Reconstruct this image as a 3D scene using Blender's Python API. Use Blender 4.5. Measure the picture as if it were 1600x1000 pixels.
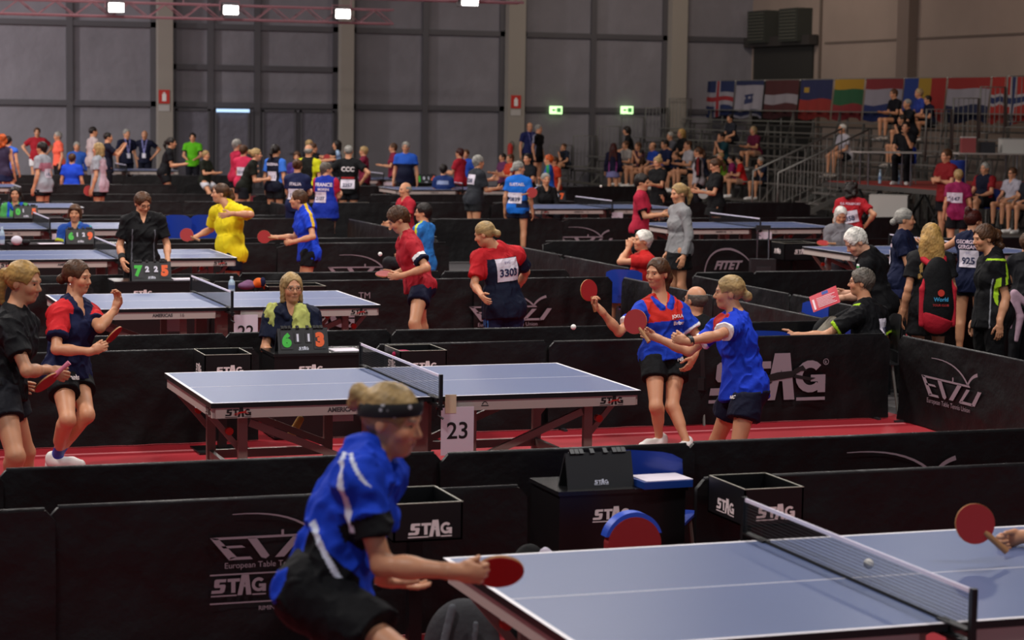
import bpy, math, random
import numpy as np
from mathutils import Vector, Matrix
from mathutils.bvhtree import BVHTree
for o in list(bpy.data.objects): bpy.data.objects.remove(o)
SC = bpy.context.scene; COL = SC.collection
random.seed(7); RNG = np.random.RandomState(7)

# ------------------------------------------------------------------ camera
FPX, PITCH, ROLL, CAMH, TH = 3449.54, -0.0964786, 0.0145243, 2.5313, 0.3355
cT, sT = math.cos(TH), math.sin(TH)
def w2t(v): return np.array([cT*v[0]+sT*v[1], -sT*v[0]+cT*v[1], v[2]])
_f = np.array([0, math.cos(PITCH), math.sin(PITCH)]); _r = np.array([1., 0, 0]); _u = np.array([0, -math.sin(PITCH), math.cos(PITCH)])
CF = w2t(_f); CR = w2t(_r*math.cos(ROLL)+_u*math.sin(ROLL)); CU = w2t(-_r*math.sin(ROLL)+_u*math.cos(ROLL))
CAM = np.array([0, 0, CAMH])
HF = w2t([0, 1, 0]); HR = w2t([1, 0, 0])            # horizontal view direction and its right
cd = bpy.data.cameras.new('camera'); cam = bpy.data.objects.new('camera', cd); COL.objects.link(cam)
cd.sensor_width = 36; cd.lens = FPX/1600*36; cd.clip_end = 300; cd.clip_start = .1
cam.matrix_world = Matrix(((CR[0], CU[0], -CF[0], CAM[0]), (CR[1], CU[1], -CF[1], CAM[1]), (CR[2], CU[2], -CF[2], CAM[2]), (0, 0, 0, 1)))
cd.dof.use_dof = True; cd.dof.focus_distance = 15.2; cd.dof.aperture_fstop = 3.8
SC.camera = cam
SC.view_settings.view_transform = 'Standard'; SC.view_settings.look = 'None'; SC.view_settings.gamma = 1
SC.view_settings.exposure = 0.12
try: SC.view_settings.use_curve_mapping = False
except Exception: pass
def ray(px, py): return CF+(px-800)/FPX*CR-(py-500)/FPX*CU
def wp(px, py, Z): return CAM+ray(px, py)*Z                       # world point at depth Z
def wz(px, py, z): d = ray(px, py); return CAM+d*((z-CAMH)/d[2])   # on the level z
def wy(px, py, y): d = ray(px, py); return CAM+d*(y/d[1])
def wx(px, py, x): d = ray(px, py); return CAM+d*(x/d[0])
def depth(p): return float(np.dot(np.array(p)-CAM, CF))

# ------------------------------------------------------------------ world and lights
W = bpy.data.worlds.new('world'); SC.world = W; W.use_nodes = True
W.node_tree.nodes['Background'].inputs[0].default_value = (.75, .82, 1, 1); W.node_tree.nodes['Background'].inputs[1].default_value = .30  # added ambient fill, entering through the open side behind the camera
def area(name, loc, size, power, col=(1, .96, .92), target=None, sy=None):
    l = bpy.data.lights.new(name, 'AREA'); l.energy = power; l.size = size; l.color = col
    if sy: l.shape = 'RECTANGLE'; l.size_y = sy
    o = bpy.data.objects.new(name, l); COL.objects.link(o); o.location = loc
    if target is not None:
        o.rotation_euler = (Vector(target)-Vector(loc)).to_track_quat('-Z', 'Y').to_euler()
    return o
for i, (lx, ly, pw) in enumerate([(-1, 5, .6), (7.5, 5, .6), (-1, 13, .85), (7.5, 13, .8), (-1, 21, 1.15), (7.5, 21, 1.0), (-1, 29, 1), (7.5, 29, .9), (-1, 38, 1.5), (7.5, 38, .9), (-1, 48, 1.9), (8, 48, 1.0),
        (15, 26, .55), (15, 36, .42), (15, 47, .3)]):
    area('ceiling_floodlight', (lx, ly, 8.5), 1.0, 470*pw, (1, .93, .87) if i % 3 else (1, .97, .95), (lx+.3, ly+.8, 0))
area('wall_wash_fill', (-9, 55, 8.5), 2, 3800, (1, .95, .95), (-8, 65, 3))  # added wash fills, no known fixtures: rear wall brighter towards the left
area('wall_wash_fill', (2, 57, 8.5), 2, 160, (.95, .93, 1), (3, 64, 3))
area('wall_wash_fill', (23, 56, 9), 2, 150, (1, .9, .78), (26, 66, 4))
area('side_wall_fill', (25, 45, 8.8), 1.5, 170, (1, .84, .7), (30.7, 47, 6))  # added fills, no known fixtures: they brighten the right wall
area('side_wall_fill', (25, 57, 8.8), 1.5, 110, (1, .84, .7), (30.7, 60, 6))

# ------------------------------------------------------------------ materials
def lin(c):
    if isinstance(c, str):
        c = c.lstrip('#'); c = [int(c[i:i+2], 16)/255 for i in (0, 2, 4)]
    return tuple(x/12.92 if x <= .04045 else ((x+.055)/1.055)**2.4 for x in c)
_M = {}
def mat(key, col=None, rough=.6, metal=0, spec=.5, bump=0, bscale=20, bdist=.01, coat=0, emit=0, attr=False, sheen=0, sss=0, var=0, vscale=5):
    if key in _M: return _M[key]
    m = bpy.data.materials.new(key); m.use_nodes = True; nt = m.node_tree; b = nt.nodes['Principled BSDF']
    c = lin(col) if col else (.5, .5, .5)
    b.inputs['Base Color'].default_value = (*c, 1); b.inputs['Roughness'].default_value = rough; b.inputs['Metallic'].default_value = metal
    b.inputs['Specular IOR Level'].default_value = spec; b.inputs['Coat Weight'].default_value = coat
    b.inputs['Sheen Weight'].default_value = sheen
    if sss: b.inputs['Subsurface Weight'].default_value = sss; b.inputs['Subsurface Radius'].default_value = (.01, .004, .002); b.inputs['Subsurface Scale'].default_value = 1
    if emit: b.inputs['Emission Color'].default_value = (*c, 1); b.inputs['Emission Strength'].default_value = emit
    tc = nt.nodes.new('ShaderNodeTexCoord')
    src = None
    if attr:
        a = nt.nodes.new('ShaderNodeAttribute'); a.attribute_name = 'Col'; src = a.outputs['Color']
        nt.links.new(src, b.inputs['Base Color'])
    if var:
        n = nt.nodes.new('ShaderNodeTexNoise'); n.inputs['Scale'].default_value = vscale; n.inputs['Detail'].default_value = 5
        nt.links.new(tc.outputs['Object'], n.inputs['Vector'])
        mr = nt.nodes.new('ShaderNodeMapRange'); mr.inputs['From Min'].default_value = .3; mr.inputs['From Max'].default_value = .7
        mr.inputs['To Min'].default_value = 1-var; mr.inputs['To Max'].default_value = 1+var
        nt.links.new(n.outputs[0], mr.inputs['Value'])
        mx = nt.nodes.new('ShaderNodeVectorMath'); mx.operation = 'SCALE'
        if src: nt.links.new(src, mx.inputs[0])
        else: mx.inputs[0].default_value = c
        nt.links.new(mr.outputs[0], mx.inputs['Scale']); nt.links.new(mx.outputs[0], b.inputs['Base Color'])
    if bump:
        n = nt.nodes.new('ShaderNodeTexNoise'); n.inputs['Scale'].default_value = bscale; n.inputs['Detail'].default_value = 4
        bp = nt.nodes.new('ShaderNodeBump'); bp.inputs['Strength'].default_value = bump; bp.inputs['Distance'].default_value = bdist
        nt.links.new(tc.outputs['Object'], n.inputs['Vector']); nt.links.new(n.outputs[0], bp.inputs['Height']); nt.links.new(bp.outputs[0], b.inputs['Normal'])
    _M[key] = m; return m
SKIN = mat('skin', rough=.48, attr=True, sss=.05, bump=.15, bscale=60, bdist=.003, spec=.45)
CLOTH = mat('sport_cloth', rough=.75, attr=True, bump=.6, bscale=11, bdist=.02, spec=.18)
HAIR = mat('hair', rough=.5, attr=True, bump=.35, bscale=70, bdist=.004, spec=.3, var=.15, vscale=40)
SHOE = mat('shoe_leather', rough=.55, attr=True)

# ------------------------------------------------------------------ mesh helpers
def link(o, parent=None):
    COL.objects.link(o)
    if parent is not None:
        o.parent = parent; o.matrix_parent_inverse = parent.matrix_world.inverted() if False else Matrix.Identity(4)
    return o
def mesh_obj(name, V, Fc, m, parent=None, loc=(0, 0, 0), smooth=False, cols=None, slots=None):
    me = bpy.data.meshes.new(name); V = np.asarray(V, dtype=np.float32)
    if isinstance(Fc, np.ndarray) and Fc.ndim == 2:
        n, k = Fc.shape
        me.vertices.add(len(V)); me.vertices.foreach_set('co', V.ravel())
        me.loops.add(n*k); me.loops.foreach_set('vertex_index', Fc.astype(np.int32).ravel())
        me.polygons.add(n); me.polygons.foreach_set('loop_start', np.arange(0, n*k, k, dtype=np.int32))
        me.update(calc_edges=True); me.validate()
    else:
        me.from_pydata([tuple(map(float, v)) for v in V], [], [list(map(int, f)) for f in Fc]); me.update()
    for x in (m if isinstance(m, (list, tuple)) else [m]): me.materials.append(x)
    if slots is not None: me.polygons.foreach_set('material_index', np.asarray(slots, dtype=np.int32))
    if smooth: me.polygons.foreach_set('use_smooth', np.ones(len(me.polygons), dtype=bool))
    if cols is not None:
        a = me.color_attributes.new('Col', 'FLOAT_COLOR', 'POINT')
        c4 = np.ones((len(V), 4), dtype=np.float32); c4[:, :3] = cols; a.data.foreach_set('color', c4.ravel())
    o = bpy.data.objects.new(name, me); o.location = loc
    return link(o, parent)
def empty(name, loc=(0, 0, 0), rz=0):
    o = bpy.data.objects.new(name, None); COL.objects.link(o); o.location = loc; o.rotation_euler = (0, 0, rz); o.empty_display_size = .1; return o
def tag(o, label=None, cat=None, group=None, kind=None):
    if label: o['label'] = label
    if cat: o['category'] = cat
    if group: o['group'] = group
    if kind: o['kind'] = kind
    return o
class MB:
    """collects boxes, bars, tubes into one mesh"""
    def __init__(s): s.V = []; s.F = []; s.S = []
    def add(s, V, F, slot=0):
        n = len(s.V); s.V += [tuple(v) for v in V]; s.F += [[i+n for i in f] for f in F]; s.S += [slot]*len(F); return s
    def box(s, lo, hi, slot=0):
        x0, y0, z0 = lo; x1, y1, z1 = hi
        V = [(x0, y0, z0), (x1, y0, z0), (x1, y1, z0), (x0, y1, z0), (x0, y0, z1), (x1, y0, z1), (x1, y1, z1), (x0, y1, z1)]
        return s.add(V, [(0, 3, 2, 1), (4, 5, 6, 7), (0, 1, 5, 4), (1, 2, 6, 5), (2, 3, 7, 6), (3, 0, 4, 7)], slot)
    def bar(s, a, b, w, h=None, slot=0, up=(0, 0, 1)):
        h = h or w; a = np.array(a, float); b = np.array(b, float); d = b-a; d /= np.linalg.norm(d)+1e-9
        x = np.cross(d, up)
        if np.linalg.norm(x) < 1e-4: x = np.cross(d, (0, 1, 0))
        x /= np.linalg.norm(x); y = np.cross(x, d)
        V = [p+x*sx*w/2+y*sy*h/2 for p in (a, b) for sx, sy in ((-1, -1), (1, -1), (1, 1), (-1, 1))]
        return s.add(V, [(0, 1, 2, 3), (7, 6, 5, 4), (0, 4, 5, 1), (1, 5, 6, 2), (2, 6, 7, 3), (3, 7, 4, 0)], slot)
    def tube(s, pts, r, n=8, slot=0):
        pts = [np.array(p, float) for p in pts]; rs = r if isinstance(r, (list, tuple)) else [r]*len(pts)
        rings = []
        for i, p in enumerate(pts):
            d = pts[min(i+1, len(pts)-1)]-pts[max(i-1, 0)]; d /= np.linalg.norm(d)+1e-9
            x = np.cross(d, (0, 0, 1))
            if np.linalg.norm(x) < 1e-3: x = np.cross(d, (0, 1, 0))
            x /= np.linalg.norm(x); y = np.cross(d, x)
            rings.append([p+rs[i]*(x*math.cos(2*math.pi*k/n)+y*math.sin(2*math.pi*k/n)) for k in range(n)])
        V = [v for rr in rings for v in rr]; F = []
        for i in range(len(pts)-1):
            for k in range(n):
                F.append((i*n+k, i*n+(k+1) % n, (i+1)*n+(k+1) % n, (i+1)*n+k))
        F.append(tuple(range(n))[::-1]); F.append(tuple((len(pts)-1)*n+k for k in range(n)))
        return s.add(V, F, slot)
    def lathe(s, prof, c=(0, 0, 0), n=16, slot=0, M=None):
        V = []; F = []
        for (r, z) in prof:
            for k in range(n):
                v = np.array([r*math.cos(2*math.pi*k/n), r*math.sin(2*math.pi*k/n), z])
                if M is not None: v = M @ v
                V.append(v+np.array(c))
        for i in range(len(prof)-1):
            for k in range(n): F.append((i*n+k, i*n+(k+1) % n, (i+1)*n+(k+1) % n, (i+1)*n+k))
        F.append(tuple(range(n))[::-1]); F.append(tuple((len(prof)-1)*n+k for k in range(n)))
        return s.add(V, F, slot)
    def build(s, name, m, parent=None, loc=(0, 0, 0), smooth=False):
        return mesh_obj(name, s.V, s.F, m, parent, loc, smooth, slots=s.S)
def copy_tree(o, parent=None, **kw):
    c = o.copy(); COL.objects.link(c); c.parent = parent
    for k, v in kw.items(): setattr(c, k, v)
    for ch in list(o.children): copy_tree(ch, c)
    return c
def unit(v): v = np.array(v, float); return v/(np.linalg.norm(v)+1e-12)

# ------------------------------------------------------------------ flat lettering and logos
_TXT = {}
def text_mesh(s, bold=0, shear=0):
    k = (s, bold, shear)
    if k in _TXT: return _TXT[k]
    cu = bpy.data.curves.new('lettering', 'FONT'); cu.body = s; cu.size = 1; cu.offset = bold; cu.shear = shear; cu.resolution_u = 4
    o = bpy.data.objects.new('lettering', cu); COL.objects.link(o)
    dg = bpy.context.evaluated_depsgraph_get(); me = o.evaluated_get(dg).to_mesh()
    V = np.array([v.co[:2] for v in me.vertices]) if len(me.vertices) else np.zeros((0, 2)); F = [list(p.vertices) for p in me.polygons]
    o.evaluated_get(dg).to_mesh_clear(); bpy.data.objects.remove(o); bpy.data.curves.remove(cu)
    mn, mx = V.min(0), V.max(0); V = (V-[mn[0], mn[1]])/(mx[1]-mn[1])          # height 1
    _TXT[k] = (V, F, V[:, 0].max()); return _TXT[k]
def quads(L):
    V = []; F = []
    for q in L:
        if len(q) == 4 and not isinstance(q[0], (tuple, list)):
            x0, y0, x1, y1 = q; q = [(x0, y0), (x1, y0), (x1, y1), (x0, y1)]
        n = len(V); V += list(q); F.append(list(range(n, n+len(q))))
    return V, F
def _arc(cx, cy, r0, r1, a0, a1, n=14, sy=1.0):
    return [[(cx+math.cos(a)*q, cy+math.sin(a)*q*sy) for a, q in ((s, r1), (s, r0), (e, r0), (e, r1))] for s, e in [(a0+(a1-a0)*i/n, a0+(a1-a0)*(i+1)/n) for i in range(n)]]
STAG = quads([[(.28, 1), (1.02, 1), (.98, .78), (.55, .78), (.5, .62), (.92, .62), (.97, .5), (.88, .1), (.7, 0), (-.06, 0), (-.02, .22), (.56, .22), (.6, .4), (.22, .4), (.14, .5), (.18, .92)], (1.1, .78, 1.98, 1), (1.36, 0, 1.66, .8),
    [(1.80, -.2), (2.14, -.2), (2.44, 1.24), (2.10, 1.24)], [(2.44, -.2), (2.80, -.2), (2.62, 1.24), (2.28, 1.24)], (2.10, 1.02, 2.62, 1.24), (2.25, .38, 2.6, .54)]+_arc(3.32, .5, .27, .5, .75, 5.6, 14)+[(3.34, .34, 3.84, .55), (3.58, 0, 3.84, .4), (-.08, -.24, 1.75, -.14), (2.86, -.24, 3.84, -.14)])
DOG = quads([[(1.1, .05), (1.7, .34), (1.9, .38), (1.9, .46), (1.5, .38), (1.2, .14)], [(1.85, .3), (2.75, .42), (2.8, .62), (2.2, .58), (1.85, .5)],
    [(2.7, .45), (3.0, .6), (3.2, .6), (3.05, .78), (2.75, .66)], [(2.75, .4), (3.3, .3), (3.5, .38), (3.3, .4), (2.8, .5)], [(1.9, .3), (1.6, .12), (1.4, .05), (1.7, .05), (2.05, .3)]])
ETTU = quads([[(0, 1), (.12, .9), (3.0, .9), (2.94, 1)], [(0, 1), (.22, .95), (.72, .12), (.5, .02)], [(.3, .62), (.85, .62), (.95, .52), (.36, .52)], [(.5, 0), (1.15, 0), (1.08, .12), (.56, .12)],
    [(1.0, .92), (1.25, .92), (1.6, .12), (1.5, 0), (1.38, .06)], [(2.25, .92), (2.5, .92), (2.0, .04), (1.75, .04)], [(2.78, .78), (2.98, .78), (2.55, .1), (2.35, .02)],
    [(2.4, 0), (3.2, 0), (3.1, .14), (2.5, .14)], [(3.45, .8), (3.66, .8), (3.3, .02), (3.08, .02)], (1.92, 1.0, 1.99, 1.22)])
def arcstrip(pts, w0, w1):
    V = []; F = []
    n = len(pts)
    for i, p in enumerate(pts):
        a = np.array(pts[max(0, i-1)]); b = np.array(pts[min(n-1, i+1)]); d = b-a; d = d/(np.linalg.norm(d)+1e-9); nn = np.array([-d[1], d[0]]); w = w0+(w1-w0)*i/(n-1)
        V += [tuple(np.array(p)+nn*w/2), tuple(np.array(p)-nn*w/2)]
        if i: F.append([2*i-2, 2*i-1, 2*i+1, 2*i])
    return V, F
def join2(*L):
    V = []; F = []
    for v, f in L:
        n = len(V); V += [tuple(x) for x in v]; F += [[i+n for i in g] for g in f]
    return V, F
def bez(a, b, c, n=10): return [tuple((1-t)**2*np.array(a)+2*t*(1-t)*np.array(b)+t*t*np.array(c)) for t in np.linspace(0, 1, n)]
def shifted(vf, dx, dy, s=1): return [(x*s+dx, y*s+dy) for x, y in vf[0]], vf[1]
def tm(s, h, x, y, bold=0, shear=0):
    V, F, w = text_mesh(s, bold, shear); return shifted((V, F), x, y, h)
ETTU_L = join2(([(x, y*.62) for x, y in ETTU[0]], ETTU[1]), arcstrip(bez((.6, 1.22), (2.2, 1.3), (2.85, .62)), .02, .07), arcstrip(bez((2.85, .62), (3.0, .9), (3.4, 1.0)), .07, .11), tm('European Table Tennis Union', .2, .4, -.27))
def flat(name, vf, origin, ux, uy, scale, m, parent, off=.0):
    """a flat sign: 2-D shape laid on the plane origin + ux,uy (parent-space), a hair in front of its face"""
    o = np.array(origin, float); ux = unit(ux); uy = unit(uy); n = np.cross(ux, uy)
    V = [o+ux*x*scale+uy*y*scale+n*off for x, y in vf[0]]
    if len(vf[0]) < 400:                                     # overlapping strokes: each a hair higher than the last
        for i, f in enumerate(vf[1]):
            if len(vf[1]) < 80:
                for j in f: V[j] = o+ux*vf[0][j][0]*scale+uy*vf[0][j][1]*scale+n*(off+i*.00004)
    return mesh_obj(name, V, vf[1], m, parent)
PRINT_W = mat('white_print', 'e8dcdc', .6); PRINT_G = mat('silver_print', '8d7f88', .55); PRINT_K = mat('black_print', '101012', .5); PRINT_R = mat('red_print', 'c02018', .5)

# ------------------------------------------------------------------ implicit surfaces (smooth unions of limbs), meshed with surface nets
class Field:
    def __init__(s): s.P = []; s.post = []
    def cone(s, a, b, ra, rb, k=.03, cuts=(), sub=False):
        a = np.array(a, float); b = np.array(b, float); r = max(ra, rb)
        s.P.append(('c', (a, b, ra, rb), k, cuts, np.minimum(a, b)-r, np.maximum(a, b)+r, sub)); return s
    def ell(s, c, R, rad, k=.03, cuts=(), sub=False):
        c = np.array(c, float); rad = np.array(rad, float); R = np.array(R, float)     # rows of R: axes
        e = np.sqrt((R.T**2) @ (rad**2))
        s.P.append(('e', (c, R, rad), k, cuts, c-e, c+e, sub)); return s
    def ecyl(s, a, b, R, ra, rb, k=.02, cuts=(), rnd=.01):
        """elliptical capped tube a->b; R rows: lateral, forward, axis; ra, rb: (lateral, forward) radii"""
        a = np.array(a, float); b = np.array(b, float); r = max(*ra, *rb)
        s.P.append(('y', (a, b, np.array(R, float), ra, rb, rnd), k, cuts, np.minimum(a, b)-r, np.maximum(a, b)+r, False)); return s
    def ev(s, axes):
        X, Y, Z = axes; D = np.full((len(X), len(Y), len(Z)), .2, np.float32)
        for (t, p, k, cuts, lo, hi, sub) in s.P:
            m = k+.02
            sl = []
            for ax, l, h in zip(axes, lo, hi):
                i0 = np.searchsorted(ax, l-m); i1 = np.searchsorted(ax, h+m); sl.append(slice(i0, i1))
            if any(x.stop-x.start < 1 for x in sl): continue
            P = np.stack(np.meshgrid(X[sl[0]], Y[sl[1]], Z[sl[2]], indexing='ij'), -1).astype(np.float32)
            if t == 'c':
                a, b, ra, rb = p; ba = (b-a).astype(np.float32); L2 = float(ba@ba)+1e-9; pa = P-a.astype(np.float32)
                h = np.clip((pa@ba)/L2, 0, 1); d = np.sqrt(((pa-h[..., None]*ba)**2).sum(-1))-(ra+(rb-ra)*h)
            elif t == 'e':
                c, R, rad = p; q = (P-c.astype(np.float32))@R.T.astype(np.float32)
                k0 = np.sqrt(((q/rad)**2).sum(-1))+1e-6; k1 = np.sqrt(((q/rad**2)**2).sum(-1))+1e-6; d = k0*(k0-1)/k1
            else:
                a, b, R, ra, rb, rnd = p; L = np.linalg.norm(b-a); ax_ = (b-a)/L
                q = P-a.astype(np.float32); t_ = q@ax_.astype(np.float32); h = np.clip(t_/L, 0, 1)
                x = q@R[0].astype(np.float32); y = q@R[1].astype(np.float32)
                rx = ra[0]+(rb[0]-ra[0])*h; ry = ra[1]+(rb[1]-ra[1])*h
                d = (np.sqrt((x/rx)**2+(y/ry)**2)-1)*np.minimum(rx, ry); cap = np.abs(t_-L/2)-L/2
                d = np.minimum(np.maximum(d+rnd, cap+rnd), 0)+np.sqrt(np.maximum(d+rnd, 0)**2+np.maximum(cap+rnd, 0)**2)-rnd
            for cp, cn in cuts: d = np.maximum(d, (P-np.array(cp, np.float32))@np.array(cn, np.float32))
            S = D[sl[0], sl[1], sl[2]]
            if sub:
                a_, b_ = S, -d; h = np.maximum(k-np.abs(a_-b_), 0)/k; R_ = np.maximum(a_, b_)+h*h*k/4
            else:
                h = np.maximum(k-np.abs(S-d), 0)/k; R_ = np.minimum(S, d)-h*h*k/4
            D[sl[0], sl[1], sl[2]] = R_
        if s.post:
            P = np.stack(np.meshgrid(X, Y, Z, indexing='ij'), -1).astype(np.float32)
            for f in s.post: D = f(P, D)
        return D
    def bounds(s):
        lo = np.min([p[4] for p in s.P if not p[6]], 0); hi = np.max([p[5] for p in s.P if not p[6]], 0); return lo, hi
def surf_nets(F, lo, hi, h, drop=()):
    axes = [np.arange(lo[i]-2*h, hi[i]+3*h, h) for i in range(3)]
    D = F.ev(axes); I = D < 0
    cnt = np.zeros(tuple(n-1 for n in D.shape), np.int8); C = [(i, j, k) for i in (0, 1) for j in (0, 1) for k in (0, 1)]
    def sh(A, c): return A[c[0]:A.shape[0]-1+c[0], c[1]:A.shape[1]-1+c[1], c[2]:A.shape[2]-1+c[2]]
    for c in C: cnt += sh(I, c)
    act = np.argwhere((cnt > 0) & (cnt < 8))
    if len(act) == 0: return np.zeros((0, 3)), np.zeros((0, 4), int)
    val = {c: D[act[:, 0]+c[0], act[:, 1]+c[1], act[:, 2]+c[2]] for c in C}
    S = np.zeros((len(act), 3)); N = np.zeros(len(act))
    for c in C:
        for ax in range(3):
            if c[ax]: continue
            e = list(c); e[ax] = 1; e = tuple(e); a, b = val[c], val[e]; m = (a < 0) != (b < 0)
            t = np.where(m, a/(a-b+1e-12), 0)
            P = np.tile(np.array(c, float), (len(act), 1)); P[:, ax] += t
            S[m] += P[m]; N[m] += 1
    V = (act+S/N[:, None])*h+np.array([a[0] for a in axes])
    idx = np.full(cnt.shape, -1, np.int32); idx[act[:, 0], act[:, 1], act[:, 2]] = np.arange(len(act))
    Q = []
    for ax in range(3):
        s0 = [slice(None)]*3; s1 = [slice(None)]*3; s0[ax] = slice(0, -1); s1[ax] = slice(1, None)
        A = I[tuple(s0)]; B = I[tuple(s1)]; E = np.argwhere(A != B)
        o1, o2 = [(1, 2), (2, 0), (0, 1)][ax]
        E = E[(E[:, o1] > 0) & (E[:, o2] > 0) & (E[:, o1] < D.shape[o1]-1) & (E[:, o2] < D.shape[o2]-1)]
        ins = A[E[:, 0], E[:, 1], E[:, 2]]
        def at(d1, d2):
            e = E.copy(); e[:, o1] -= d1; e[:, o2] -= d2; return idx[e[:, 0], e[:, 1], e[:, 2]]
        q = np.stack([at(1, 1), at(0, 1), at(0, 0), at(1, 0)], 1); q[~ins] = q[~ins][:, ::-1]
        Q.append(q[(q >= 0).all(1)])
    Q = np.concatenate(Q)
    if drop:
        cen = V[Q].mean(1); keep = np.ones(len(Q), bool)
        for l, hh in drop: keep &= ~((cen > np.array(l)+h).all(1) & (cen < np.array(hh)-h).all(1))
        Q = Q[keep]
        u, inv = np.unique(Q, return_inverse=True); V = V[u]; Q = inv.reshape(Q.shape)
    return V, Q
def nz(P, sc, seed=0):
    """cheap smooth pseudo noise, about -1..1"""
    r = np.random.RandomState(seed); o = 0
    for i in range(5):
        d = r.normal(size=3); d /= np.linalg.norm(d); f = sc*(1+.6*i); o = o+np.sin(P@(d*f).astype(np.float32)+r.rand()*6.28)/(1+.5*i)
    return o/2.4
# ------------------------------------------------------------------ people
SK = {'l': 'c98f6c', 'm': 'b87c58', 'd': '8a5a3e', 'p': 'd8a488'}
HC = {'blond': 'a08457', 'ash': '9a8360', 'brown': '4a2f1c', 'dark': '1d1512', 'grey': '8d8a84', 'white': 'd8d4cc', 'red': '8a2f1c', 'ginger': 'b5501e', 'gold': 'a8844a', 'auburn': '3d120c', 'salt': '5d564e'}
def mk(f, name, h, m, parent, base, cols, lo=None, hi=None, amp=0, nsc=18, seed=0, drop=(), extra=None):
    if lo is None: lo, hi = f.bounds()
    V, Q = surf_nets(f, np.array(lo), np.array(hi), h, drop)
    if extra:
        for (l2, h2, hh) in extra:
            V2, Q2 = surf_nets(f, np.array(l2), np.array(h2), hh)
            cen = V2[Q2].mean(1) if len(Q2) else np.zeros((0, 3)); kp = ((cen > np.array(l2)-hh) & (cen < np.array(h2)+hh)).all(1)
            Q2 = Q2[kp]; Q = np.concatenate([Q, Q2+len(V)]); V = np.concatenate([V, V2])
    if len(V) == 0: return None
    used, inv = np.unique(Q, return_inverse=True); V = V[used]; Q = inv.reshape(Q.shape); V0 = V
    if amp:
        n = np.cross(V[Q[:, 2]]-V[Q[:, 0]], V[Q[:, 3]]-V[Q[:, 1]]); N = np.zeros_like(V)
        for k in range(4): np.add.at(N, Q[:, k], n)
        N /= np.linalg.norm(N, axis=1)[:, None]+1e-9
        Wv = V+.02*np.stack([nz(V, 22, seed+1), nz(V, 22, seed+2), nz(V, 22, seed+3)], 1); a = nz(Wv@np.array([[1, 0, .5], [0, 1, .4], [-.35, .2, .6]]), nsc*1.9, seed); b = nz(Wv, nsc*1.1, seed+9)
        V = V+N*(amp*1.1*np.maximum(1-1.6*np.abs(a), 0)**1.5+amp*.45*b-amp*.25)[:, None]
    C = cols(V0) if callable(cols) else np.tile(lin(cols), (len(V), 1))
    return mesh_obj(name, V-base, Q, m, parent, (0, 0, 0), True, C)

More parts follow.
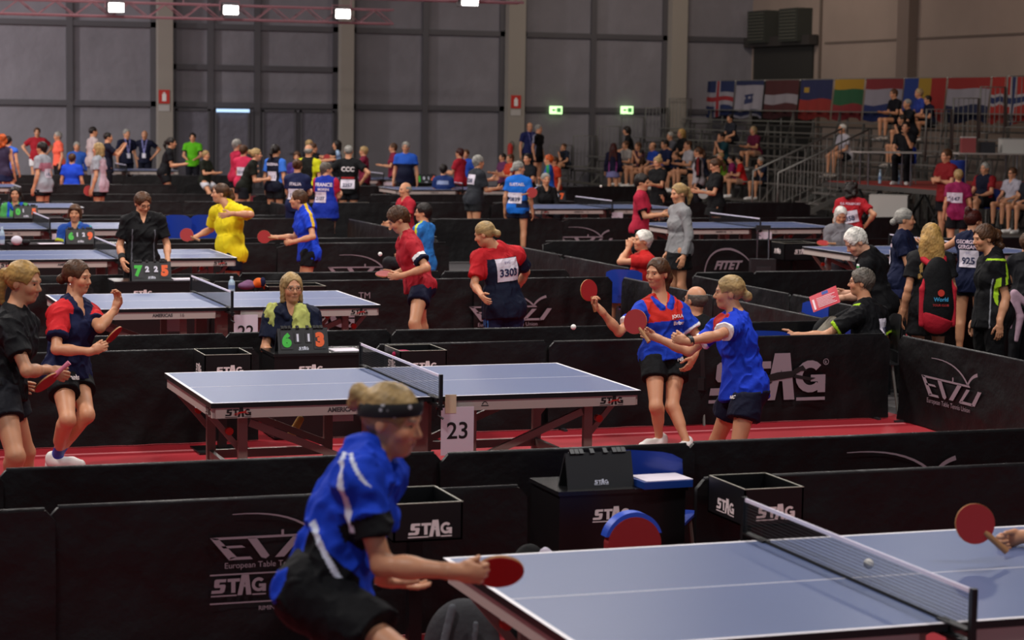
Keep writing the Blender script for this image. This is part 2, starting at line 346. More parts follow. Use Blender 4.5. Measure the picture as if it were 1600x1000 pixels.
def person(label, Z=None, px=None, py=None, face=0, pose='stand', s=None, w=1.0, fem=True, arms='down', lean=0, bend=0, hp=0, hyaw=None, ov=None, q=2,
           skin='l', hair=('short', 'brown'), shirt=None, legs=None, shoe='e8e4e0', fz=0.0, group=None, hands=None, g=.0, glasses=False, sok=None, hs=1.0, seat=.5, base=None, cat='person', nosh=False):
    """one figure: crown of the head at pixel px,py and depth Z; face: 0 looks at the camera, 90 to the picture's right"""
    crown = wp(px, py, Z) if base is None else None
    ph = math.radians(face); Fw = -HF*math.cos(ph)+HR*math.sin(ph); Up = np.array([0, 0, 1.]); Lf = np.cross(Up, Fw)
    def T(l, f, u): return Lf*l+Fw*f+Up*u
    # --- template at scale 1 (height 1.70), origin on the floor under the pelvis
    la = math.radians(lean); U = Up*math.cos(la)+Fw*math.sin(la); Fc = Fw*math.cos(la)-Up*math.sin(la)
    J = {}
    if pose == 'sit':
        pel = T(0, 0, seat+.04)
        for S, sg in (('L', 1), ('R', -1)):
            J['h'+S] = pel+T(sg*.09, .02, 0); J['k'+S] = pel+T(sg*.13, .43, .02); J['a'+S] = T(sg*.12, .42, .08)
    elif pose == 'stand':
        b = math.radians(bend); zz = .80*math.cos(b)+.09; pel = T(0, -.4*math.sin(b)*.6, zz+.0)
        for S, sg in (('L', 1), ('R', -1)):
            J['h'+S] = pel+T(sg*.09, 0, 0); kf = .4*math.sin(b)
            J['k'+S] = pel+T(sg*(.1+.12*math.sin(b)), kf, -.41*math.cos(b)); J['a'+S] = T(sg*(.1+.2*math.sin(b)), -.02, .09)
    J['pel'] = pel; nck = pel+U*.50; J['nck'] = nck
    for S, sg in (('L', 1), ('R', -1)):
        sh = nck+Lf*(sg*(.155 if fem else .175))-U*.05; J['s'+S] = sh
        A = arms if isinstance(arms, str) else arms[0 if S == 'L' else 1]
        e, wv = {'down': ((.06, -.03, -.27), (.02, .07, -.23)), 'hips': ((.2, -.1, -.16), (-.13, .1, -.17)), 'cross': ((.05, .07, -.25), (-.2, .12, .04)),
                 'fwd': ((.03, .1, -.25), (-.03, .22, .03)), 'up': ((.05, .12, -.22), (-.02, .14, .18)), 'out': ((.1, .22, -.1), (.04, .23, .03)), 'lap': ((.05, .08, -.25), (-.1, .2, -.07)),
                 'chin': ((-.02, .16, -.2), (-.1, .05, .22)), 'side': ((.22, .05, -.12), (.2, .08, .04)), 'back': ((.1, -.14, -.22), (-.15, -.06, -.18)), 'phone': ((.06, .2, -.16), (-.08, .14, .18))}[A]
        J['e'+S] = sh+Lf*(sg*e[0])+Fc*e[1]+(U*.5+Up*.5)*e[2]; J['w'+S] = J['e'+S]+Lf*(sg*wv[0])+Fw*wv[1]+Up*wv[2]
    nf = unit(U*.75+Up*.45+Fw*.12); J['head'] = nck+nf*.165
    cz = J['head'][2]+.115
    # --- scale and place
    if base is not None: s = s or 1.0; off = np.array(base, float); sc = lambda p: off+np.array(p)*s
    elif ov and 'pel' in ov: s = s or 1.0; off = wp(ov['pel'][0], ov['pel'][1], Z+(ov['pel'][2] if len(ov['pel']) > 2 else 0))-J['pel']*s; sc = lambda p: off+np.array(p)*s
    else:
        if s is None: s = float(np.clip((crown[2]-fz)/cz, .84, 1.14)) if pose == 'stand' else 1.0
        hc = J['head']+np.array([0, 0, .115]); off = crown-hc*s
        if pose == 'stand': off[2] = fz if abs(off[2]-fz) < .12 else off[2]
        if off[2] < fz-.02 and pose == 'sit': pass
        sc = lambda p: off+np.array(p)*s

    J = {k: sc(v) for k, v in J.items()}
    Zb = depth(J['pel'])
    if ov:
        LEN = {'e': .27, 'w': .24, 'k': .40, 'a': .39}; PAR = {'e': 's', 'w': 'e', 'k': 'h', 'a': 'k'}
        tn = {k: v.copy() for k, v in J.items()}
        for k in ['pel', 'nck', 'head', 'sL', 'sR', 'hL', 'hR', 'eL', 'eR', 'wL', 'wR', 'kL', 'kR', 'aL', 'aR']:
            if k in ov:
                a = ov[k]; t = k[0]
                if len(a) > 2 and a[2] == 'f': J[k] = wz(a[0], a[1], fz+.085*s); continue
                if t in LEN and len(k) == 2:
                    par = J[PAR[t]+k[1]]; L = LEN[t]*s; d = ray(a[0], a[1]); o = CAM-par; A = d@d; B = 2*(o@d); Cc = o@o-L*L; D = B*B-4*A*Cc
                    J[k] = CAM+d*((-B+(1 if a[2] > 0 else -1)*math.sqrt(max(D, 0)))/(2*A))
                else: J[k] = wp(a[0], a[1], Zb+(a[2] if len(a) > 2 else 0))
            elif k in ('sL', 'sR', 'head'): J[k] = J['nck']+(tn[k]-tn['nck'])
            elif k in ('hL', 'hR'): J[k] = J['pel']+(tn[k]-tn['pel'])
            elif k[0] in PAR and len(k) == 2: J[k] = J[PAR[k[0]]+k[1]]+(tn[k]-tn[PAR[k[0]]+k[1]])
    bz = min(J['aL'][2], J['aR'][2])-.085*s
    bs = np.array([J['pel'][0], J['pel'][1], bz if abs(bz-fz) > .03 else fz])
    # --- frames
    U = unit(J['nck']-J['pel']); D = np.linalg.norm(J['nck']-J['pel']); Lc = J['sL']-J['sR']; Lc = unit(Lc-U*(Lc@U)); Fc = np.cross(Lc, U)
    Up_ = unit(U*.6+Up*.4); Lp = J['hL']-J['hR']; Lp = unit(Lp-Up_*(Lp@Up_)); Fp = np.cross(Lp, Up_)
    hy = math.radians(face if hyaw is None else hyaw); hF0 = -HF*math.cos(hy)+HR*math.sin(hy); hpr = math.radians(hp)
    hf = hF0*math.cos(hpr)-Up*math.sin(hpr); hu = Up*math.cos(hpr)+hF0*math.sin(hpr); hl = np.cross(hu, hf); HRm = np.array([hl, hf, hu]); z = s*hs
    H = lambda x, y, u: J['head']+(hl*x+hf*y+hu*u)*z
    RC = np.array([Lc, Fc, U]); RP = np.array([Lp, Fp, Up_]); fw = 1+(w-1)*.5
    fine = q <= 1
    hb, hf_ = {0: (.010*s, .0042), 1: (.011, .0055), 2: (.016, .009), 3: (.022, .014), 4: (.03, .024)}[q]
    def torso(f, g=0, bot=True, cuts=()):
        f.ell(J['pel']+U*.66*D, RC, (.148*w*s+g, .103*w*s+g, .17*s+g), .05, cuts)
        f.cone(J['sL']-Lc*.02, J['sR']+Lc*.02, .052*s*fw+g, .052*s*fw+g, .05, cuts)
        f.ell(J['pel']+U*.33*D, RC, (.118*w*s+g, .090*w*s+g, .15*s+g), .05, cuts)
        for sg in (1, -1):
            f.cone(J['nck']+U*.015, J['s'+('L' if sg > 0 else 'R')], .05*s+g*.6, .05*s+g, .04, cuts)
            if fem: f.ell(J['pel']+U*.60*D+Fc*.068*w*s+Lc*sg*.062*s, RC, (.056*s*fw+g, .048*s*fw+g, .06*s*fw+g), .06, cuts)
        if w > 1.12: f.ell(J['pel']+U*.2*D+Fc*.05*s, RC, (.13*w*s+g, .10*w*s+g, .13*s+g), .06, cuts)
        if bot:
            f.ell(J['pel']+Up_*.01, RP, (.152*w*s+g, .110*w*s+g, .115*s+g), .05, cuts)
            for S in 'LR': f.ell(J['h'+S]-Fp*.045*s+Up_*.01, RP, (.085*w*s+g, .085*w*s+g, .095*s+g), .05, cuts)
    def hand(f, S):
        wv = J['w'+S]; hd = unit(J['w'+S]-J['e'+S]); o = (hands or {}).get(S, {})
        if 'to' in o: hd = unit(wp(o['to'][0], o['to'][1], depth(wv)+(o['to'][2] if len(o['to']) > 2 else 0))-wv)
        inn = (Lf if S == 'R' else -Lf); pn = o.get('pn'); pn = np.array(pn) if pn is not None else inn*.8-Fw*.2
        pn = pn-hd*(pn@hd); pn = unit(pn) if np.linalg.norm(pn) > .1 else unit(np.cross(hd, Up))
        lat = np.cross(pn, hd); 
        if (lat@(Fw*.6+Up*.8)) < 0: tsg = -1
        else: tsg = 1
        lat = lat*tsg; cu = o.get('curl', .35); a = s*.95
        f.ell(wv+hd*.052*a, np.array([lat, pn, hd]), (.036*a, .016*a, .052*a), .012)
        f.cone(wv-hd*.02, wv+hd*.03*a, .025*a, .024*a, .02)
        if q >= 3:
            f.cone(wv+hd*.09*a, wv+hd*.13*a+pn*.03*a, .024*a, .015*a, .02); return
        for i, (ln, lo_) in enumerate(((.95, 0), (1.05, .004), (1.0, .002), (.8, -.006))):
            p = wv+hd*(.090+lo_)*a+lat*(1.5-i)*.0178*a; dd = hd
            for j, L in enumerate((.04, .026, .02)):
                ang = cu*(.75, 1.75, 2.4)[j]+i*.03; dd = unit(hd*math.cos(ang)+pn*math.sin(ang)+lat*(1.5-i)*(.05 if cu < .6 else .0)); p2 = p+dd*L*ln*a
                f.cone(p, p2, (.0092-.0008*j)*a, (.0086-.0009*j)*a, .004); p = p2
        p = wv+hd*.03*a+lat*.028*a; d1 = unit(hd*.8+lat*(.7 if cu < .8 else .25)+pn*(.35 if cu < .8 else .9)); p2 = p+d1*.038*a; d2 = unit(hd*.9+lat*.25+pn*(.25+cu*.4)); p3 = p2+d2*.03*a
        f.cone(p, p2, .0135*a, .011*a, .01); f.cone(p2, p3, .011*a, .0095*a, .005); f.cone(p3, p3+unit(d2+pn*cu*.5)*.022*a, .0098*a, .008*a, .004)
    # --- body (one continuous surface)
    f = Field(); torso(f)
    f.cone(J['nck']-U*.02, H(0, -.015, -.06), .056*s*fw, .05*s*(1 if fem else 1.12), .03)
    for S in 'LR':
        f.cone(J['s'+S], J['e'+S], .044*s*fw, .034*s*fw, .03); d = unit(J['w'+S]-J['e'+S])
        f.cone(J['e'+S], J['e'+S]+(J['w'+S]-J['e'+S])*.4, .034*s*fw, .036*s*fw, .02); f.cone(J['e'+S]+(J['w'+S]-J['e'+S])*.3, J['w'+S], .036*s*fw, .023*s, .02)
        hand(f, S)
        f.cone(J['h'+S], J['k'+S], .083*s*w, .049*s*fw, .04); kk = J['a'+S]-J['k'+S]
        bk = unit(-Fw-unit(kk)*(-Fw@unit(kk))); f.cone(J['k'+S], J['a'+S], .045*s*fw, .031*s, .03); f.cone(J['k'+S]+kk*.15+bk*.02*s, J['k'+S]+kk*.5+bk*.015*s, .047*s*fw, .04*s, .03)
        f.cone(J['k'+S]+kk*.02-bk*.02*s, J['k'+S]+kk*.06-bk*.015*s, .034*s, .034*s, .02)
        toe = unit(Fw+(Lf if S == 'L' else -Lf)*.25)*np.array([1, 1, .0])
        f.cone(J['a'+S]-Up*.03, J['a'+S]+toe*.09*s-Up*.055*s, .034*s, .028*s, .02)
    f.ell(H(0, -.012, .028), HRm, (.073*z, .091*z, .085*z), .01)
    f.ell(H(0, .024, -.03), HRm, (.055*z, .062*z, .076*z), .03)
    f.ell(H(0, .052, -.086), HRm, (.026*z, .026*z, .022*z), .03)
    f.cone(H(0, .080, .006), H(0, .101, -.027), .0075*z, .0105*z, .012); f.ell(H(0, .087, -.033), HRm, (.017*z, .012*z, .008*z), .01)
    f.cone(H(-.034, .074, .020), H(.034, .074, .020), .011*z, .011*z, .015)
    for sg in (1, -1):
        f.ell(H(sg*.036, .060, -.028), HRm, (.022*z, .022*z, .024*z), .02); f.ell(H(sg*.073, -.012, -.008), HRm, (.010*z, .018*z, .029*z), .008)
        f.ell(H(sg*.031, .098, .003), HRm, (.0145*z, .0155*z, .0075*z), .007, sub=True)
    f.cone(H(-.018, .081, -.056), H(.018, .081, -.056), .0055*z, .0055*z, .008); f.cone(H(-.014, .080, -.064), H(.014, .080, -.064), .0065*z, .0065*z, .007)
    sk = np.array(lin(SK.get(skin, skin))); hcol = np.array(lin(HC.get(hair[1], hair[1])))
    def bcol(V):
        C = np.tile(sk, (len(V), 1)); C *= (1+.05*nz(V, 40, 3))[:, None]; L = (V-J['head'])@HRm.T/z; x, y, u = L[:, 0], L[:, 1], L[:, 2]
        m = (np.abs(x) < .023) & (u < -.052) & (u > -.0685+.35*np.abs(x)) & (y > .070); C[m] = C[m]*.6+np.array(lin('983a34'))*.4; m = (np.abs(x) < .021) & (np.abs(u+.060) < .0016) & (y > .07); C[m] *= .45
        m = (np.abs(x) > .012) & (np.abs(x) < .046) & (u > .017) & (u < .027) & (y > .055); C[m] = C[m]*.35+np.minimum(hcol, .12)*.65
        if q >= 2:
            m = (np.abs(x) > .015) & (np.abs(x) < .044) & (u > -.006) & (u < .010) & (y > .06); C[m] *= .28
        m = (np.abs(np.abs(x)-.04) < .02) & (np.abs(u+.03) < .02) & (y > .04); C[m] *= np.array([1.04, .9, .88])
        if hair[0] in ('bald', 'ring'): pass
        elif q >= 3:
            m = (u > .03) & (y < .05); C[m] = hcol
        if sok is not None:
            for S in 'LR':
                d = V-J['a'+S]; m = (np.abs(d[:, 2]) < .05+sok[1]) & (np.linalg.norm(d, axis=1) < .09+sok[1]); C[m] = lin(sok[0])
        return C
    # skip anything above coarse in head and hands by refining boxes
    ex = []
    if q <= 3:
        hb_lo = J['head']-.135*z; hb_hi = J['head']+.135*z; ex.append((hb_lo, hb_hi, hf_))
        if q <= 2:
            for S in 'LR':
                c = J['w'+S]+unit(J['w'+S]-J['e'+S])*.075*s
                if (hands or {}).get(S, {}).get('to'): t = hands[S]['to']; c = J['w'+S]+unit(wp(t[0], t[1], depth(J['w'+S])+(t[2] if len(t) > 2 else 0))-J['w'+S])*.075*s
                ex.append((c-.115*s, c+.115*s, hf_*.75 if q == 2 else hf_*.8))
    body = mk(f, 'person', hb, SKIN, None, bs, bcol, drop=[(a, b) for a, b, _ in ex], extra=ex)
    body.location = bs; tag(body, label, cat, group)
    # --- hair
    st, hk = hair[0], hair[1]
    f = Field(); hh = {0: .0055, 1: .007, 2: .011, 3: .016, 4: .024}[q]; zc = H(0, -.012, .028)
    th = {'buzz': .004, 'ring': .006, 'bald': .006, 'bob': .009, 'mid': .010, 'pony': .010, 'lowbun': .009, 'bun': .010}.get(st, .013); face_cut = True
    if st not in ('bald', 'ring'):
        f.ell(H(0, -.016, .031), HRm, ((.075+th)*z, (.091+th)*z, (.084+th)*z), .01)
    else:
        f.ell(H(0, -.02, .02), HRm, ((.074+th)*z, (.090+th)*z, (.078+th)*z), .01, cuts=[(H(0, 0, .05 if st == 'ring' else .04), hu)])
    if st in ('short', 'curly', 'bob', 'long', 'mid'):
        f.cone(H(0, -.06, .0), H(0, -.06, -.05), .045*z, .036*z, .03)
    if st == 'curly':
        for i in range(14):
            a = i*2.4; f.ell(H(.07*math.sin(a), -.03+.07*math.cos(a)*.7-.02, .02+.06*math.cos(i*1.7)), HRm, (.04*z,)*3, .02)
        for i in range(8): f.ell(H(.06*math.sin(i*2.1), -.075-.015*(i % 2), .0-.02*i), HRm, (.038*z,)*3, .02)
    if st == 'fringe' or st == 'mid': f.cone(H(-.05, .066, .07), H(.05, .07, .06), .02*z, .02*z, .02)
    if st in ('bob', 'long', 'mid'):
        for sg in (1, -1):
            f.cone(H(sg*.064, -.015, .02), H(sg*.072, -.005, -.10 if st != 'mid' else -.05), .022*z, .021*z, .025)
        f.cone(H(0, -.07, .0), H(0, -.066, -.10 if st != 'mid' else -.06), .05*z, .058*z, .04)
    if st == 'long':
        for sg in (-1, 0, 1): f.cone(H(sg*.055, -.07, -.05), H(sg*.10, -.095, -.37), .06*z, .03*z, .04)
        f.cone(H(.06, .0, -.08), H(.075, .02, -.22), .03*z, .018*z, .03); f.cone(H(-.06, .0, -.08), H(-.075, .02, -.22), .03*z, .018*z, .03)
    if st in ('bun', 'topbun'):
        c = H(0, -.125, .055) if st == 'bun' else H(0, -.085, .115); f.ell(c, HRm, (.04*z, .036*z, .038*z), .012); f.cone(H(0, -.085, .03), c, .025*z, .02*z, .02)
        f.cone(c+hu*.02*z-hf*.01, c-hu*.03*z-hf*.015, .02*z, .024*z, .01)
    if st == 'lowbun': f.ell(H(0, -.125, -.03), HRm, (.034*z, .034*z, .036*z), .012); f.cone(H(0, -.09, .01), H(0, -.12, -.025), .026*z, .018*z, .02)
    if st in ('pony', 'curlpony'):
        f.cone(H(0, -.095, .035), H(0, -.125, .03), .024*z, .02*z, .02); f.cone(H(0, -.125, .03), H(0, -.145, -.05), .03*z, .032*z, .02); f.cone(H(0, -.145, -.05), H(0, -.12, -.14), .032*z, .014*z, .02)
        if st == 'curlpony':
            for i in range(7): f.ell(H(.025*math.sin(i*2), -.14-.012*math.cos(i*3), .02-.03*i), HRm, (.03*z,)*3, .015)
    # open the face
    if st not in ('ring', 'bald'):
        f.ell(H(0, .088, -.040), HRm, (.066*z, .072*z, .108*z if st not in ('fringe', 'mid') else .094*z), .008, sub=True)
        if st not in ('bob', 'long', 'mid', 'curly'):
            for sg in (1, -1): f.ell(H(sg*.07, .015, -.055), HRm, (.04*z, .048*z, .062*z), .008, sub=True)
            f.ell(H(0, -.02, -.10), HRm, (.09*z, .06*z, .045*z) if st in ('short', 'buzz', 'fringe') else (.1*z, .08*z, .055*z), .01, sub=True)
        else:
            f.ell(H(0, .02, -.11), HRm, (.055*z, .075*z, .08*z), .01, sub=True)
    else: f.ell(H(0, .08, 0), HRm, (.1*z, .085*z, .12*z), .005, sub=True)
    tied = st in ('bun', 'topbun', 'lowbun', 'pony', 'buzz', 'bald', 'ring'); dk = hcol*.55; hi_ = np.minimum(hcol*1.35, 1)
    def hcolf(V):
        L = (V-J['head'])@HRm.T/z; n = nz(np.stack([L[:, 0]*3, L[:, 1]*(.5 if tied else 1), L[:, 2]*(2 if tied else .6)], 1), 60, 5)
        t = np.clip(.5+.55*n, 0, 1)[:, None]; return dk*(1-t)+hi_*t
    if st != 'none' :
        mk(f, 'hair', hh, HAIR, body, bs, hcolf, amp=(.0025 if tied else .0045)*z if q <= 2 else .004, nsc=55, seed=11)
    # --- eyes
    if q <= 1:
        for sg in (1, -1):
            c = H(sg*.030, .0725, .002); r = .0098*z; m = MB(); n = 12
            prof = [(max(math.sin(a)*r, 1e-4), math.cos(a)*r) for a in np.linspace(0, math.pi, 12)]
            Mx = np.array([hl, hu, hf]).T; m.lathe(prof, c-bs, n, 0, Mx)
            sl = [2 if i < 2*n else 1 if i < 4*n else 0 for i in range(11*n)]+[0, 2]
            mesh_obj('eye', m.V, m.F, [mat('eye_white', 'b8aea6', .3), mat('iris_brown', '4a3322', .3), mat('pupil', '080606', .2)], body, smooth=True, slots=sl)
    if glasses:
        m = MB()
        for sg in (1, -1):
            m.tube([H(sg*.031+.022*math.cos(a), .093, .002+.016*math.sin(a))-bs for a in np.linspace(0, 2*math.pi, 13)], .0016*z if q < 2 else .0026*z, 6)
            m.tube([H(sg*.053, .092, .006)-bs, H(sg*.075, .04, .006)-bs, H(sg*.078, -.02, .002)-bs], .0016*z if q < 2 else .0026*z, 6)
        m.tube([H(-.009, .096, .004)-bs, H(.009, .096, .004)-bs], .0016*z, 6)
        m.build('glasses', mat('spectacle_frame', '17120f', .3), body)
    res = {'J': J, 'body': body, 'H': H, 'RC': RC, 'RP': RP, 'bs': bs, 'U': U, 'Lc': Lc, 'Fc': Fc, 's': s, 'D': D, 'HR': HRm, 'z': z}
    # --- shirt
    def ctx(V):
        d = V-J['pel']; c = {'u': d@U/D, 'l': d@Lc, 'f': d@Fc, 'V': V, 's': s}
        for S in 'LR':
            a = J['s'+S]; b = J['e'+S]; ba = b-a; pa = V-a; t = pa@ba/(ba@ba); dist = np.linalg.norm(pa-np.clip(t, 0, 1)[:, None]*ba, axis=1)
            sgn = 1 if S == 'L' else -1
            c['t'+S] = np.where((dist < .1*s*fw) & ((sgn*c['l'] > .135*s*w) | ((t > .3) & (dist < .075*s*fw))), t, -1)
        return c
    if shirt is not None:
        sh = dict(col='202024', g=.014, hem=.07, sleeve=.62, rules=(), long=False, loose=0, collar=None, vneck=False, amp=.0095); sh.update(shirt)
        f = Field(); G = sh['g']*s; hemc = J['pel']-Up_*sh['hem']*s
        torso(f, G, False)
        lo_ = sh['loose']
        f.ecyl(J['pel']+U*.36*D, hemc, np.array([Lp, Fp, Up_]), (.128*w*s+G, .098*w*s+G), (.158*w*s+G+lo_, .125*w*s+G+lo_), .05)
        for S in 'LR': f.ell(J['h'+S]-Fp*.045*s+Up_*.02, RP, (.088*w*s+G, .092*w*s+G, .1*s+G), .05, cuts=[(hemc, -Up_)])
        for S in 'LR':
            a, b = J['s'+S], J['e'+S]; ax = unit(b-a)
            if sh['sleeve'] > 0 and not sh['long']:
                e = a+(b-a)*sh['sleeve']; f.cone(a, e+ax*.03, .050*s*fw+G*.8, .055*s*fw+G, .035, cuts=[(e, ax)])
            elif sh['long']:
                f.cone(a, b, .05*s*fw+G, .043*s*fw+G*.8, .03); e = J['w'+S]; ax2 = unit(e-b); f.cone(b, e+ax2*.02, .043*s*fw+G*.8, .032*s+G*.6, .02, cuts=[(e-ax2*.01, ax2)])
        nd = unit(H(0, -.015, -.06)-J['nck'])
        if sh['collar'] is not None:
            cp_ = [J['nck']+Fc*a_*s+Lc*b_*s*fw+U*c_*s for a_, b_, c_ in ((.108, .036, -.062), (.092, .056, -.03), (.045, .078, .008), (-.02, .066, .03), (-.06, .0, .04), (-.02, -.066, .03), (.045, -.078, .008), (.092, -.056, -.03), (.108, -.036, -.062))]
            f.cone(J['nck']-nd*.03, J['nck']+nd*.02, .07*s*fw, .062*s*fw, .02, cuts=[(J['nck']+nd*.004-Fc*.0, unit(nd+Fc*.5))])
        else:
            f.cone(J['nck']-nd*.03, J['nck']+nd*.03, .07*s*fw, .064*s*fw, .02, cuts=[(J['nck']+nd*.006, unit(nd))])
        if sh['sleeve'] == 0:
            for S, sg in (('L', 1), ('R', -1)): f.ell(J['s'+S]+Lc*sg*.035*s, RC, (.03*s, .06*s, .07*s), .01, sub=True)
        if sh['vneck'] or sh['collar'] is not None: f.cone(J['nck']+Fc*.055*s+U*.04*s, J['nck']+Fc*.135*s-U*.10*s, .046*s, .006*s, .006, sub=True)
        if sh['collar'] is not None:
            for i_ in range(8): f.cone(cp_[i_], cp_[i_+1], .0145*s, .0145*s, .02)
        def scol(V):
            C = np.tile(lin(sh['col']), (len(V), 1)); c = ctx(V)
            for cond, cc in sh['rules']: C[cond(c)] = lin(cc)
            if sh['collar'] is not None:
                dm = np.full(len(V), 9.)
                for i_ in range(8):
                    ba = cp_[i_+1]-cp_[i_]; pa = V-cp_[i_]; t = np.clip(pa@ba/(ba@ba), 0, 1); dm = np.minimum(dm, np.linalg.norm(pa-t[:, None]*ba, axis=1))
                C[dm < .026*s] = lin(sh['collar'])
            return C
        so = mk(f, 'shirt', {0: .006, 1: .0075, 2: .0125, 3: .02, 4: .028}[q], CLOTH, body, bs, scol, amp=sh['amp']*(1 if q < 3 else .6), nsc=15, seed=int(px or 1) % 50)
        res['shirt'] = so
    # --- legwear
    if legs is not None:
        lg = dict(kind='shorts', col='121216', t=.5, g=.011, rules=(), top=.10); lg.update(legs); f = Field(); G = lg['g']*s; top = J['pel']+Up_*lg['top']*s
        if lg['kind'] == 'skirt':
            f.ell(J['pel']+Up_*.01, RP, (.150*w*s+G, .108*w*s+G, .115*s+G), .03, cuts=[(top, Up_)])
            kz = (J['kL']+J['kR'])/2; hm = J['pel']+(kz-J['pel'])*lg['t']; f.ecyl(J['pel']+Up_*.06, hm, np.array([Lp, Fp, Up_]), (.15*w*s+G, .12*w*s+G), (.20*w*s+G, .17*w*s+G), .04)
            for S in 'LR': f.ell(J['h'+S]-Fp*.045*s+Up_*.01, RP, (.086*w*s+G, .088*w*s+G, .095*s+G), .04)
        else:
            f.ell(J['pel']+Up_*.01, RP, (.150*w*s+G, .108*w*s+G, .115*s+G), .03, cuts=[(top, Up_)])
            f.ell(J['pel']+Up_*.10*s, RP, (.125*w*s+G*.5, .09*w*s+G*.5, .1*s+G), .03, cuts=[(top, Up_)])
            for S in 'LR':
                f.ell(J['h'+S]-Fp*.045*s+Up_*.01, RP, (.085*w*s+G, .085*w*s+G, .095*s+G), .05)
                a, b = J['h'+S], J['k'+S]; ax = unit(b-a)
                if lg['kind'] == 'shorts':
                    e = a+(b-a)*lg['t']; f.cone(a, e+ax*.05, .09*s*w+G, .088*s*w+G*1.2, .03, cuts=[(e, ax)])
                else:
                    f.cone(a, b, .090*s*w+G, .064*s*fw+G, .04); e = J['a'+S]; f.cone(b, e, .062*s*fw+G, .055*s+G, .03, cuts=[(e-Up*.02, -Up)])
        if shirt is not None and pose == 'stand' and not lg.get('over'):
            tp = J['pel']-Up_*(shirt.get('hem', .07)-.055)*s
            f.post.append(lambda P, D: np.maximum(D, np.minimum((P-tp.astype(np.float32))@Up_.astype(np.float32), .155*s-(P-J['pel'].astype(np.float32))@Fp.astype(np.float32))))
        def lcol(V):
            C = np.tile(lin(lg['col']), (len(V), 1)); d = V-J['pel']; c = {'u': d@Up_/s, 'l': d@Lp/s, 'f': d@Fp/s, 'V': V, 'J': J}
            for cond, cc in lg['rules']: C[cond(c)] = lin(cc)
            return C
        res['legs'] = mk(f, {'shorts': 'shorts', 'skirt': 'skirt', 'pants': 'trousers'}[lg['kind']], {0: .009, 1: .011, 2: .016, 3: .022, 4: .03}[q], CLOTH, body, bs, lcol, amp=.006 if q < 3 else .003, nsc=14, seed=int(px or 1) % 31)
    # --- shoes
    if shoe and not nosh:
        for S in 'LR':
            f = Field(); a = J['a'+S]; toe = unit((Fw+(Lf if S == 'L' else -Lf)*.25)*np.array([1, 1, 0])); gz = a[2]-.085*s
            if ov and ('toe'+S) in ov: toe = unit(np.array(ov['toe'+S], float))
            p0 = np.array([a[0], a[1], gz+.042*s])-toe*.03*s; p1 = p0+toe*.14*s-Up*.008*s; p2 = p0+toe*.20*s-Up*.014*s
            cut = [(np.array([0, 0, gz]), -Up)]
            f.cone(p0, p1, .043*s, .044*s, .02, cut); f.cone(p1, p2, .044*s, .034*s, .02, cut); f.cone(a-Up*.04*s, p0+Up*.03*s, .043*s, .045*s, .02)
            def shc(V, gz=gz):
                C = np.tile(lin(shoe), (len(V), 1)); C[V[:, 2] < gz+.018*s] = lin('d8d0c4'); return C
            mk(f, 'shoe', {0: .006, 1: .008, 2: .014, 3: .02, 4: .028}[q], SHOE, body, bs, shc)
    return res

def project(R, key, vf, centre, n, up, size, m, name, off=.004, sub=0):
    """print a flat 2-D shape on the cloth: each point is dropped on the garment along -n"""
    o = R[key]; me = o.data; bs = R['bs']
    if 'bvh'+key not in R: R['bvh'+key] = BVHTree.FromPolygons([v.co.copy() for v in me.vertices], [tuple(p.vertices) for p in me.polygons])
    bvh = R['bvh'+key]; n = unit(n); up = unit(up-n*(up@n)); rt = np.cross(up, n); c = np.array(centre)-bs; V = []; last = 0.0
    for x, y in vf[0]:
        p = c+rt*x*size+up*y*size; h = bvh.ray_cast(Vector(p+n*.25), Vector(-n), .5)
        if h[0] is not None: last = (np.array(h[0])-c)@n; V.append(p+n*(last+off))
        else: V.append(p+n*(last+off))
    return mesh_obj(name, V, vf[1], m, R['body'])
def centred(vf):
    a = np.array(vf[0]); c = (a.max(0)+a.min(0))/2; return [tuple(v) for v in a-c], vf[1]
def gridq(w, h, nx=8, ny=8):
    V = [(w*(i/nx-.5), h*(j/ny-.5)) for j in range(ny+1) for i in range(nx+1)]; F = [[j*(nx+1)+i, j*(nx+1)+i+1, (j+1)*(nx+1)+i+1, (j+1)*(nx+1)+i] for j in range(ny) for i in range(nx)]; return V, F
PAPER = mat('white_paper', 'd9cfdc', .6); BIBINK = mat('bib_ink', '1d2550', .6)
def bib(R, key, u, l, num, back=True, size=.2, tilt=0, h=.17):
    n = -R['Fc'] if back else R['Fc']; c = R['J']['pel']+R['U']*u*R['D']+R['Lc']*l*R['s']; up = R['U']+np.cross(R['U'], n)*tilt
    project(R, key, gridq(size, h, 6, 6), c, n, up, 1, PAPER, 'number_bib', .011)
    V, F, w = text_mesh(num, .03); sc = min(size*.8/w, h*.42)
    project(R, key, centred((list(V), F)), c-unit(up)*h*.12, n, up, sc, BIBINK, 'bib_number', .0165)
    V, F, w = text_mesh('EVC', .0); project(R, key, centred((list(V), F)), c+unit(up)*h*.33, n, up, h*.12, mat('bib_grey', '8a88b0', .6), 'bib_print', .0165)
def back_text(R, key, txt, u, l, h, m, back=True, bold=.03, tilt=0, name='printed_name'):
    n = -R['Fc'] if back else R['Fc']; c = R['J']['pel']+R['U']*u*R['D']+R['Lc']*l*R['s']
    V, F, w = text_mesh(txt, bold); project(R, key, centred((list(V), F)), c, n, R['U']+np.cross(R['U'], n)*tilt, h, m, name, .011)

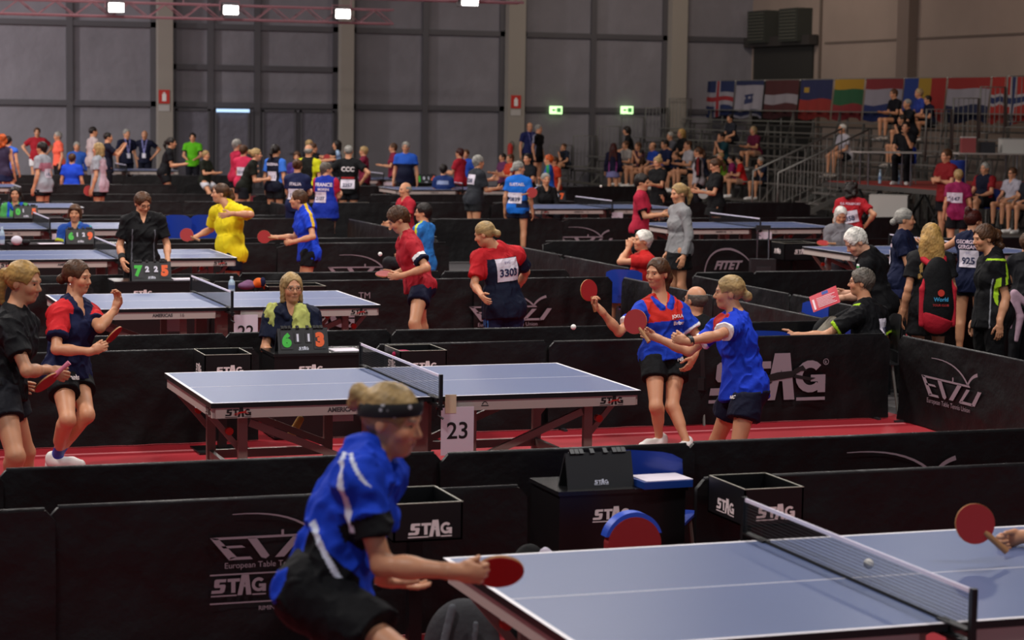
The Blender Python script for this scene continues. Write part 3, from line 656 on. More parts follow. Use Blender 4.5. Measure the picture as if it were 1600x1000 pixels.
RUB_R = mat('red_rubber', 'a01a1c', .55); RUB_K = mat('black_rubber', '161416', .5); WOOD = mat('paddle_wood', 'c48a4e', .5); GRIP = mat('paddle_grip', 'a8754a', .5)
def paddle(label, centre, normal, handle_dir, front='r', group=None, r=.078, gripcol=None, rim=None):
    """blade centre, rubber normal (side seen), direction of the handle"""
    n = unit(normal); h = unit(handle_dir-n*(np.array(handle_dir)@n)); x = np.cross(h, n); e = empty('table_tennis_paddle', centre); c0 = np.zeros(3)
    def disc(z0, z1, rr, N=28):
        m = MB(); V = []
        for zz in (z0, z1):
            for k in range(N):
                a = 2*math.pi*k/N; V.append(n*zz+x*math.sin(a)*rr-h*math.cos(a)*rr*1.05*(1 if math.cos(a) > 0 else .93))
        F = [[k, (k+1) % N, N+(k+1) % N, N+k] for k in range(N)]+[list(range(N))[::-1], list(range(N, 2*N))]; return m.add(V, F)
    disc(-.003, .003, r).build('blade', WOOD, e); disc(.003, .006, r*.985).build('front_rubber', RUB_R if front == 'r' else (RUB_K if front == 'k' else mat('grey_rubber', '9a9a98', .6)), e)
    disc(-.006, -.003, r*.985).build('back_rubber', RUB_K if front == 'r' else RUB_R, e)
    m = MB(); m.tube([h*r*.6, h*r*.85, h*(r+.04), h*(r+.088)], [.010, .0135, .0125, .0145], 10); m.build('handle', gripcol or GRIP, e)
    return tag(e, label, 'table tennis paddle', group)
def ball(label, c, group='table tennis balls in play'):
    m = MB(); prof = [(max(math.sin(a)*.02, 1e-5), -math.cos(a)*.02) for a in np.linspace(0, math.pi, 13)]; m.lathe(prof, (0, 0, 0), 20)
    o = m.build('table_tennis_ball', mat('ball_celluloid', 'f2eee8', .4), smooth=True, loc=tuple(c)); return tag(o, label, 'ball', group)
# ------------------------------------------------------------------ the hall
def fabric_wall(key, col, sc=1.2):
    return mat(key, col, .85, bump=.8, bscale=sc, bdist=.08, var=.10, vscale=.8)
XR, YB, XL, H_ = 30.7, 65.0, -26.0, 10.0
m = MB(); m.box((XL, -8, -.3), (XR, YB+.3, 0)); tag(m.build('floor', mat('hall_floor', '3a3638', .7, var=.1)), kind='structure')
m = MB(); m.box((XL, YB, 0), (XR+.3, YB+.3, H_)); tag(m.build('wall_back', fabric_wall('wall_fabric', '78747a')), kind='structure')
m = MB(); m.box((XR, -8, 0), (XR+.3, YB, H_)); tag(m.build('wall_right', mat('wall_panel', '8a7a70', .8, bump=.3, bscale=2, var=.06, vscale=1)), kind='structure')
m = MB(); m.box((XL, -8, H_), (XR, YB, H_+.2)); tag(m.build('ceiling', mat('ceiling_dark', '1c1a1c', .9)), kind='structure')
FR = mat('wall_frame_steel', '545155', .55, .3); COLM = mat('concrete_column', '8f877e', .8, bump=.3, bscale=6)
# frame grid of the rear wall: positions read off the picture, on the plane of the wall
def wallx(px, py=120): return wy(px, py, YB)[0]
tn = 1
def trim(lo, hi, m_=None):
    global tn
    q = MB(); q.box(lo, hi); tag(q.build('trim_%d' % tn, m_ or FR), kind='structure'); tn += 1
for px in (108, 328, 401, 663, 925):
    x = wallx(px); trim((x-.09, YB-.12, 0), (x+.09, YB, H_))
for a, b in ((243, 266), (527, 547), (787, 813), (1040, 1064)):
    x0, x1 = wallx(a), wallx(b); trim((x0, YB-.45, 0), (x1, YB, H_), COLM); trim((x0-.16, YB-.1, 0), (x0, YB, H_)); trim((x1, YB-.1, 0), (x1+.16, YB, H_))
for z, x0, x1 in ((4.75, 0, 1165), (2.45, 0, 1165), (7.0, 0, 1165), (3.55, 270, 527)):
    trim((wallx(x0)-2 if x0 == 0 else wallx(x0), YB-.10, z-.08), (wallx(x1) if x1 < 1100 else XR, YB, z+.08))
# double doors in the rear wall, leaves hung with grey cloth
DC = mat('door_cloth', '615d66', .85, bump=1, bscale=3, bdist=.06)
for i, (a, b) in enumerate(((273, 326), (334, 388), (408, 461), (467, 520))):
    x0, x1 = wallx(a), wallx(b); q = MB(); q.box((x0, YB-.16, .05), (x1, YB-.11, 2.28)); d = q.build('door_%d' % (i+1), DC); tag(d, kind='structure')
    q = MB()
    for xa in (x0, x1-.06): q.box((xa, YB-.2, 0), (xa+.06, YB-.1, 2.32))
    q.box((x0, YB-.2, 2.26), (x1, YB-.1, 2.34)); q.build('door_frame', FR, d)
    q = MB(); q.box((x1-.2, YB-.23, 1.0), (x1-.12, YB-.16, 1.06)); q.build('door_handle', FR, d)
x0, x1 = wallx(336), wallx(387)
q = MB(); q.box((x0, YB-.26, 2.24), (x1, YB-.17, 2.33)); tag(q.build('strip_light', mat('strip_glow', 'a8c8ec', emit=1.3)), 'pale blue lit strip above the closed grey double doors', 'light')
for px, nm in ((252, 'red fire extinguisher sign on the column beside the double doors'), (799, 'red fire extinguisher sign on the column left of the seating stand')):
    x = wallx(px); z = wy(px, 151 if px < 300 else 159, YB)[2]; e = empty('fire_sign', (x, YB-.47, z))
    q = MB(); q.box((-.16, 0, -.2), (.16, .015, .2)); q.build('sign_plate', mat('sign_red', 'b8281e', .5), e)
    q = MB(); q.box((-.06, -.006, -.13), (.06, 0, .08)); q.box((-.025, -.006, .08), (.025, 0, .13)); q.build('extinguisher_symbol', mat('sign_white', 'e0dcd8', .5), e)
    q = MB(); q.box((-.16, 0, -.42), (.16, .015, -.24)); q.build('small_plate', mat('sign_grey', 'b0aaa6', .6), e); tag(e, nm, 'sign', 'fire signs on the columns')
for px, nm in ((869, 'lit green and white exit sign nearer the column'), (980, 'lit green and white exit sign nearer the seating stand')):
    p = wy(px, 172, YB-.18); e = empty('exit_sign', tuple(p)); q = MB(); q.box((-.03, .06, -.03), (.03, .2, .03)); q.build('bracket', FR, e); q = MB(); q.box((-.2, 0, -.12), (.2, .06, .12)); q.build('sign_box', mat('exit_glow', 'b8e8a0', emit=2.0), e)
    q = MB(); q.box((.02, -.005, -.07), (.16, 0, .07)); q.add([(-.16, -.005, .0), (-.06, -.005, .05), (-.06, -.005, -.05)], [(0, 1, 2)]); q.box((-.07, -.005, -.015), (0, 0, .015)); q.build('exit_symbol', mat('exit_green', '3f8a4a', emit=.6), e); tag(e, nm, 'exit sign', 'exit signs')
# fire extinguisher hanging on the column
p = wy(798, 238, YB-.6); q = MB(); q.lathe([(.001, -.25), (.08, -.25), (.085, .2), (.05, .28), (.02, .3)], (0, 0, 0), 14); o = q.build('fire_extinguisher', mat('sign_red', 'b8281e'), smooth=False, loc=(p[0], YB-.54, 1.1)); tag(o, 'red fire extinguisher hanging on the pale column', 'fire extinguisher')
q = MB(); q.tube([(0, 0, .3), (.05, 0, .36), (.12, 0, .3), (.12, 0, .1)], .012); q.build('hose', RUB_K, o)
# right wall: panel joints and pilaster
def ry_(px, py=60): return wx(px, py, XR)[1]
for z in (4.55, 7.2): trim((XR-.03, -8, z-.03), (XR, ry_(1290), z+.03), mat('joint', '5d5048', .8))
y0, y1 = ry_(1434), ry_(1416); trim((XR-.3, y0, 0), (XR, y1, H_), mat('pilaster', '6f6058', .8))
yy = ry_(1283); trim((XR-.05, yy-.06, 0), (XR, yy+.06, 6.5), mat('joint', '5d5048', .8))
p0 = wx(1172, 180, XR-.02); p1 = wx(1272, 70, XR-.02)
q = MB(); q.box((XR-.08, p1[1], 0), (XR-.02, min(p0[1], YB-.3), p1[2])); tag(q.build('door_5', mat('roller_door', '24221f', .7)), kind='structure')
q = MB(); q.box((XR-.35, p1[1]-.3, p1[2]), (XR-.05, min(p0[1]+.3, YB-.1), p1[2]+.3)); tag(q.build('roller_housing', mat('dark_housing', '2e2a28', .6)), 'dark roller shutter housing above the wide door', 'housing')
for a, b, t_, bt, lb in ((1176, 1205, 16, 68, 'dark louvred ventilation unit nearer the hall corner'), (1225, 1256, 12, 66, 'dark louvred ventilation unit over the right half of the roller door')):
    A = wx(a, bt, XR-.3); B = wx(b, t_, XR-.3); e = empty('ventilation_unit', (XR, (A[1]+B[1])/2, A[2])); hw = abs(A[1]-B[1])/2; hh = B[2]-A[2]
    q = MB(); q.box((-.5, -hw, 0), (0, hw, hh)); q.build('casing', mat('vent_case', '2b2d28', .6), e)
    q = MB()
    for k in range(9): q.box((-.53, -hw*.85, hh*(.08+.1*k)), (-.5, hw*.85, hh*(.13+.1*k)))
    q.build('louvre', mat('vent_slat', '46463e', .5), e); tag(e, lb, 'ventilation unit', 'ventilation units')
# lighting trusses with floodlights
TR = mat('truss_metal_pink_lit', '9a7078', .4, .2)  # pink light on the trusses is put into the metal colour
def truss(a, b, lb, hgt=.35, n=24):
    a = np.array(a); b = np.array(b); d = unit(b-a); sd = unit(np.cross(d, (0, 0, 1)))*hgt/2; e = empty('lighting_truss', tuple(a)); q = MB(); L = np.linalg.norm(b-a)
    cs = [np.array((0, 0, hgt/2))+sd, np.array((0, 0, hgt/2))-sd, np.array((0, 0, -hgt/2))+sd, np.array((0, 0, -hgt/2))-sd]
    for c in cs: q.tube([c, c+d*L], .03, 6)
    q.build('chord', TR, e); q = MB()
    for i in range(n):
        p = d*L*i/n; p2 = d*L*(i+1)/n
        for s_ in (0, 1): q.tube([p+cs[s_ if i % 2 else s_+2], p2+cs[s_+2 if i % 2 else s_]], .014, 5)
        q.tube([p+cs[2 if i % 2 else 3], p2+cs[3 if i % 2 else 2]], .014, 5)
    q.build('lattice', TR, e); q = MB()
    for t_ in (.1, .5, .9): q.tube([d*L*t_+np.array((0, 0, hgt/2)), d*L*t_+np.array((0, 0, H_-a[2]))], .01, 5)
    q.build('hanging_cable', TR, e); tag(e, lb, 'truss', 'lighting trusses')
A = wy(-60, 13, 55.); B = wy(612, 22, 55.); A[2] = B[2] = (A[2]+B[2])/2
truss(A, B, 'long red-lit lattice truss carrying three floodlights')
A = wy(180, 2, 47.); B = wy(814, 3, 47.); A[2] = B[2] = B[2]+.15
truss(A, B, 'upper red-lit lattice truss with one floodlight at the picture edge')
LAMPG = mat('flood_glow', 'fff6f0', emit=60)
for px, py, Y, lb in ((181, 12, 54.6, 'bright floodlight with a pink glow at the truss left end'), (360, 16, 54.6, 'bright floodlight in the middle of the long truss'), (535, 22, 54.6, 'bright floodlight at the right end of the long truss'), (733, 1, 46.6, 'floodlight on the upper truss cut by the picture edge')):
    p = wy(px, py, Y); e = empty('floodlight', tuple(p)); q = MB(); q.box((-.2, -.05, -.12), (.2, .3, .14)); q.build('housing', mat('lamp_house', '2a2a2c', .5), e)
    q = MB(); q.box((-.17, -.09, -.10), (.17, -.05, .10)); q.build('lens', LAMPG, e)
    q = MB(); q.tube([(-.24, .1, 0), (-.24, .1, .22), (.24, .1, .22), (.24, .1, 0)], .018, 6); q.build('yoke', TR, e); tag(e, lb, 'floodlight', 'floodlights on the trusses')

# ------------------------------------------------------------------ red sports floor
RED = mat('red_mat', '9c1f2a', .55, spec=.35, bump=.25, bscale=150, bdist=.002, var=.05, vscale=2)
q = MB(); q.box((-9, 4.5, 0), (9.1, 59, .006)); tag(q.build('court_floor', RED), kind='structure')
q = MB(); q.box((12.2, 16, 0), (21, 59, .006)); tag(q.build('court_floor', RED), kind='structure')
TAPE = mat('floor_tape', 'd87a80', .5); 
for y in (11.5, 15.75): q = MB(); q.box((-9, y, .006), (8.9, y+.05, .009)); tag(q.build('trim_%d' % tn, TAPE), kind='structure'); tn += 1

# ------------------------------------------------------------------ court barriers
BCL = mat('barrier_cloth', '0c0b0d', .5, spec=.3, bump=.6, bscale=5, bdist=.03, var=.18, vscale=3)
BFR = mat('barrier_frame', '454548', .4, .6)
BN = 0
def barrier(x0, y0, x1, y1, label, hgt=.70, face=None, logos=(), seed=None):
    """one cloth covered surround: rounded upper corners, a tube frame, slightly creased cloth"""
    global BN
    BN += 1; sd = seed or BN; a = np.array([x0, y0, 0.]); b = np.array([x1, y1, 0.]); L = np.linalg.norm(b-a); d = (b-a)/L; n = np.array([d[1], -d[0], 0])
    big = (y0+y1)/2 < 24; nu = max(8, int(L/(.04 if big else .16))); nv = 16 if big else 6; R = .045; t = .016
    us = np.linspace(0, L, nu+1); V = []
    for side in (1, -1):
        for j in range(nv+1):
            for u in us:
                e = min(u, L-u); top = hgt-(R-math.sqrt(max(R*R-(R-e)**2, 0)) if e < R else 0); z = .015+(top-.015)*j/nv
                V.append((u, side*t, z))
    V = np.array(V); fr = V[:, 2]/hgt
    P = np.stack([V[:, 0]*1.0, V[:, 1]*0+sd*3.1, V[:, 2]*.8], 1)
    w1 = nz(P, 7, sd); w2 = nz(P@np.array([[1, 0, .8], [0, 1, 0], [.9, 0, -.7]]), 13, sd+4)
    V[:, 1] += (.022*w1+.009*w2+.012*np.maximum(1-3*np.abs(nz(P@np.array([[1, 0, .5], [0, 1, 0], [-.6, 0, 1]]), 5, sd+7)), 0))*np.clip(1-fr, 0, 1)**.5*1.0*(fr < .97)
    W_ = (nu+1); F = []; hf = W_*(nv+1)
    for s_ in (0, 1):
        for j in range(nv):
            for i in range(nu):
                q_ = [s_*hf+j*W_+i, s_*hf+j*W_+i+1, s_*hf+(j+1)*W_+i+1, s_*hf+(j+1)*W_+i]; F.append(q_ if s_ == 0 else q_[::-1])
    N0 = len(V); V = np.concatenate([V, V])                  # edge strips on their own corners, so the panel keeps a crisp top
    for i in range(nu): F.append([N0+k for k in (nv*W_+i, nv*W_+i+1, hf+nv*W_+i+1, hf+nv*W_+i)]); F.append([N0+k for k in (i+1, i, hf+i, hf+i+1)])
    for j in range(nv):
        F.append([N0+k for k in (j*W_, (j+1)*W_, hf+(j+1)*W_, hf+j*W_)]); F.append([N0+k for k in ((j+1)*W_+nu, j*W_+nu, hf+j*W_+nu, hf+(j+1)*W_+nu)])
    WV = a+V[:, [0]]*d+V[:, [1]]*n*1.0+V[:, [2]]*np.array([0, 0, 1.])
    c = (a+b)/2; e = empty('court_barrier', tuple(c))
    mesh_obj('cloth_cover', WV-c, np.array(F), BCL, e, smooth=True)
    q = MB(); q.tube([d*(-L/2+R)+np.array((0, 0, hgt+.002)), d*(L/2-R)+np.array((0, 0, hgt+.002))], .012, 6)
    q.build('top_tube', mat('barrier_hem', '1c1b1d', .45, bump=.6, bscale=20), e, smooth=True)
    q = MB()
    for s_ in (-L/2+.12, L/2-.12): q.bar(d*s_+n*.1+np.array((0, 0, .012)), d*s_-n*.1+np.array((0, 0, .012)), .03, .02)
    q.build('foot', BFR, e)
    for vf, u, z, sc, mm in logos:
        o = flat('printed_logo', vf, d*(u-L/2)+n*(t+.022+(.003 if vf is DOG else 0))+np.array((0, 0, z)), d, (0, 0, 1), sc, mm, e)
    return tag(e, label, 'barrier', 'black court barriers')
ORD = ['first', 'second', 'third', 'fourth', 'fifth', 'sixth', 'seventh', 'eighth', 'ninth', 'tenth']
def row(y, xs, desc, logos={}):
    for i in range(len(xs)-1):
        if xs[i] is None or xs[i+1] is None: continue
        k = [j for j in range(i+1) if xs[j] is not None and xs[j+1] is not None]
        barrier(xs[i]-.012, y+(.045 if i % 2 else 0), xs[i+1]+.012, y+(.045 if i % 2 else 0), '%s black barrier panel from the left %s' % (ORD[len(k)-1], desc), logos=logos.get(i, ()))
STG = STAG
# rows: (rear of court / front of next) measured from the picture
X = lambda px, py, y: round(float(wy(px, py, y)[0]), 2)
XA = X(80, 790, 9.9); ZP = lambda px, py, y: float(wy(px, py, y)[2]); UL = X(335, 850, 9.87)-XA
def hline(z0, w): return ([(0, 0), (w, 0), (w, .007), (0, .007)], [[0, 1, 2, 3]])
row(9.9, [-1.6, XA, X(822, 765, 9.9)], 'behind the nearest court', {1: [(ETTU_L, UL, ZP(335, 843, 9.87)-.62*.175, .175, PRINT_G), (STAG, UL+.01, ZP(335, 934, 9.87)+.01, .066, PRINT_G), (hline(0, .64), UL, ZP(335, 903, 9.87), 1, PRINT_G), (hline(0, .64), UL, ZP(335, 948, 9.87), 1, PRINT_G),
    (tm('EUROPE 2023', .07, 0, 0, .01), UL+.3, ZP(335, 932, 9.87), 1, PRINT_G), (tm('RIMINI, ITALY', .024, 0, 0, .01), UL+.23, ZP(410, 957, 9.87), 1, PRINT_G)]})
row(9.92, [X(1090, 745, 9.92), X(1090, 745, 9.92)+2.6, X(1090, 745, 9.92)+5.2], 'starting right of the nearest score table')
row(10.98, [-2.2, X(2, 735, 10.98), X(690, 706, 10.98), X(1080, 692, 10.98), X(1080, 692, 10.98)+2.4, X(1080, 692, 10.98)+4.8], 'along the near side of court twenty-three', {3: [(ETTU_L, X(1315, 722, 10.98)-X(1080, 692, 10.98)-.1, ZP(1420, 716, 10.98)-.26, .25, PRINT_G)]})
_ring = [(math.cos(a)*q, math.sin(a)*q) for q in (1.0, .82) for a in np.linspace(0, 2*math.pi, 17)[:16]]
row(16.1, [.2, X(402, 545, 16.1), None, X(590, 545, 16.1), X(860, 540, 16.1), 8.9], 'along the far side of court twenty-three', {4: [(STAG, X(1290, 600, 16.08)-X(860, 540, 16.1)-3.84*.265, ZP(1290, 612, 16.08), .265, PRINT_G), (DOG, X(1290, 600, 16.08)-X(860, 540, 16.1)-3.84*.265, ZP(1290, 612, 16.08)+.02, .265, mat('dog_black', '100f11', .6)), (tm('R', .026, .012, .01), X(1290, 563, 16.08)-X(860, 540, 16.1)-.01, ZP(1290, 570, 16.08), 1, PRINT_G), ((_ring, [[i, (i+1) % 16, 16+(i+1) % 16, 16+i] for i in range(16)]), X(1290, 563, 16.08)-X(860, 540, 16.1)+.012, ZP(1290, 567, 16.08)+.012, .026, PRINT_G)]})
row(17.15, [.4, X(412, 522, 17.15)-.3, X(612, 521, 17.15), X(1010, 516, 17.15), 8.9], 'along the near side of court twenty-two')
LX = X(400, 500, 22.1)
SX2 = X(235, 440, 22.2)
row(22.15, [1.2, SX2-.6, None, SX2+.62, LX, X(668, 440, 22.1), 7.3, X(957, 436, 22.1)], 'along the far side of court twenty-two', {4: [(join2(STAG, tm('GLOBAL', .45, 1.9, -.75, .01), tm('TM', .25, 4.0, 1.15)), .06, .22, .26, PRINT_G)], 6: [(ETTU_L, X(735, 480, 22.1)-7.3, ZP(735, 479, 22.1)-.16, .255, PRINT_G)]})
row(23.2, [1.3, X(375, 430, 23.2), X(690, 427, 23.2), 8.75], 'along the near side of court twenty-one')
row(28.15, [1.6, X(105, 385, 28.2)-.82, None, X(110, 385, 28.2)+.82, X(435, 382, 28.15), X(700, 385, 28.15)], 'along the far side of court twenty-one', {4: [(ETTU_L, X(512, 420, 28.15)-X(435, 382, 28.15), ZP(512, 417, 28.15)-.16, .26, PRINT_G)]})
row(29.2, [1.8, 4.2, 6.6, 8.8], 'along the near side of court twenty')
row(34.2, [.0, X(37, 350, 34.2)-.65, None, X(37, 350, 34.2)+.65, 4.4, 6.8, 8.9], 'along the far side of court twenty', {3: [(join2(arcstrip(bez((0, 0), (.5, 1.0), (1, .9)), .03, .06), arcstrip(bez((1, .9), (1.7, .7), (2, 0)), .06, .02)), .3, .25, .35, PRINT_G)]})
row(35.3, [2.4, 4.8, 7.2, 9.0], 'along the near side of court nineteen')
row(40.2, [2.8, 5.2, 7.6, 9.2], 'along the far side of court nineteen')
row(43.4, [1.5, 4.0, 6.4, 9.0], 'along the near side of court eighteen')
row(48.4, [1.5, 4.0, 6.4, 9.0], 'along the far side of court eighteen')
row(54.5, [.5, 3.2, 6.0, 9.0, 12], 'in front of the rear wall')
# courts on the right-hand side of the aisle
row(34.0, [X(672, 345, 34.), 12.7, X(950, 380, 34.)+.9, 16.6, 19], 'in front of the fourth court beyond the aisle', {1: [(ETTU_L, X(875, 378, 34.)-12.7, ZP(875, 370, 34.)-.16, .26, PRINT_G)]})
row(28.3, [X(850, 378, 28.3), 12.6, X(1050, 383, 28.3), 16.4, 18.8], 'in front of the third court beyond the aisle', {1: [(join2(arcstrip(bez((0, 0), (.5, .9), (1.1, 0)), .04, .14), tm('JOOLA', .55, 1.2, -.35, .03)), .02, .32, .34, PRINT_G)],
    2: [(join2(arcstrip(bez((0, -.3), (.1, 1.3), (1.6, 1.15)), .05, .12), arcstrip(bez((1.6, 1.15), (2.6, .9), (3.0, .1)), .12, .02), tm('FITET', .5, .6, 0, .04, .35), tm('FEDERAZIONE ITALIANA TENNISTAVOLO', .12, .4, -.28)), .50, .29, .25, PRINT_G)]})
row(22.6, [X(1085, 430, 22.6), X(1180, 430, 22.6), 13.2, 15.6, 18], 'in front of the second court beyond the aisle')
row(39.7, [9.4, 11.4, 13.4, 15.6, 17.9, 20.1], 'behind the fourth court beyond the aisle'); row(43.3, [9.6, 12.0, 14.4, 16.8], 'in front of the fifth court beyond the aisle'); row(47.9, [12.5, 15, 17.5, 20], 'in front of the far court beyond the aisle')
row(18.4, [X(1545, 512, 18.4), X(1545, 512, 18.4)+2.4], 'at the right edge of the picture')
row(19.9, [X(1420, 503, 19.9), X(1420, 503, 19.9)+2.4], 'behind the woman with the red backpack')
# barriers running away from the camera
def side(x, ys, desc, logos={}):
    for i in range(len(ys)-1):
        barrier(x, ys[i+1]-.01, x, ys[i]+.01, '%s black barrier panel in the line running away %s' % (ORD[i], desc), logos=logos.get(i, ()))
side(8.95, [11.1, 13.55, 15.98], 'right of court twenty-three', {1: [(ETTU_L, .42, .28, .25, PRINT_G)]})
side(8.97, [17.3, 19.7, 22.1], 'right of court twenty-two')
side(9.55, [23.3, 25.5, 27.7], 'right of court twenty-one'); side(9.1, [29.3, 31.7, 34.1], 'right of court twenty')
side(9.2, [35.4, 37.8, 40.1], 'right of court nineteen')
side(9.85, [17.5, 19.8, 22.2], 'past the seated man in lime')

# ------------------------------------------------------------------ table tennis tables
TOP = mat('table_blue', '56658f', .36, spec=.45, bump=.08, bscale=400, bdist=.001, var=.02, vscale=2); LINE = mat('table_line', 'eeeaf0', .45); EDGE = mat('table_edge', '0d0d10', .4)
APR = mat('apron_white', 'b4a8a2', .5); STEEL = mat('undercarriage', '8a7870', .45, .15); KN = mat('red_knob', 'c22a1a', .4); NETM = mat('net_cord', '14151a', .8); BAND = mat('net_band', 'e4dcee', .6); POST = mat('net_post', '0c0c0e', .4)
_net = None
def table(x, y, label, num=None, ams=True, det=2, group='blue table tennis tables', nets=1.0):
    global _net
    e = empty('table_tennis_table', (x, y, 0)); L, Wd, h = 1.37, .7625, .76
    for sg in (-1, 1):
        q = MB(); x0, x1 = (-L, -.004) if sg < 0 else (.004, L); q.box((x0, -Wd, h-.028), (x1, Wd, h)); q.build('tabletop', [EDGE], e)
        q = MB(); q.box((x0+.001, -Wd+.001, h), (x1-.001, Wd-.001, h+.0012)); q.build('playing_surface', TOP, e)
        q = MB(); z0, z1 = h+.0012, h+.0022; q.box((x0, -Wd, z0), (x1, -Wd+.02, z1)); q.box((x0, Wd-.02, z0), (x1, Wd, z1)); q.box((x0, -.0015*2, z0), (x1, .003, z1))
        xe = x0 if sg < 0 else x1-.02; q.box((xe, -Wd, z0), (xe+.02, Wd, z1+.0002)); q.build('white_line', LINE, e)
        q = MB(); xa, xb = (-L+.03, -.11) if sg < 0 else (.11, L-.03)
        q.box((xa, -Wd+.012, h-.092), (xb, -Wd+.03, h-.028)); q.box((xa, Wd-.03, h-.092), (xb, Wd-.012, h-.028)); xe = xa-.018 if sg < 0 else xb; q.box((xe, -Wd+.03, h-.092), (xe+.018, Wd-.03, h-.028)); q.build('apron', APR, e)
        q = MB(); q.box((x0*.99 if sg < 0 else .05, -.70, h-.09), (x1-.05 if sg < 0 else x1*.99, -.66, h-.03)); q.build('rail', STEEL, e); q = MB(); q.box((x0*.99 if sg < 0 else .05, .66, h-.09), (x1-.05 if sg < 0 else x1*.99, .70, h-.03)); q.build('rail', STEEL, e)
        for lx, ly in ((1.12, -.48), (1.12, .48), (.34, -.48), (.34, .48)):
            q = MB(); q.box((sg*lx-.028, ly-.02, 0.0), (sg*lx+.028, ly+.02, h-.06)); q.build('leg', STEEL, e)
        q = MB(); q.bar((sg*1.12, -.48, .26), (sg*.34, -.48, .26), .03, .055); q.bar((sg*1.12, .48, .26), (sg*.34, .48, .26), .03, .055); q.bar((sg*1.12, -.48, .26), (sg*1.12, .48, .26), .03, .05); q.build('crossbar', STEEL, e)
        q = MB()
        for ly in (-.48, .48):
            q = MB(); q.bar((sg*1.08, ly, .60), (sg*.34, ly, .30), .03, .045); q.build('diagonal_brace', STEEL, e); q = MB(); q.bar((sg*1.12, ly+.03, .42), (sg*1.33, ly+.03, h-.09), .018, .035); q.build('end_brace', STEEL, e)
        for ly in (-.45, .51): q = MB(); q.lathe([(.001, -.02), (.024, -.02), (.024, .02), (.001, .02)], (sg*1.2, ly-.02, .55), 10, 0, np.array([[1, 0, 0], [0, 0, 1], [0, 1, 0.]])); q.build('red_lock', KN, e)
    q = MB(); q.box((-.06, -.52, .05), (.06, .52, .12)); q.box((-.05, -.5, .12), (.05, -.42, h-.05)); q.box((-.05, .42, .12), (.05, .5, h-.05)); q.box((-.5, -.5, .03), (.5, -.44, .08)); q.box((-.5, .44, .03), (.5, .5, .08)); q.build('centre_frame', STEEL, e)
    for wx_ in (-.46, .46):
        for wy_ in (-.47, .47): q = MB(); q.lathe([(.001, -.015), (.04, -.015), (.04, .015), (.001, .015)], (wx_, wy_, .04), 12, 0, np.array([[1, 0, 0], [0, 0, 1], [0, 1, 0.]])); q.build('wheel', RUB_K, e)
    # net with posts
    Nw = .915; zt = h+.1525
    if _net is None:
        q = MB(); ny = 122; nzv = 10; tw = .0013
        for i in range(ny+1): yy = -Nw+2*Nw*i/ny; q.box((-tw/2, yy-tw/2, h+.004), (tw/2, yy+tw/2, zt-.012))
        for j in range(nzv+1): zz = h+.006+(.134)*j/nzv; q.box((-tw/2, -Nw, zz-tw/2), (tw/2, Nw, zz+tw/2))
        _net = q.build('net_mesh', NETM, e)
        _net['kind'] = 'stuff'
    else:
        c = _net.copy(); COL.objects.link(c); c.parent = e
    q = MB(); q.box((-.004, -Nw, zt-.015), (.004, Nw, zt)); q.build('net_band', BAND, e)
    q = MB(); q.box((-.003, -.76, h+.003), (.003, .76, h+.012)); q.build('lower_cord', NETM, e)
    for sg in (-1, 1):
        q = MB(); q.box((-.011, sg*Nw-.011, h-.06), (.011, sg*Nw+.011, zt+.004)); q.box((-.02, min(sg*.70, sg*.93), h-.045), (.02, max(sg*.70, sg*.93), h-.030)); q.box((-.018, min(sg*.70, sg*.90), h+.002), (.018, max(sg*.70, sg*.90), h+.010)); q.build('net_post', POST, e)
        q = MB(); q.tube([(0, sg*.86, h-.03), (0, sg*.86, h-.10), (.03, sg*.88, h-.12)], .007, 6); q.build('clamp_screw', POST, e)
    yf = -Wd+.012-.0012
    for lx in (-1.28, 1.1): flat('printed_logo', join2(STAG), (lx, yf, h-.078), (1, 0, 0), (0, 0, 1), .040, PRINT_K, e); flat('running_dog', DOG, (lx, yf-.0008, h-.078), (1, 0, 0), (0, 0, 1), .040, PRINT_R, e)
    flat('printed_logo', STAG, (-L+.012-.0012, -.55, h-.078), (0, -1, 0), (0, 0, 1), .040, PRINT_K, e)
    flat('model_name', tm('16', .75, 6.1, 0), (-.66, yf, h-.075), (1, 0, 0), (0, 0, 1), .040, mat('grey_print', '4a4446', .6), e)
    flat('model_name', tm('AMERICAS', .75, 0, 0, .05), (-.66, yf, h-.075), (1, 0, 0), (0, 0, 1), .040, mat('grey_print', '4a4446', .6), e)
    flat('table_mark', join2(arcstrip(bez((0, .5), (.5, 1.5), (1, .5)), .2, .1), ([(-.2, .2), (1.2, .2), (1.2, .38), (-.2, .38)], [[0, 1, 2, 3]])), (.32, yf, h-.075), (1, 0, 0), (0, 0, 1), .035, PRINT_K, e)
    if num:
        for (sx, ys_) in ((.02, -1),) + (((-.32, 1),) if det > 1 else ()):
            s_ = empty('number_sheet', (x+sx+.13, y+ys_*(Wd+.02), h-.36)); q = MB(); q.box((-.105, -.003, 0), (.105, 0, .297)); q.build('paper', PAPER, s_)
            V, F, w_ = text_mesh(num, .012); o = flat('table_number', (list(map(tuple, V)), F), (-.095*(1 if ys_ < 0 else -1)*min(1, w_/1.6)*.9, -.005 if ys_ < 0 else .002, .10), (1 if ys_ < 0 else -1, 0, 0), (0, 0, 1), .105, PRINT_K, s_)
            tag(s_, 'white paper sheet reading %s hanging from the %s edge of its table' % (num, 'near' if ys_ < 0 else 'far'), 'number sheet', 'table number sheets')
    return tag(e, label, 'table tennis table', group)
table(3.94, 7.39, 'blue tennis table nearest the camera cut by the lower picture edge')
table(3.95, 13.53, 'blue tennis table with the number 23 sheet', '23')
table(3.95, 19.56, 'blue tennis table with the number 22 sheet behind the glasses-wearing umpire', '22')
table(3.95, 25.6, 'blue tennis table in front of the standing umpire in black and the yellow player', det=1)
table(3.95, 31.5, 'blue tennis table behind the seated umpire in blue and lime', '20', det=1)
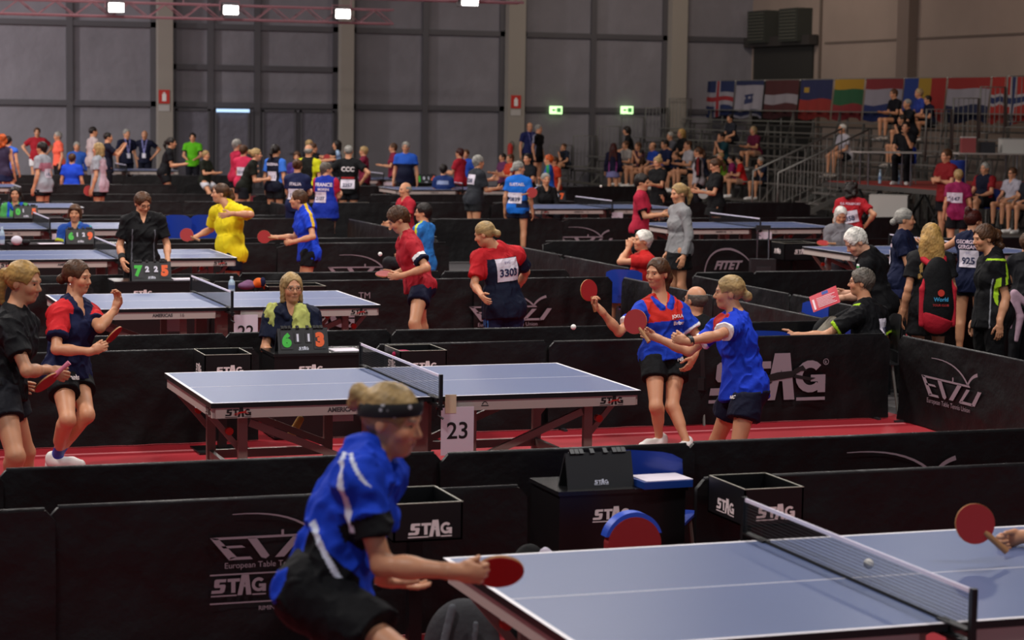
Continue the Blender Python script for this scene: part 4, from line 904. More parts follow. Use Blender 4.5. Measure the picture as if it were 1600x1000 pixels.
table(3.95, 37.6, 'blue tennis table behind the seated umpire in green', det=1)
table(3.95, 46.3, 'farthest blue tennis table at the left picture edge', det=1)
table(14.42, 25.2, 'blue tennis table at the right behind the white-haired standing man', det=1)
table(14.42, 31.0, 'blue tennis table between the grey sweatshirt woman and the grey-haired umpire', '14', det=1)
table(14.42, 37.0, 'blue tennis table in front of the umpire in the striped black jacket', '13', det=1)
table(14.3, 45.2, 'blue tennis table behind the seated woman in a navy shirt', det=1)
table(14.3, 51.3, 'blue tennis table below the man in the two-tone blue shirt', '11', det=1)
table(9.2, 57.2, 'blue tennis table near the rear wall behind the players in black', det=1)
# paper tab over the net clamp of table 23
q = MB(); q.box((4.02, 12.74, .66), (4.09, 12.745, .775)); tag(q.build('paper_tab', mat('cream_tape', 'd8c8a8', .7)), 'cream paper tab taped above the number 23 sheet', 'paper tab')

# ------------------------------------------------------------------ score tables, scoreboards, towel boxes
BOXM = mat('black_panel', '0e0e10', .35, spec=.5); TRIMW = mat('box_rim', 'a09c90', .5)
def score_table(x, y, label, w=.95, d=.42, h=.66):
    e = empty('score_table', (x, y, 0)); q = MB(); q.box((-w/2, -d/2, .02), (w/2, -d/2+.02, h-.02)); q.box((-w/2, -d/2+.02, .02), (-w/2+.02, d/2, h-.02)); q.box((w/2-.02, -d/2+.02, .02), (w/2, d/2, h-.02)); q.build('panel', BOXM, e)
    q = MB(); q.box((-w/2-.01, -d/2-.01, h-.02), (w/2+.01, d/2+.01, h)); q.build('tabletop', mat('score_top', '1b1b1d', .25), e)
    flat('printed_logo', STAG, (-w/2+.18, -d/2-.003, h-.15), (1, 0, 0), (0, 0, 1), .052, PRINT_W, e); return tag(e, label, 'score table', 'black score tables')
def towel_box(x, y, label, w=.42, d=.42, zt=.62, hb=.24):
    e = empty('towel_box', (x, y, 0)); q = MB(); t = .008; z0 = zt-hb
    q.box((-w/2, -d/2, z0), (w/2, -d/2+t, zt)); q.box((-w/2, d/2-t, z0), (w/2, d/2, zt)); q.box((-w/2, -d/2, z0), (-w/2+t, d/2, zt)); q.box((w/2-t, -d/2, z0), (w/2, d/2, zt)); q.box((-w/2, -d/2, z0), (w/2, d/2, z0+t)); q.build('bin', BOXM, e)
    q = MB(); q.box((-w/2-.002, -d/2-.002, zt), (w/2+.002, -d/2+.007, zt+.003)); q.box((-w/2, d/2-.007, zt), (w/2, d/2, zt+.003)); q.box((-w/2, -d/2, zt), (-w/2+.007, d/2, zt+.003)); q.box((w/2-.007, -d/2, zt), (w/2, d/2, zt+.003)); q.build('rim', TRIMW, e)
    q = MB(); q.box((-.03, -.03, .02), (.03, .03, z0)); q.build('post', BOXM, e); q = MB(); q.box((-.2, -.18, 0), (.2, .18, .02)); q.build('base', BOXM, e)
    flat('printed_logo', STAG, (-.09, -d/2-.002, zt-.14), (1, 0, 0), (0, 0, 1), .052, PRINT_W, e); flat('printed_logo', STAG, (-w/2-.002, .1, zt-.14), (0, -1, 0), (0, 0, 1), .052, PRINT_W, e)
    return tag(e, label, 'towel box', 'black towel boxes')
GRN = mat('score_green', '3fbf3f', .5); ORG = mat('score_orange', 'e8622a', .5); WHD = mat('score_white', 'd8dcec', .5); FLAP = mat('flap_grey', '2c2c30', .5)
def scoreboard(p, rz, a, g1, g2, b, label, w=.36, h=.2, back=False):
    e = empty('scoreboard', tuple(p), rz); q = MB(); t = .04
    q.add([(-w/2, -.07, 0), (w/2, -.07, 0), (w/2, -.02, h), (-w/2, -.02, h), (-w/2, -.062, 0), (w/2, -.062, 0), (w/2, -.012, h), (-w/2, -.012, h)], [(0, 1, 2, 3), (7, 6, 5, 4), (0, 4, 5, 1), (3, 2, 6, 7), (0, 3, 7, 4), (1, 5, 6, 2)])
    q.add([(-w/2, .07, 0), (w/2, .07, 0), (w/2, -.01, h), (-w/2, -.01, h), (-w/2, .06, 0), (w/2, .06, 0), (w/2, -.02, h), (-w/2, -.02, h)], [(3, 2, 1, 0), (4, 5, 6, 7), (0, 1, 5, 4), (3, 7, 6, 2), (0, 4, 7, 3), (1, 2, 6, 5)]); q.build('stand', mat('board_plastic', '232427', .45), e)
    sl = unit((0, .05, h)); n = np.cross((1, 0, 0), sl)
    def onb(u, v, off=.004): return np.array([u, -.07, 0])+sl*v+n*off
    if not back:
        for k, (txt, u, ww, mm, ch) in enumerate(((a, -w*.33, .085, GRN, .105), (g1, -w*.11, .045, WHD, .055), (g2, w*.11, .045, WHD, .055), (b, w*.33, .085, ORG, .105))):
            ww *= w/.36; ch *= w/.36
            q = MB(); c = onb(u, h*.62 if ch < .08*w/.36 else h*.53); q.bar(c-sl*(ch*.62), c+sl*(ch*.62), ww, .003, up=tuple(n)); f_ = q.build('score_flap', FLAP, e)
            if txt:
                V, F, wd = text_mesh(txt, .075 if ch > .08*w/.36 else .06); flat('digit', ([(x_-wd/2, y_-.5) for x_, y_ in V], F), c+n*.004, (1, 0, 0), sl, ch, mm, f_)
        for u in np.linspace(-w*.42, w*.42, 8): pass
    for u in (-.4, -.33, -.26, -.1, .1, .24, .31, .38): q = MB(); q.bar((w*u, -.03, h-.005), (w*u, -.005, h+.015), .022, .012); q.build('binding_ring', mat('ring_black', '17171a', .3), e)
    V, F = STAG; flat('printed_logo', (V, F), onb(-.038, h*.12), (1, 0, 0), sl, .02, WHD, e)
    return tag(e, label, 'scoreboard', 'flip scoreboards')
def PX(px, py, z): return wz(px, py, z)
xa_, xb_ = X(876, 775, 10.14), X(1070, 768, 10.14); ST0 = score_table((xa_+xb_)/2, 10.35, 'black score table of the nearest court with a flip scoreboard seen from behind', w=xb_-xa_, h=.63)
scoreboard((X(932, 766, 10.25), 10.26, .63), .03, '', '', '', '', 'flip scoreboard seen from behind on the nearest score table', w=.36, h=.175, back=True)
towel_box(wy(648, 800, 9.45)[0]+.0, 9.45, 'open black towel box left of the nearest score table', zt=.775, w=.32, hb=.17)
towel_box(wy(1165, 765, 9.75)[0]-.01, 9.62, 'open black towel box right of the nearest score table', zt=.735, w=.31, hb=.18)
p = wy(505, 552, 16.15); score_table(p[0]+.02, 16.3, 'black score table in front of the umpire with the lime towel', w=.82)
scoreboard((wy(472, 552, 16.2)[0], 16.22, .66), .02, '6', '1', '1', '3', 'flip scoreboard showing 6 and 3 in front of the umpire with the lime towel', w=.39, h=.18)
towel_box(wy(348, 560, 15.7)[0], 15.72, 'open black towel box left of the umpire with the lime towel', zt=.73, w=.34, hb=.2); towel_box(wy(650, 560, 15.7)[0], 15.72, 'open black towel box holding a pink pouch behind the net of table 23', zt=.725, w=.36, hb=.2)
p = wy(235, 440, 22.2); score_table(p[0]+.1, 22.3, 'black score table in front of the standing umpire', w=.95, h=.73)
scoreboard((wy(234, 441, 22.25)[0], 22.2, .73), .02, '7', '2', '2', '5', 'flip scoreboard showing 7 and 5 in front of the standing umpire', w=.40, h=.19)
towel_box(wy(450, 440, 22.)[0]+.02, 21.9, 'black towel box with a bottle and towels on it beyond table 22', zt=.69, w=.6)
score_table(wy(108, 390, 28.2)[0], 28.2, 'black score table of the umpire in blue and lime', w=1.5, h=.73)
scoreboard((wy(124, 387, 28.1)[0], 28.05, .73), .02, '6', '1', '2', '9', 'flip scoreboard showing a green 6 in front of the umpire in blue and lime', w=.36, h=.19)
score_table(wy(37, 352, 34)[0], 34.2, 'black score table of the umpire in green', w=1.2, h=.74)
scoreboard((wy(40, 347, 34)[0], 34.0, .74), .02, '0', '1', '', '5', 'flip scoreboard showing a green 0 in front of the umpire in green', w=.36, h=.19)
score_table(wy(862, 325, 39.4)[0], 39.6, 'black score table of the umpire in the striped jacket', w=1.0, h=.74)
scoreboard((wy(866, 322, 39.4)[0], 39.4, .74), .02, '6', '1', '0', '7', 'flip scoreboard showing green and orange digits before the striped jacket umpire', w=.42, h=.2)
scoreboard((wy(657, 292, 49)[0], 48.6, .74), .02, '1', '0', '1', '4', 'flip scoreboard with green and orange digits near the man in two-tone blue', w=.5, h=.2)
score_table(wy(657, 292, 49)[0], 48.8, 'black score table below the man in two-tone blue', w=1.0, h=.74)
towel_box(wy(1230, 400, 28.0)[0]+.05, 27.9, 'black towel box beside the parked black suitcase', zt=.69, w=.5)
towel_box(wy(560, 295, 40)[0], 40, 'black towel box behind the player in royal blue and red', zt=.69, w=.5)

# ------------------------------------------------------------------ plastic chairs
ALU = mat('stand_metal', '74726d', .45, .4)
CHB = mat('chair_blue', '1c3a9c', .35, spec=.5, coat=.2)
def chair(x, y, face, label, z=0, seat=.44, m_=None, back=.40):
    ph = math.radians(face); Fw = -HF*math.cos(ph)+HR*math.sin(ph); rz = math.atan2(-Fw[0], Fw[1]); e = empty('plastic_chair', (x, y, z), rz); m_ = m_ or CHB
    n = 8; V = []; F = []
    for side in (0, 1):
        for j in range(n+1):
            for i in range(n+1):
                u = i/n*2-1; v = j/n; V.append((u*.21*(1-.06*v), -.2-.015*v-side*.008-.05*(1-u*u)*.6+.0, seat+.06+v*back*(1-.12*u**4)))
    for s_ in (0, 1):
        for j in range(n):
            for i in range(n):
                b_ = s_*(n+1)**2; q_ = [b_+j*(n+1)+i, b_+j*(n+1)+i+1, b_+(j+1)*(n+1)+i+1, b_+(j+1)*(n+1)+i]; F.append(q_)
    mesh_obj('backrest', V, F, m_, e, smooth=True)
    q = MB(); q.box((-.21, -.2, seat-.015), (.21, .2, seat)); q.box((-.21, -.235, seat-.01), (.21, -.195, seat+.09)); q.build('seat', m_, e)
    for sx in (-1, 1):
        for sy in (-1, 1): q = MB(); q.tube([(sx*.17, sy*.16, seat-.02), (sx*.21, sy*.21, 0)], .012, 6); q.build('leg', ALU, e)
    return tag(e, label, 'chair', 'blue plastic chairs')
# ------------------------------------------------------------------ the people of the front courts
RD, NV, BK, RB = 'c0242c', '14172e', '0f0f12', '1b3fc0'
W_ = 'efecef'
def near(a, b, t): return np.abs(a-b) < t
# headband player, nearest
P1 = person('person in a blue shirt and patterned black headband reaching over the nearest table', 7.2, 610, 600, face=92, q=0, s=1.0, hs=1.0, hair=('bun', 'blond'), hp=10, hyaw=72,
    ov=dict(pel=(505, 915, 0), nck=(572, 722, 0), head=(613, 657, 0), sR=(560, 752, -.15), sL=(598, 744, .15), eR=(597, 884, 1), wR=(712, 893, -1), eL=(585, 850, 1), wL=(600, 905, 1),
            hR=(498, 938, -.1), hL=(520, 925, .1), kR=(645, 1040, -1), kL=(560, 1075, 1), aR=(560, 1215, 1), aL=(470, 1200, 1)),
    hands={'R': {'to': (752, 897, .02), 'curl': 1.35}, 'L': {'to': (645, 918, .05), 'curl': .25, 'pn': (0, 0, 1)}}, lean=20,
    shirt=dict(col='1840c4', collar='1840c4', sleeve=.66, hem=.06, amp=.016, loose=.01, rules=[(lambda c: (c['u'] < .30-1.2*(c['f']-.02)) & (np.abs(c['l']) > .07) & (c['f'] > -.08) & (c['tR'] < 0) & (c['tL'] < 0) & (c['u'] < .42), BK),
        (lambda c: near(c['u'], .30-2.3*(c['f']-.0), .030) & (np.abs(c['l']) > .06) & (c['f'] > -.07) & (c['u'] < .5) & (c['tR'] < 0), 'd8dcec'),
        (lambda c: (c['tR'] > .42) & (c['f'] > .0), BK), (lambda c: (c['tR'] > .58), BK), (lambda c: near(c['f'], -.035+.22*(1.0-c['u']), .010) & (c['l'] < -.08) & (c['u'] > .5) & (c['u'] < 1.02), 'd8dcec'),
        (lambda c: near(c['f'], .035-.6*(c['u']-.95), .009) & (c['l'] < -.05) & (c['u'] > .88) & (c['u'] < 1.05), 'd8dcec')]),
    legs=dict(col=BK, t=.6, g=.02, over=True))
HH = P1['H']; bs = P1['bs']; q = MB(); ringp = []
for a in np.linspace(0, 2*math.pi, 33): ringp.append((math.sin(a)*.0885, -.014+math.cos(a)*.1045, .040+.022*math.cos(a)))
V = []; F = []
for (x, y, u) in ringp:
    for k, (du, dr) in enumerate(((-.024, 1.0), (-.012, 1.035), (.012, 1.02), (.022, .96))): V.append(HH(x*dr, -.014+(y+.014)*dr, u+du)-bs)
for i in range(32):
    for k in range(3): F.append((i*4+k, i*4+4+k, i*4+5+k, i*4+k+1))
hbm = mat('headband_cloth', '101014', .8)
nt = hbm.node_tree; vo = nt.nodes.new('ShaderNodeTexVoronoi'); vo.inputs['Scale'].default_value = 28; cr = nt.nodes.new('ShaderNodeValToRGB'); cr.color_ramp.elements[0].position = .16; cr.color_ramp.elements[0].color = (.45, .45, .48, 1); cr.color_ramp.elements[1].position = .24; cr.color_ramp.elements[1].color = (.004, .004, .006, 1)
tcn = nt.nodes.new('ShaderNodeTexCoord'); nt.links.new(tcn.outputs['Object'], vo.inputs['Vector']); nt.links.new(vo.outputs['Distance'], cr.inputs[0]); nt.links.new(cr.outputs[0], nt.nodes['Principled BSDF'].inputs['Base Color'])
hb_ = mesh_obj('headband', V, F, hbm, P1['body'], smooth=True); hb_['label'] = 'black headband with pale dots'
paddle('dark red paddle held by the headband player over the table corner', wp(779, 893, 7.2), -HF-np.array([0, 0, .85])+HR*.1, wp(735, 899, 7.18)-wp(779, 893, 7.2), r=.08)

P2 = person('person with a blonde ponytail in a black patterned shirt at the left edge', 12.3, 32, 405, face=85, q=0, s=.99, hair=('pony', 'gold'), hp=8, hyaw=75,
    ov=dict(pel=(3, 600, 0), nck=(22, 492, 0), head=(38, 441, 0), sR=(15, 514, -.15), sL=(40, 508, .14), eR=(42, 580, -1), wR=(76, 578, 1), eL=(8, 585, 1), wL=(15, 600, 1), hR=(0, 612, -.09), hL=(8, 606, .09), kR=(24, 712, -1), kL=(40, 705, 1), aR=(22, 800, 1), aL=(45, 790, 1)),
    hands={'R': {'to': (90, 584), 'curl': 1.2}, 'L': {'to': (34, 603), 'curl': .3}}, shirt=dict(col='17171a', sleeve=.62, hem=.07, amp=.013, collar=None, rules=[(lambda c: nz(c['V'], 60, 4) > .75, '2a2a2f')]), legs=dict(col='1a1b22', t=.45, over=True))
paddle('paddle with a pink-white grip held edge-on by the blonde player at the left edge', wp(73, 597, 12.25), CR*.66-CU*.75-HF*.2, wp(97, 573, 12.25)-wp(73, 597, 12.25), gripcol=mat('pink_grip', 'd87a94', .5))
P3 = person('person in a navy shirt with red sleeves holding a paddle edge-on left of table 23', 15, 122, 398, face=72, q=0, s=.98, hair=('lowbun', 'brown'), hp=5, hyaw=70,
    ov=dict(pel=(106, 572, 0), nck=(114, 476, 0), head=(121, 433, 0), sR=(91, 493, -.15), sL=(139, 491, .13), eR=(88, 546, -1), wR=(143, 549, -1), eL=(156, 512, -1), wL=(180, 483, 1), hR=(97, 590, -.09), hL=(119, 588, .09), kR=(106, 656, -1), kL=(136, 648, -1), aR=(86, 722, 'f'), aL=(88, 712, 1)),
    hands={'R': {'to': (158, 543), 'curl': 1.3}, 'L': {'to': (184, 466), 'curl': .7}}, lean=8, w=1.06, sok=('2440b0', .02),
    shirt=dict(col='151a3c', collar='151a3c', sleeve=.66, hem=.08, amp=.013, vneck=True, rules=[(lambda c: (c['tR'] > -.5) | (c['tL'] > -.5), 'c8262c'), (lambda c: (c['tR'] > .58) | (c['tL'] > .58), '151a3c'), (lambda c: (c['u'] > .86) & (np.abs(c['l']) > .1) & (c['f'] > -.02), 'c8262c')]), legs=dict(col=BK, t=.42))
paddle('paddle with an orange wooden edge held by the navy and red player', wp(177, 524, 14.85), CR*.75-CU*.66-HF*.12, wp(160, 542, 14.85)-wp(177, 524, 14.85), r=.075)
back_text(P3, 'legs', 'andro', -.02-.13, -.10, .035, PRINT_W, back=False, name='short_print')
project(P3, 'shirt', gridq(.045, .055, 4, 4), P3['J']['pel']+P3['U']*.72*P3['D']+P3['Lc']*.07, P3['Fc'], P3['U'], 1, mat('badge_white', 'e0dce0', .6), 'chest_badge', .010); project(P3, 'shirt', gridq(.03, .02, 3, 3), P3['J']['pel']+P3['U']*.69*P3['D']+P3['Lc']*.07, P3['Fc'], P3['U'], 1, PRINT_R, 'badge_shield', .013)
q_ = P3['H']; m = MB(); e_ = q_(-.078, -.005, -.045)-P3['bs']; m.lathe([(.001, -.006), (.005, 0), (.001, .006)], e_, 8); m.build('earring', mat('silver', 'c8c8d0', .2, 1), P3['body'])

P4 = person('person in a red-yoked blue shirt raising a red paddle beside table 23', 16.6, 1027, 400, face=-38, q=0, s=.97, hair=('pony', 'brown'), hp=2, hyaw=-40,
    ov=dict(pel=(1040, 552, 0), nck=(1031, 469, 0), head=(1027, 427, -.05), sR=(1001, 487, -.07), sL=(1061, 485, .04), eR=(967, 519, -1), wR=(939, 485, -1), eL=(1093, 530, 1), wL=(1085, 556, -1), hR=(1022, 562, -.03), hL=(1058, 562, .04), kR=(1025, 635, -1), kL=(1050, 635, -1), aR=(1030, 683, 'f'), aL=(1072, 688, 'f')),
    hands={'R': {'to': (929, 474), 'curl': 1.2}, 'L': {'to': (1078, 570), 'curl': .5}},
    shirt=dict(col='1b3fb8', collar='1b3fb8', sleeve=.66, hem=.05, amp=.011, vneck=True, rules=[(lambda c: (c['u'] > .60) & (c['f'] > -.02) & (c['tL'] < 0) & (c['tR'] < 0) & (np.abs(c['l']) < .15), 'c42a22'), (lambda c: (c['tL'] > .585) | (c['tR'] > .585), W_)]), legs=dict(col=BK, t=.42))
back_text(P4, 'shirt', 'JOOLA', .66, .075, .034, PRINT_W, back=False); back_text(P4, 'shirt', 'Bribar', .54, .08, .028, PRINT_W, back=False, name='sponsor_print'); back_text(P4, 'legs', 'NB', -.13, .07, .03, PRINT_W, back=False, name='short_print')
paddle('bright red paddle raised by the woman with the red-yoked shirt', wp(920, 454, 16.35), CR*.75-CF*.95+CU*.0, wp(937, 485, 16.35)-wp(919, 452, 16.35), r=.08)
P5 = person('person in a plain blue shirt with white cuffs leaning forward near table 23', 14.9, 1138, 424, face=-97, q=0, s=.98, w=1.0, hair=('lowbun', 'blond'), hp=2, hyaw=-93,
    ov=dict(pel=(1163, 600, 0), nck=(1152, 497, 0), head=(1139, 457, 0), sL=(1146, 512, -.15), sR=(1128, 510, .15), eL=(1122, 524, -1), wL=(1074, 534, -1), eR=(1076, 549, 1), wR=(1024, 527, -1), hL=(1170, 612, -.09), hR=(1152, 612, .09), kL=(1152, 700, -1), kR=(1120, 688, 1), aL=(1182, 778, 1), aR=(1145, 765, 1)),
    hands={'L': {'to': (1055, 529), 'curl': 1.5}, 'R': {'to': (1008, 521), 'curl': 1.3}}, lean=10,
    shirt=dict(col='1a3cc4', sleeve=.62, hem=.10, amp=.014, loose=.02, rules=[(lambda c: (c['tL'] > .55) | (c['tR'] > .55), W_), (lambda c: (c['u'] > .86) & (c['f'] > .075) & (c['tL'] < 0) & (c['tR'] < 0) & (np.abs(c['l']) < .11), 'c42a22')]), legs=dict(col='13162c', t=.5, g=.02))
paddle('dark red paddle held forward by the leaning player in blue', wp(993, 503, 14.55), CR*-.55-CF+CU*.15, wp(1022, 532, 14.6)-wp(993, 503, 14.55), r=.083)
back_text(P5, 'legs', 'DONIC', -.16, .12, .022, PRINT_W, back=False, name='short_print')
m = MB(); J = P5['J']; d = unit(J['wL']-J['eL'])
m.tube([J['wL']-d*.035-P5['bs'], J['wL']-d*.008-P5['bs']], .034, 16); m.build('wrist_watch', RUB_K, P5['body'])
P6 = person('person with glasses and a lime towel over the shoulders sitting behind table 23', 17.1, 456, 427, face=8, hyaw=22, pose='sit', q=1, s=1.0, hair=('bob', 'blond'), arms='lap', glasses=True, shirt=dict(col='151a30', collar='151a30', vneck=True, sleeve=.7), legs=dict(kind='pants', col='141418'))
J = P6['J']; bsx = P6['bs']; f = Field(); tv = P6['Fc']; tl = P6['Lc']; tu = P6['U']
f.cone(J['nck']+tl*.10-tv*.02, J['nck']-tv*.06+tu*.03, .035, .035, .03); f.cone(J['nck']-tv*.06+tu*.03, J['nck']-tl*.11-tv*.01+tu*.0, .035, .035, .03)
f.ell(J['nck']-tl*.15-tu*.08+tv*.02, np.array([tl, tv, tu]), (.062, .065, .13), .03); f.cone(J['nck']+tl*.07+tv*.065-tu*.0, J['nck']+tl*.03+tv*.15-tu*.30, .05, .055, .03); f.ell(J['nck']+tl*.075+tv*.125-tu*.14, np.array([tl, tv, tu]), (.065, .03, .15), .03); f.cone(J['nck']+tl*.13+tv*.03-tu*.03, J['nck']+tl*.09+tv*.12-tu*.26, .035, .035, .03)
o = mk(f, 'neck_towel', .009, CLOTH, None, bsx, lambda V: np.tile(lin('b9bd6a'), (len(V), 1)), amp=.014, nsc=22); o.location = bsx; tag(o, 'lime green towel draped around the neck of the seated umpire', 'towel')
P7 = person('person in a navy shirt with red shoulders and bib 3303 seen from behind', 20.3, 765, 338, face=-158, hyaw=-108, q=1, s=.97, w=1.14, hair=('lowbun', 'blond'), hp=18,
    ov=dict(pel=(787, 482, 0), nck=(778, 390, -.05), head=(757, 366, -.1), sL=(748, 404, -.1), sR=(807, 398, .05), eL=(741, 445, -1), wL=(753, 462, -1), eR=(822, 425, 1), wR=(806, 455, 1)), arms='hips', lean=12,
    shirt=dict(col='151b30', sleeve=.72, hem=.08, g=.018, loose=.01, rules=[(lambda c: (c['u'] > .86), RD), (lambda c: (c['tL'] > -.5) | ((c['tR'] > -.5) & (c['tR'] < .25)), RD)]),
    legs=dict(kind='pants', col='171a38', rules=[(lambda c: (np.abs(c['l']) > .14) & (np.abs(np.mod(c['f']*60, 2)-1) < .28) & (np.abs(c['f']) < .06), '3a78c8')]))
bib(P7, 'shirt', .66, -.03, '3303', size=.225, h=.21)
P8 = person('person with short dark hair in a red shirt holding a paddle low beyond table 22', 20.0, 620, 318, face=-88, hyaw=-82, q=1, s=.99, hair=('short', 'brown'), hp=32, fem=True,
    ov=dict(pel=(656, 442, 0), nck=(637, 372, 0), head=(622, 343, 0), sL=(645, 386, -.14), sR=(632, 384, .14), eL=(667, 419, -1), wL=(627, 431, -1), eR=(640, 420, 1), wR=(615, 428, 1), hL=(658, 452, -.09), hR=(652, 450, .09), kL=(648, 505, -1), kR=(658, 503, 1)),
    hands={'L': {'to': (613, 432), 'curl': .9}, 'R': {'to': (606, 428), 'curl': .9}},
    shirt=dict(col='a81f2c', collar='a81f2c', sleeve=.68, hem=.07, rules=[(lambda c: (c['tL'] > .45) | (c['tR'] > .45), W_), (lambda c: (c['tL'] > .57) | (c['tR'] > .57), '141830')]), legs=dict(col='12142c', t=.42))
paddle('flat-held pinkish red paddle of the player in the red shirt beyond table 22', wp(601, 428, 19.85), np.array([0, 0, 1.])-CF*.28, wp(616, 430, 19.9)-wp(601, 428, 19.85), r=.08)
P9 = person('person in a black polo with glasses standing over the flip scoreboard', 23.0, 223, 296, face=22, hyaw=35, q=1, s=.97, w=1.12, hair=('short', 'brown'), hp=22, glasses=True, fem=True,
    ov=dict(pel=(221, 408, 0), nck=(222, 338, 0), head=(223, 318, -.04), sR=(199, 346, -.05), sL=(249, 344, .05), eR=(187, 384, 1), wR=(192, 408, -1), eL=(261, 382, 1), wL=(262, 408, -1)), shirt=dict(col='101013', collar='101013', vneck=True, sleeve=.72, g=.014, rules=[(lambda c: near(np.abs(c['l']), .115, .006) & (c['f'] > 0) & (c['u'] < .7), '5a5a62')]), legs=dict(kind='pants', col='101013'))
m = MB(); J = P9['J']; d = unit(J['wR']-J['eR']); m.tube([J['wR']-d*.09-P9['bs'], J['wR']-d*.03-P9['bs']], .037, 12); m.build('wristband', mat('black_band', '08080a', .8), P9['body'])
P10 = person('person in a yellow shirt with a red paddle at the left middle court', 26.6, 345, 281, face=-75, q=1, s=1.0, w=1.18, hair=('pony', 'brown'),
    ov=dict(pel=(363, 398, 0), nck=(357, 322, 0), head=(344, 302, 0), sL=(376, 331, -.13), sR=(338, 332, .13), eL=(392, 335, -1), wL=(362, 334, -1), eR=(330, 358, 1), wR=(304, 371, -1)), hands={'L': {'to': (352, 336), 'curl': .3}, 'R': {'to': (298, 372), 'curl': 1.1}},
    shirt=dict(col='e0c81a', collar='e0c81a', vneck=True, sleeve=.72, g=.02, hem=.09), legs=dict(col='11131f', t=.45, over=True))
paddle('red paddle of the player in yellow', wp(292, 367, 25.85), -CF+CU*.1, wp(300, 371, 25.9)-wp(292, 367, 25.85), r=.078)
P11 = person('person in a blue shirt with a yellow shoulder stripe holding a red paddle', 26.3, 468, 292, face=-85, q=1, s=.97, hair=('short', 'brown'),
    ov=dict(pel=(483, 398, 0), nck=(476, 328, 0), head=(466, 312, 0), sL=(483, 341, -.14), sR=(470, 338, .14), eL=(489, 370, -1), wL=(458, 378, -1), eR=(462, 370, 1), wR=(428, 371, -1), kL=(478, 450, -1), kR=(470, 450, 1)), hands={'L': {'to': (446, 380), 'curl': 1.4}, 'R': {'to': (420, 372), 'curl': 1.2}},
    shirt=dict(col='1a3fc8', sleeve=.6, rules=[(lambda c: near(c['f'], .0, .018) & ((c['tL'] > -.5) | (c['tR'] > -.5) | (c['u'] > .93)), 'd8b028')]), legs=dict(col='0f1014', t=.35, over=True))
paddle('red paddle of the player in blue with the yellow stripe', wp(413, 370, 26.1), -CF, wp(421, 371, 26.1)-wp(413, 370, 26.1), r=.078)
P12 = person('person in a grey long-sleeved top and black skirt standing with arms down', 25.8, 1061, 287, face=-70, hyaw=-65, q=1, hair=('pony', 'blond'), hp=8, arms=('down', 'down'), w=.92, shirt=dict(col='8a8a8c', long=True, hem=.08, amp=.005), legs=dict(kind='skirt', col='0f0f12', t=.55))
P13 = person('person with short fair hair in a red T-shirt sitting with hand at the mouth', 24.4, 1004, 360, face=-72, pose='sit', q=1, hair=('short', 'white'), hp=-5, arms=('chin', 'lap'), ov=dict(eL=(969, 409, -1), wL=(982, 388, 1), eR=(985, 408, 1), wR=(982, 385, -1)), hands={'L': {'to': (986, 376), 'curl': 1.3}, 'R': {'to': (987, 375), 'curl': 1.3}}, shirt=dict(col='b82020', sleeve=.6), legs=dict(col='22242c'))
P14 = person('person with a bald head and black shirt sitting behind the two right-hand players', 17.9, 1087, 447, face=150, hyaw=-140, pose='sit', q=1, fem=False, hair=('ring', 'salt'), glasses=True, shirt=dict(col='111114', sleeve=.6), legs=dict(col='18181c'))
P15 = person('person in a black and lime shirt sitting with one arm stretched along the barrier', 18.8, 1347, 416, face=-85, hyaw=-100, pose='sit', q=0, fem=False, w=1.08, hair=('short', 'salt'), glasses=True,
    ov=dict(pel=(1358, 545, 0), nck=(1353, 478, 0), head=(1345, 441, 0), sL=(1338, 494, -.15), sR=(1372, 490, .14), eL=(1290, 524, -1), wL=(1243, 524, 1), eR=(1385, 535, 1), wR=(1350, 550, 1)), hands={'L': {'to': (1228, 526), 'curl': .3}},
    shirt=dict(col='111114', collar='111114', sleeve=.68, g=.018, rules=[(lambda c: (c['tL'] > .60) | (c['tR'] > .60), 'a0c828'), (lambda c: near(np.abs(c['l']), .15, .016) & (c['f'] > -.03) & (c['u'] > .55) & (c['tL'] < .3), 'a0c828')]), legs=dict(kind='pants', col='15151a'))
bib(P15, 'shirt', .45, -.06, '1988', size=.19)
P16 = person('person with white hair in a black polo bending over a red leaflet', 19.7, 1330, 352, face=-72, hyaw=-78, q=0, fem=False, s=1.02, hair=('short', 'white'), hp=35, skin='p',
    ov=dict(pel=(1372, 478, .1), nck=(1358, 398, .05), head=(1337, 378, 0), sL=(1352, 416, -.12), sR=(1375, 412, .16), eL=(1345, 462, 1), wL=(1312, 466, -1), eR=(1362, 458, 1), wR=(1322, 458, -1)), hands={'L': {'to': (1300, 468), 'curl': .9}, 'R': {'to': (1310, 458), 'curl': .9}}, lean=10,
    shirt=dict(col='111114', collar='111114', sleeve=.72, g=.018, rules=[(lambda c: near(c['u'], .9, .02) & (np.abs(c['l']) > .09) & (c['f'] > 0), W_), (lambda c: near(c['u'], .86, .02) & (np.abs(c['l']) > .09) & (c['f'] > 0), '2c9a4a')]), legs=dict(kind='pants', col='101014'))
P17 = person('person with a grey low bun in navy standing right of the white-haired man', 22.0, 1415, 326, face=68, hyaw=80, q=1, hair=('lowbun', 'grey'), arms=('fwd', 'fwd'), shirt=dict(col='141a36', hem=.12, g=.018), legs=dict(kind='skirt', col='12183a', t=.40))
back_text(P17, 'shirt', 'MINKA', .9, .0, .04, mat('pale_print', 'd0b8c8', .6)); back_text(P17, 'shirt', 'DONINA', .78, .0, .04, mat('pale_print', 'd0b8c8', .6)); bib(P17, 'shirt', .5, .04, '17', size=.2)
P18 = person('person with long blonde hair carrying a black and red backpack', 19.2, 1455, 350, face=-172, hyaw=178, q=1, hair=('long', 'gold'), arms=('down', 'down'), shirt=dict(col='1a1a1c', sleeve=.62, hem=.1), legs=dict(kind='skirt', col='141416', t=.6))
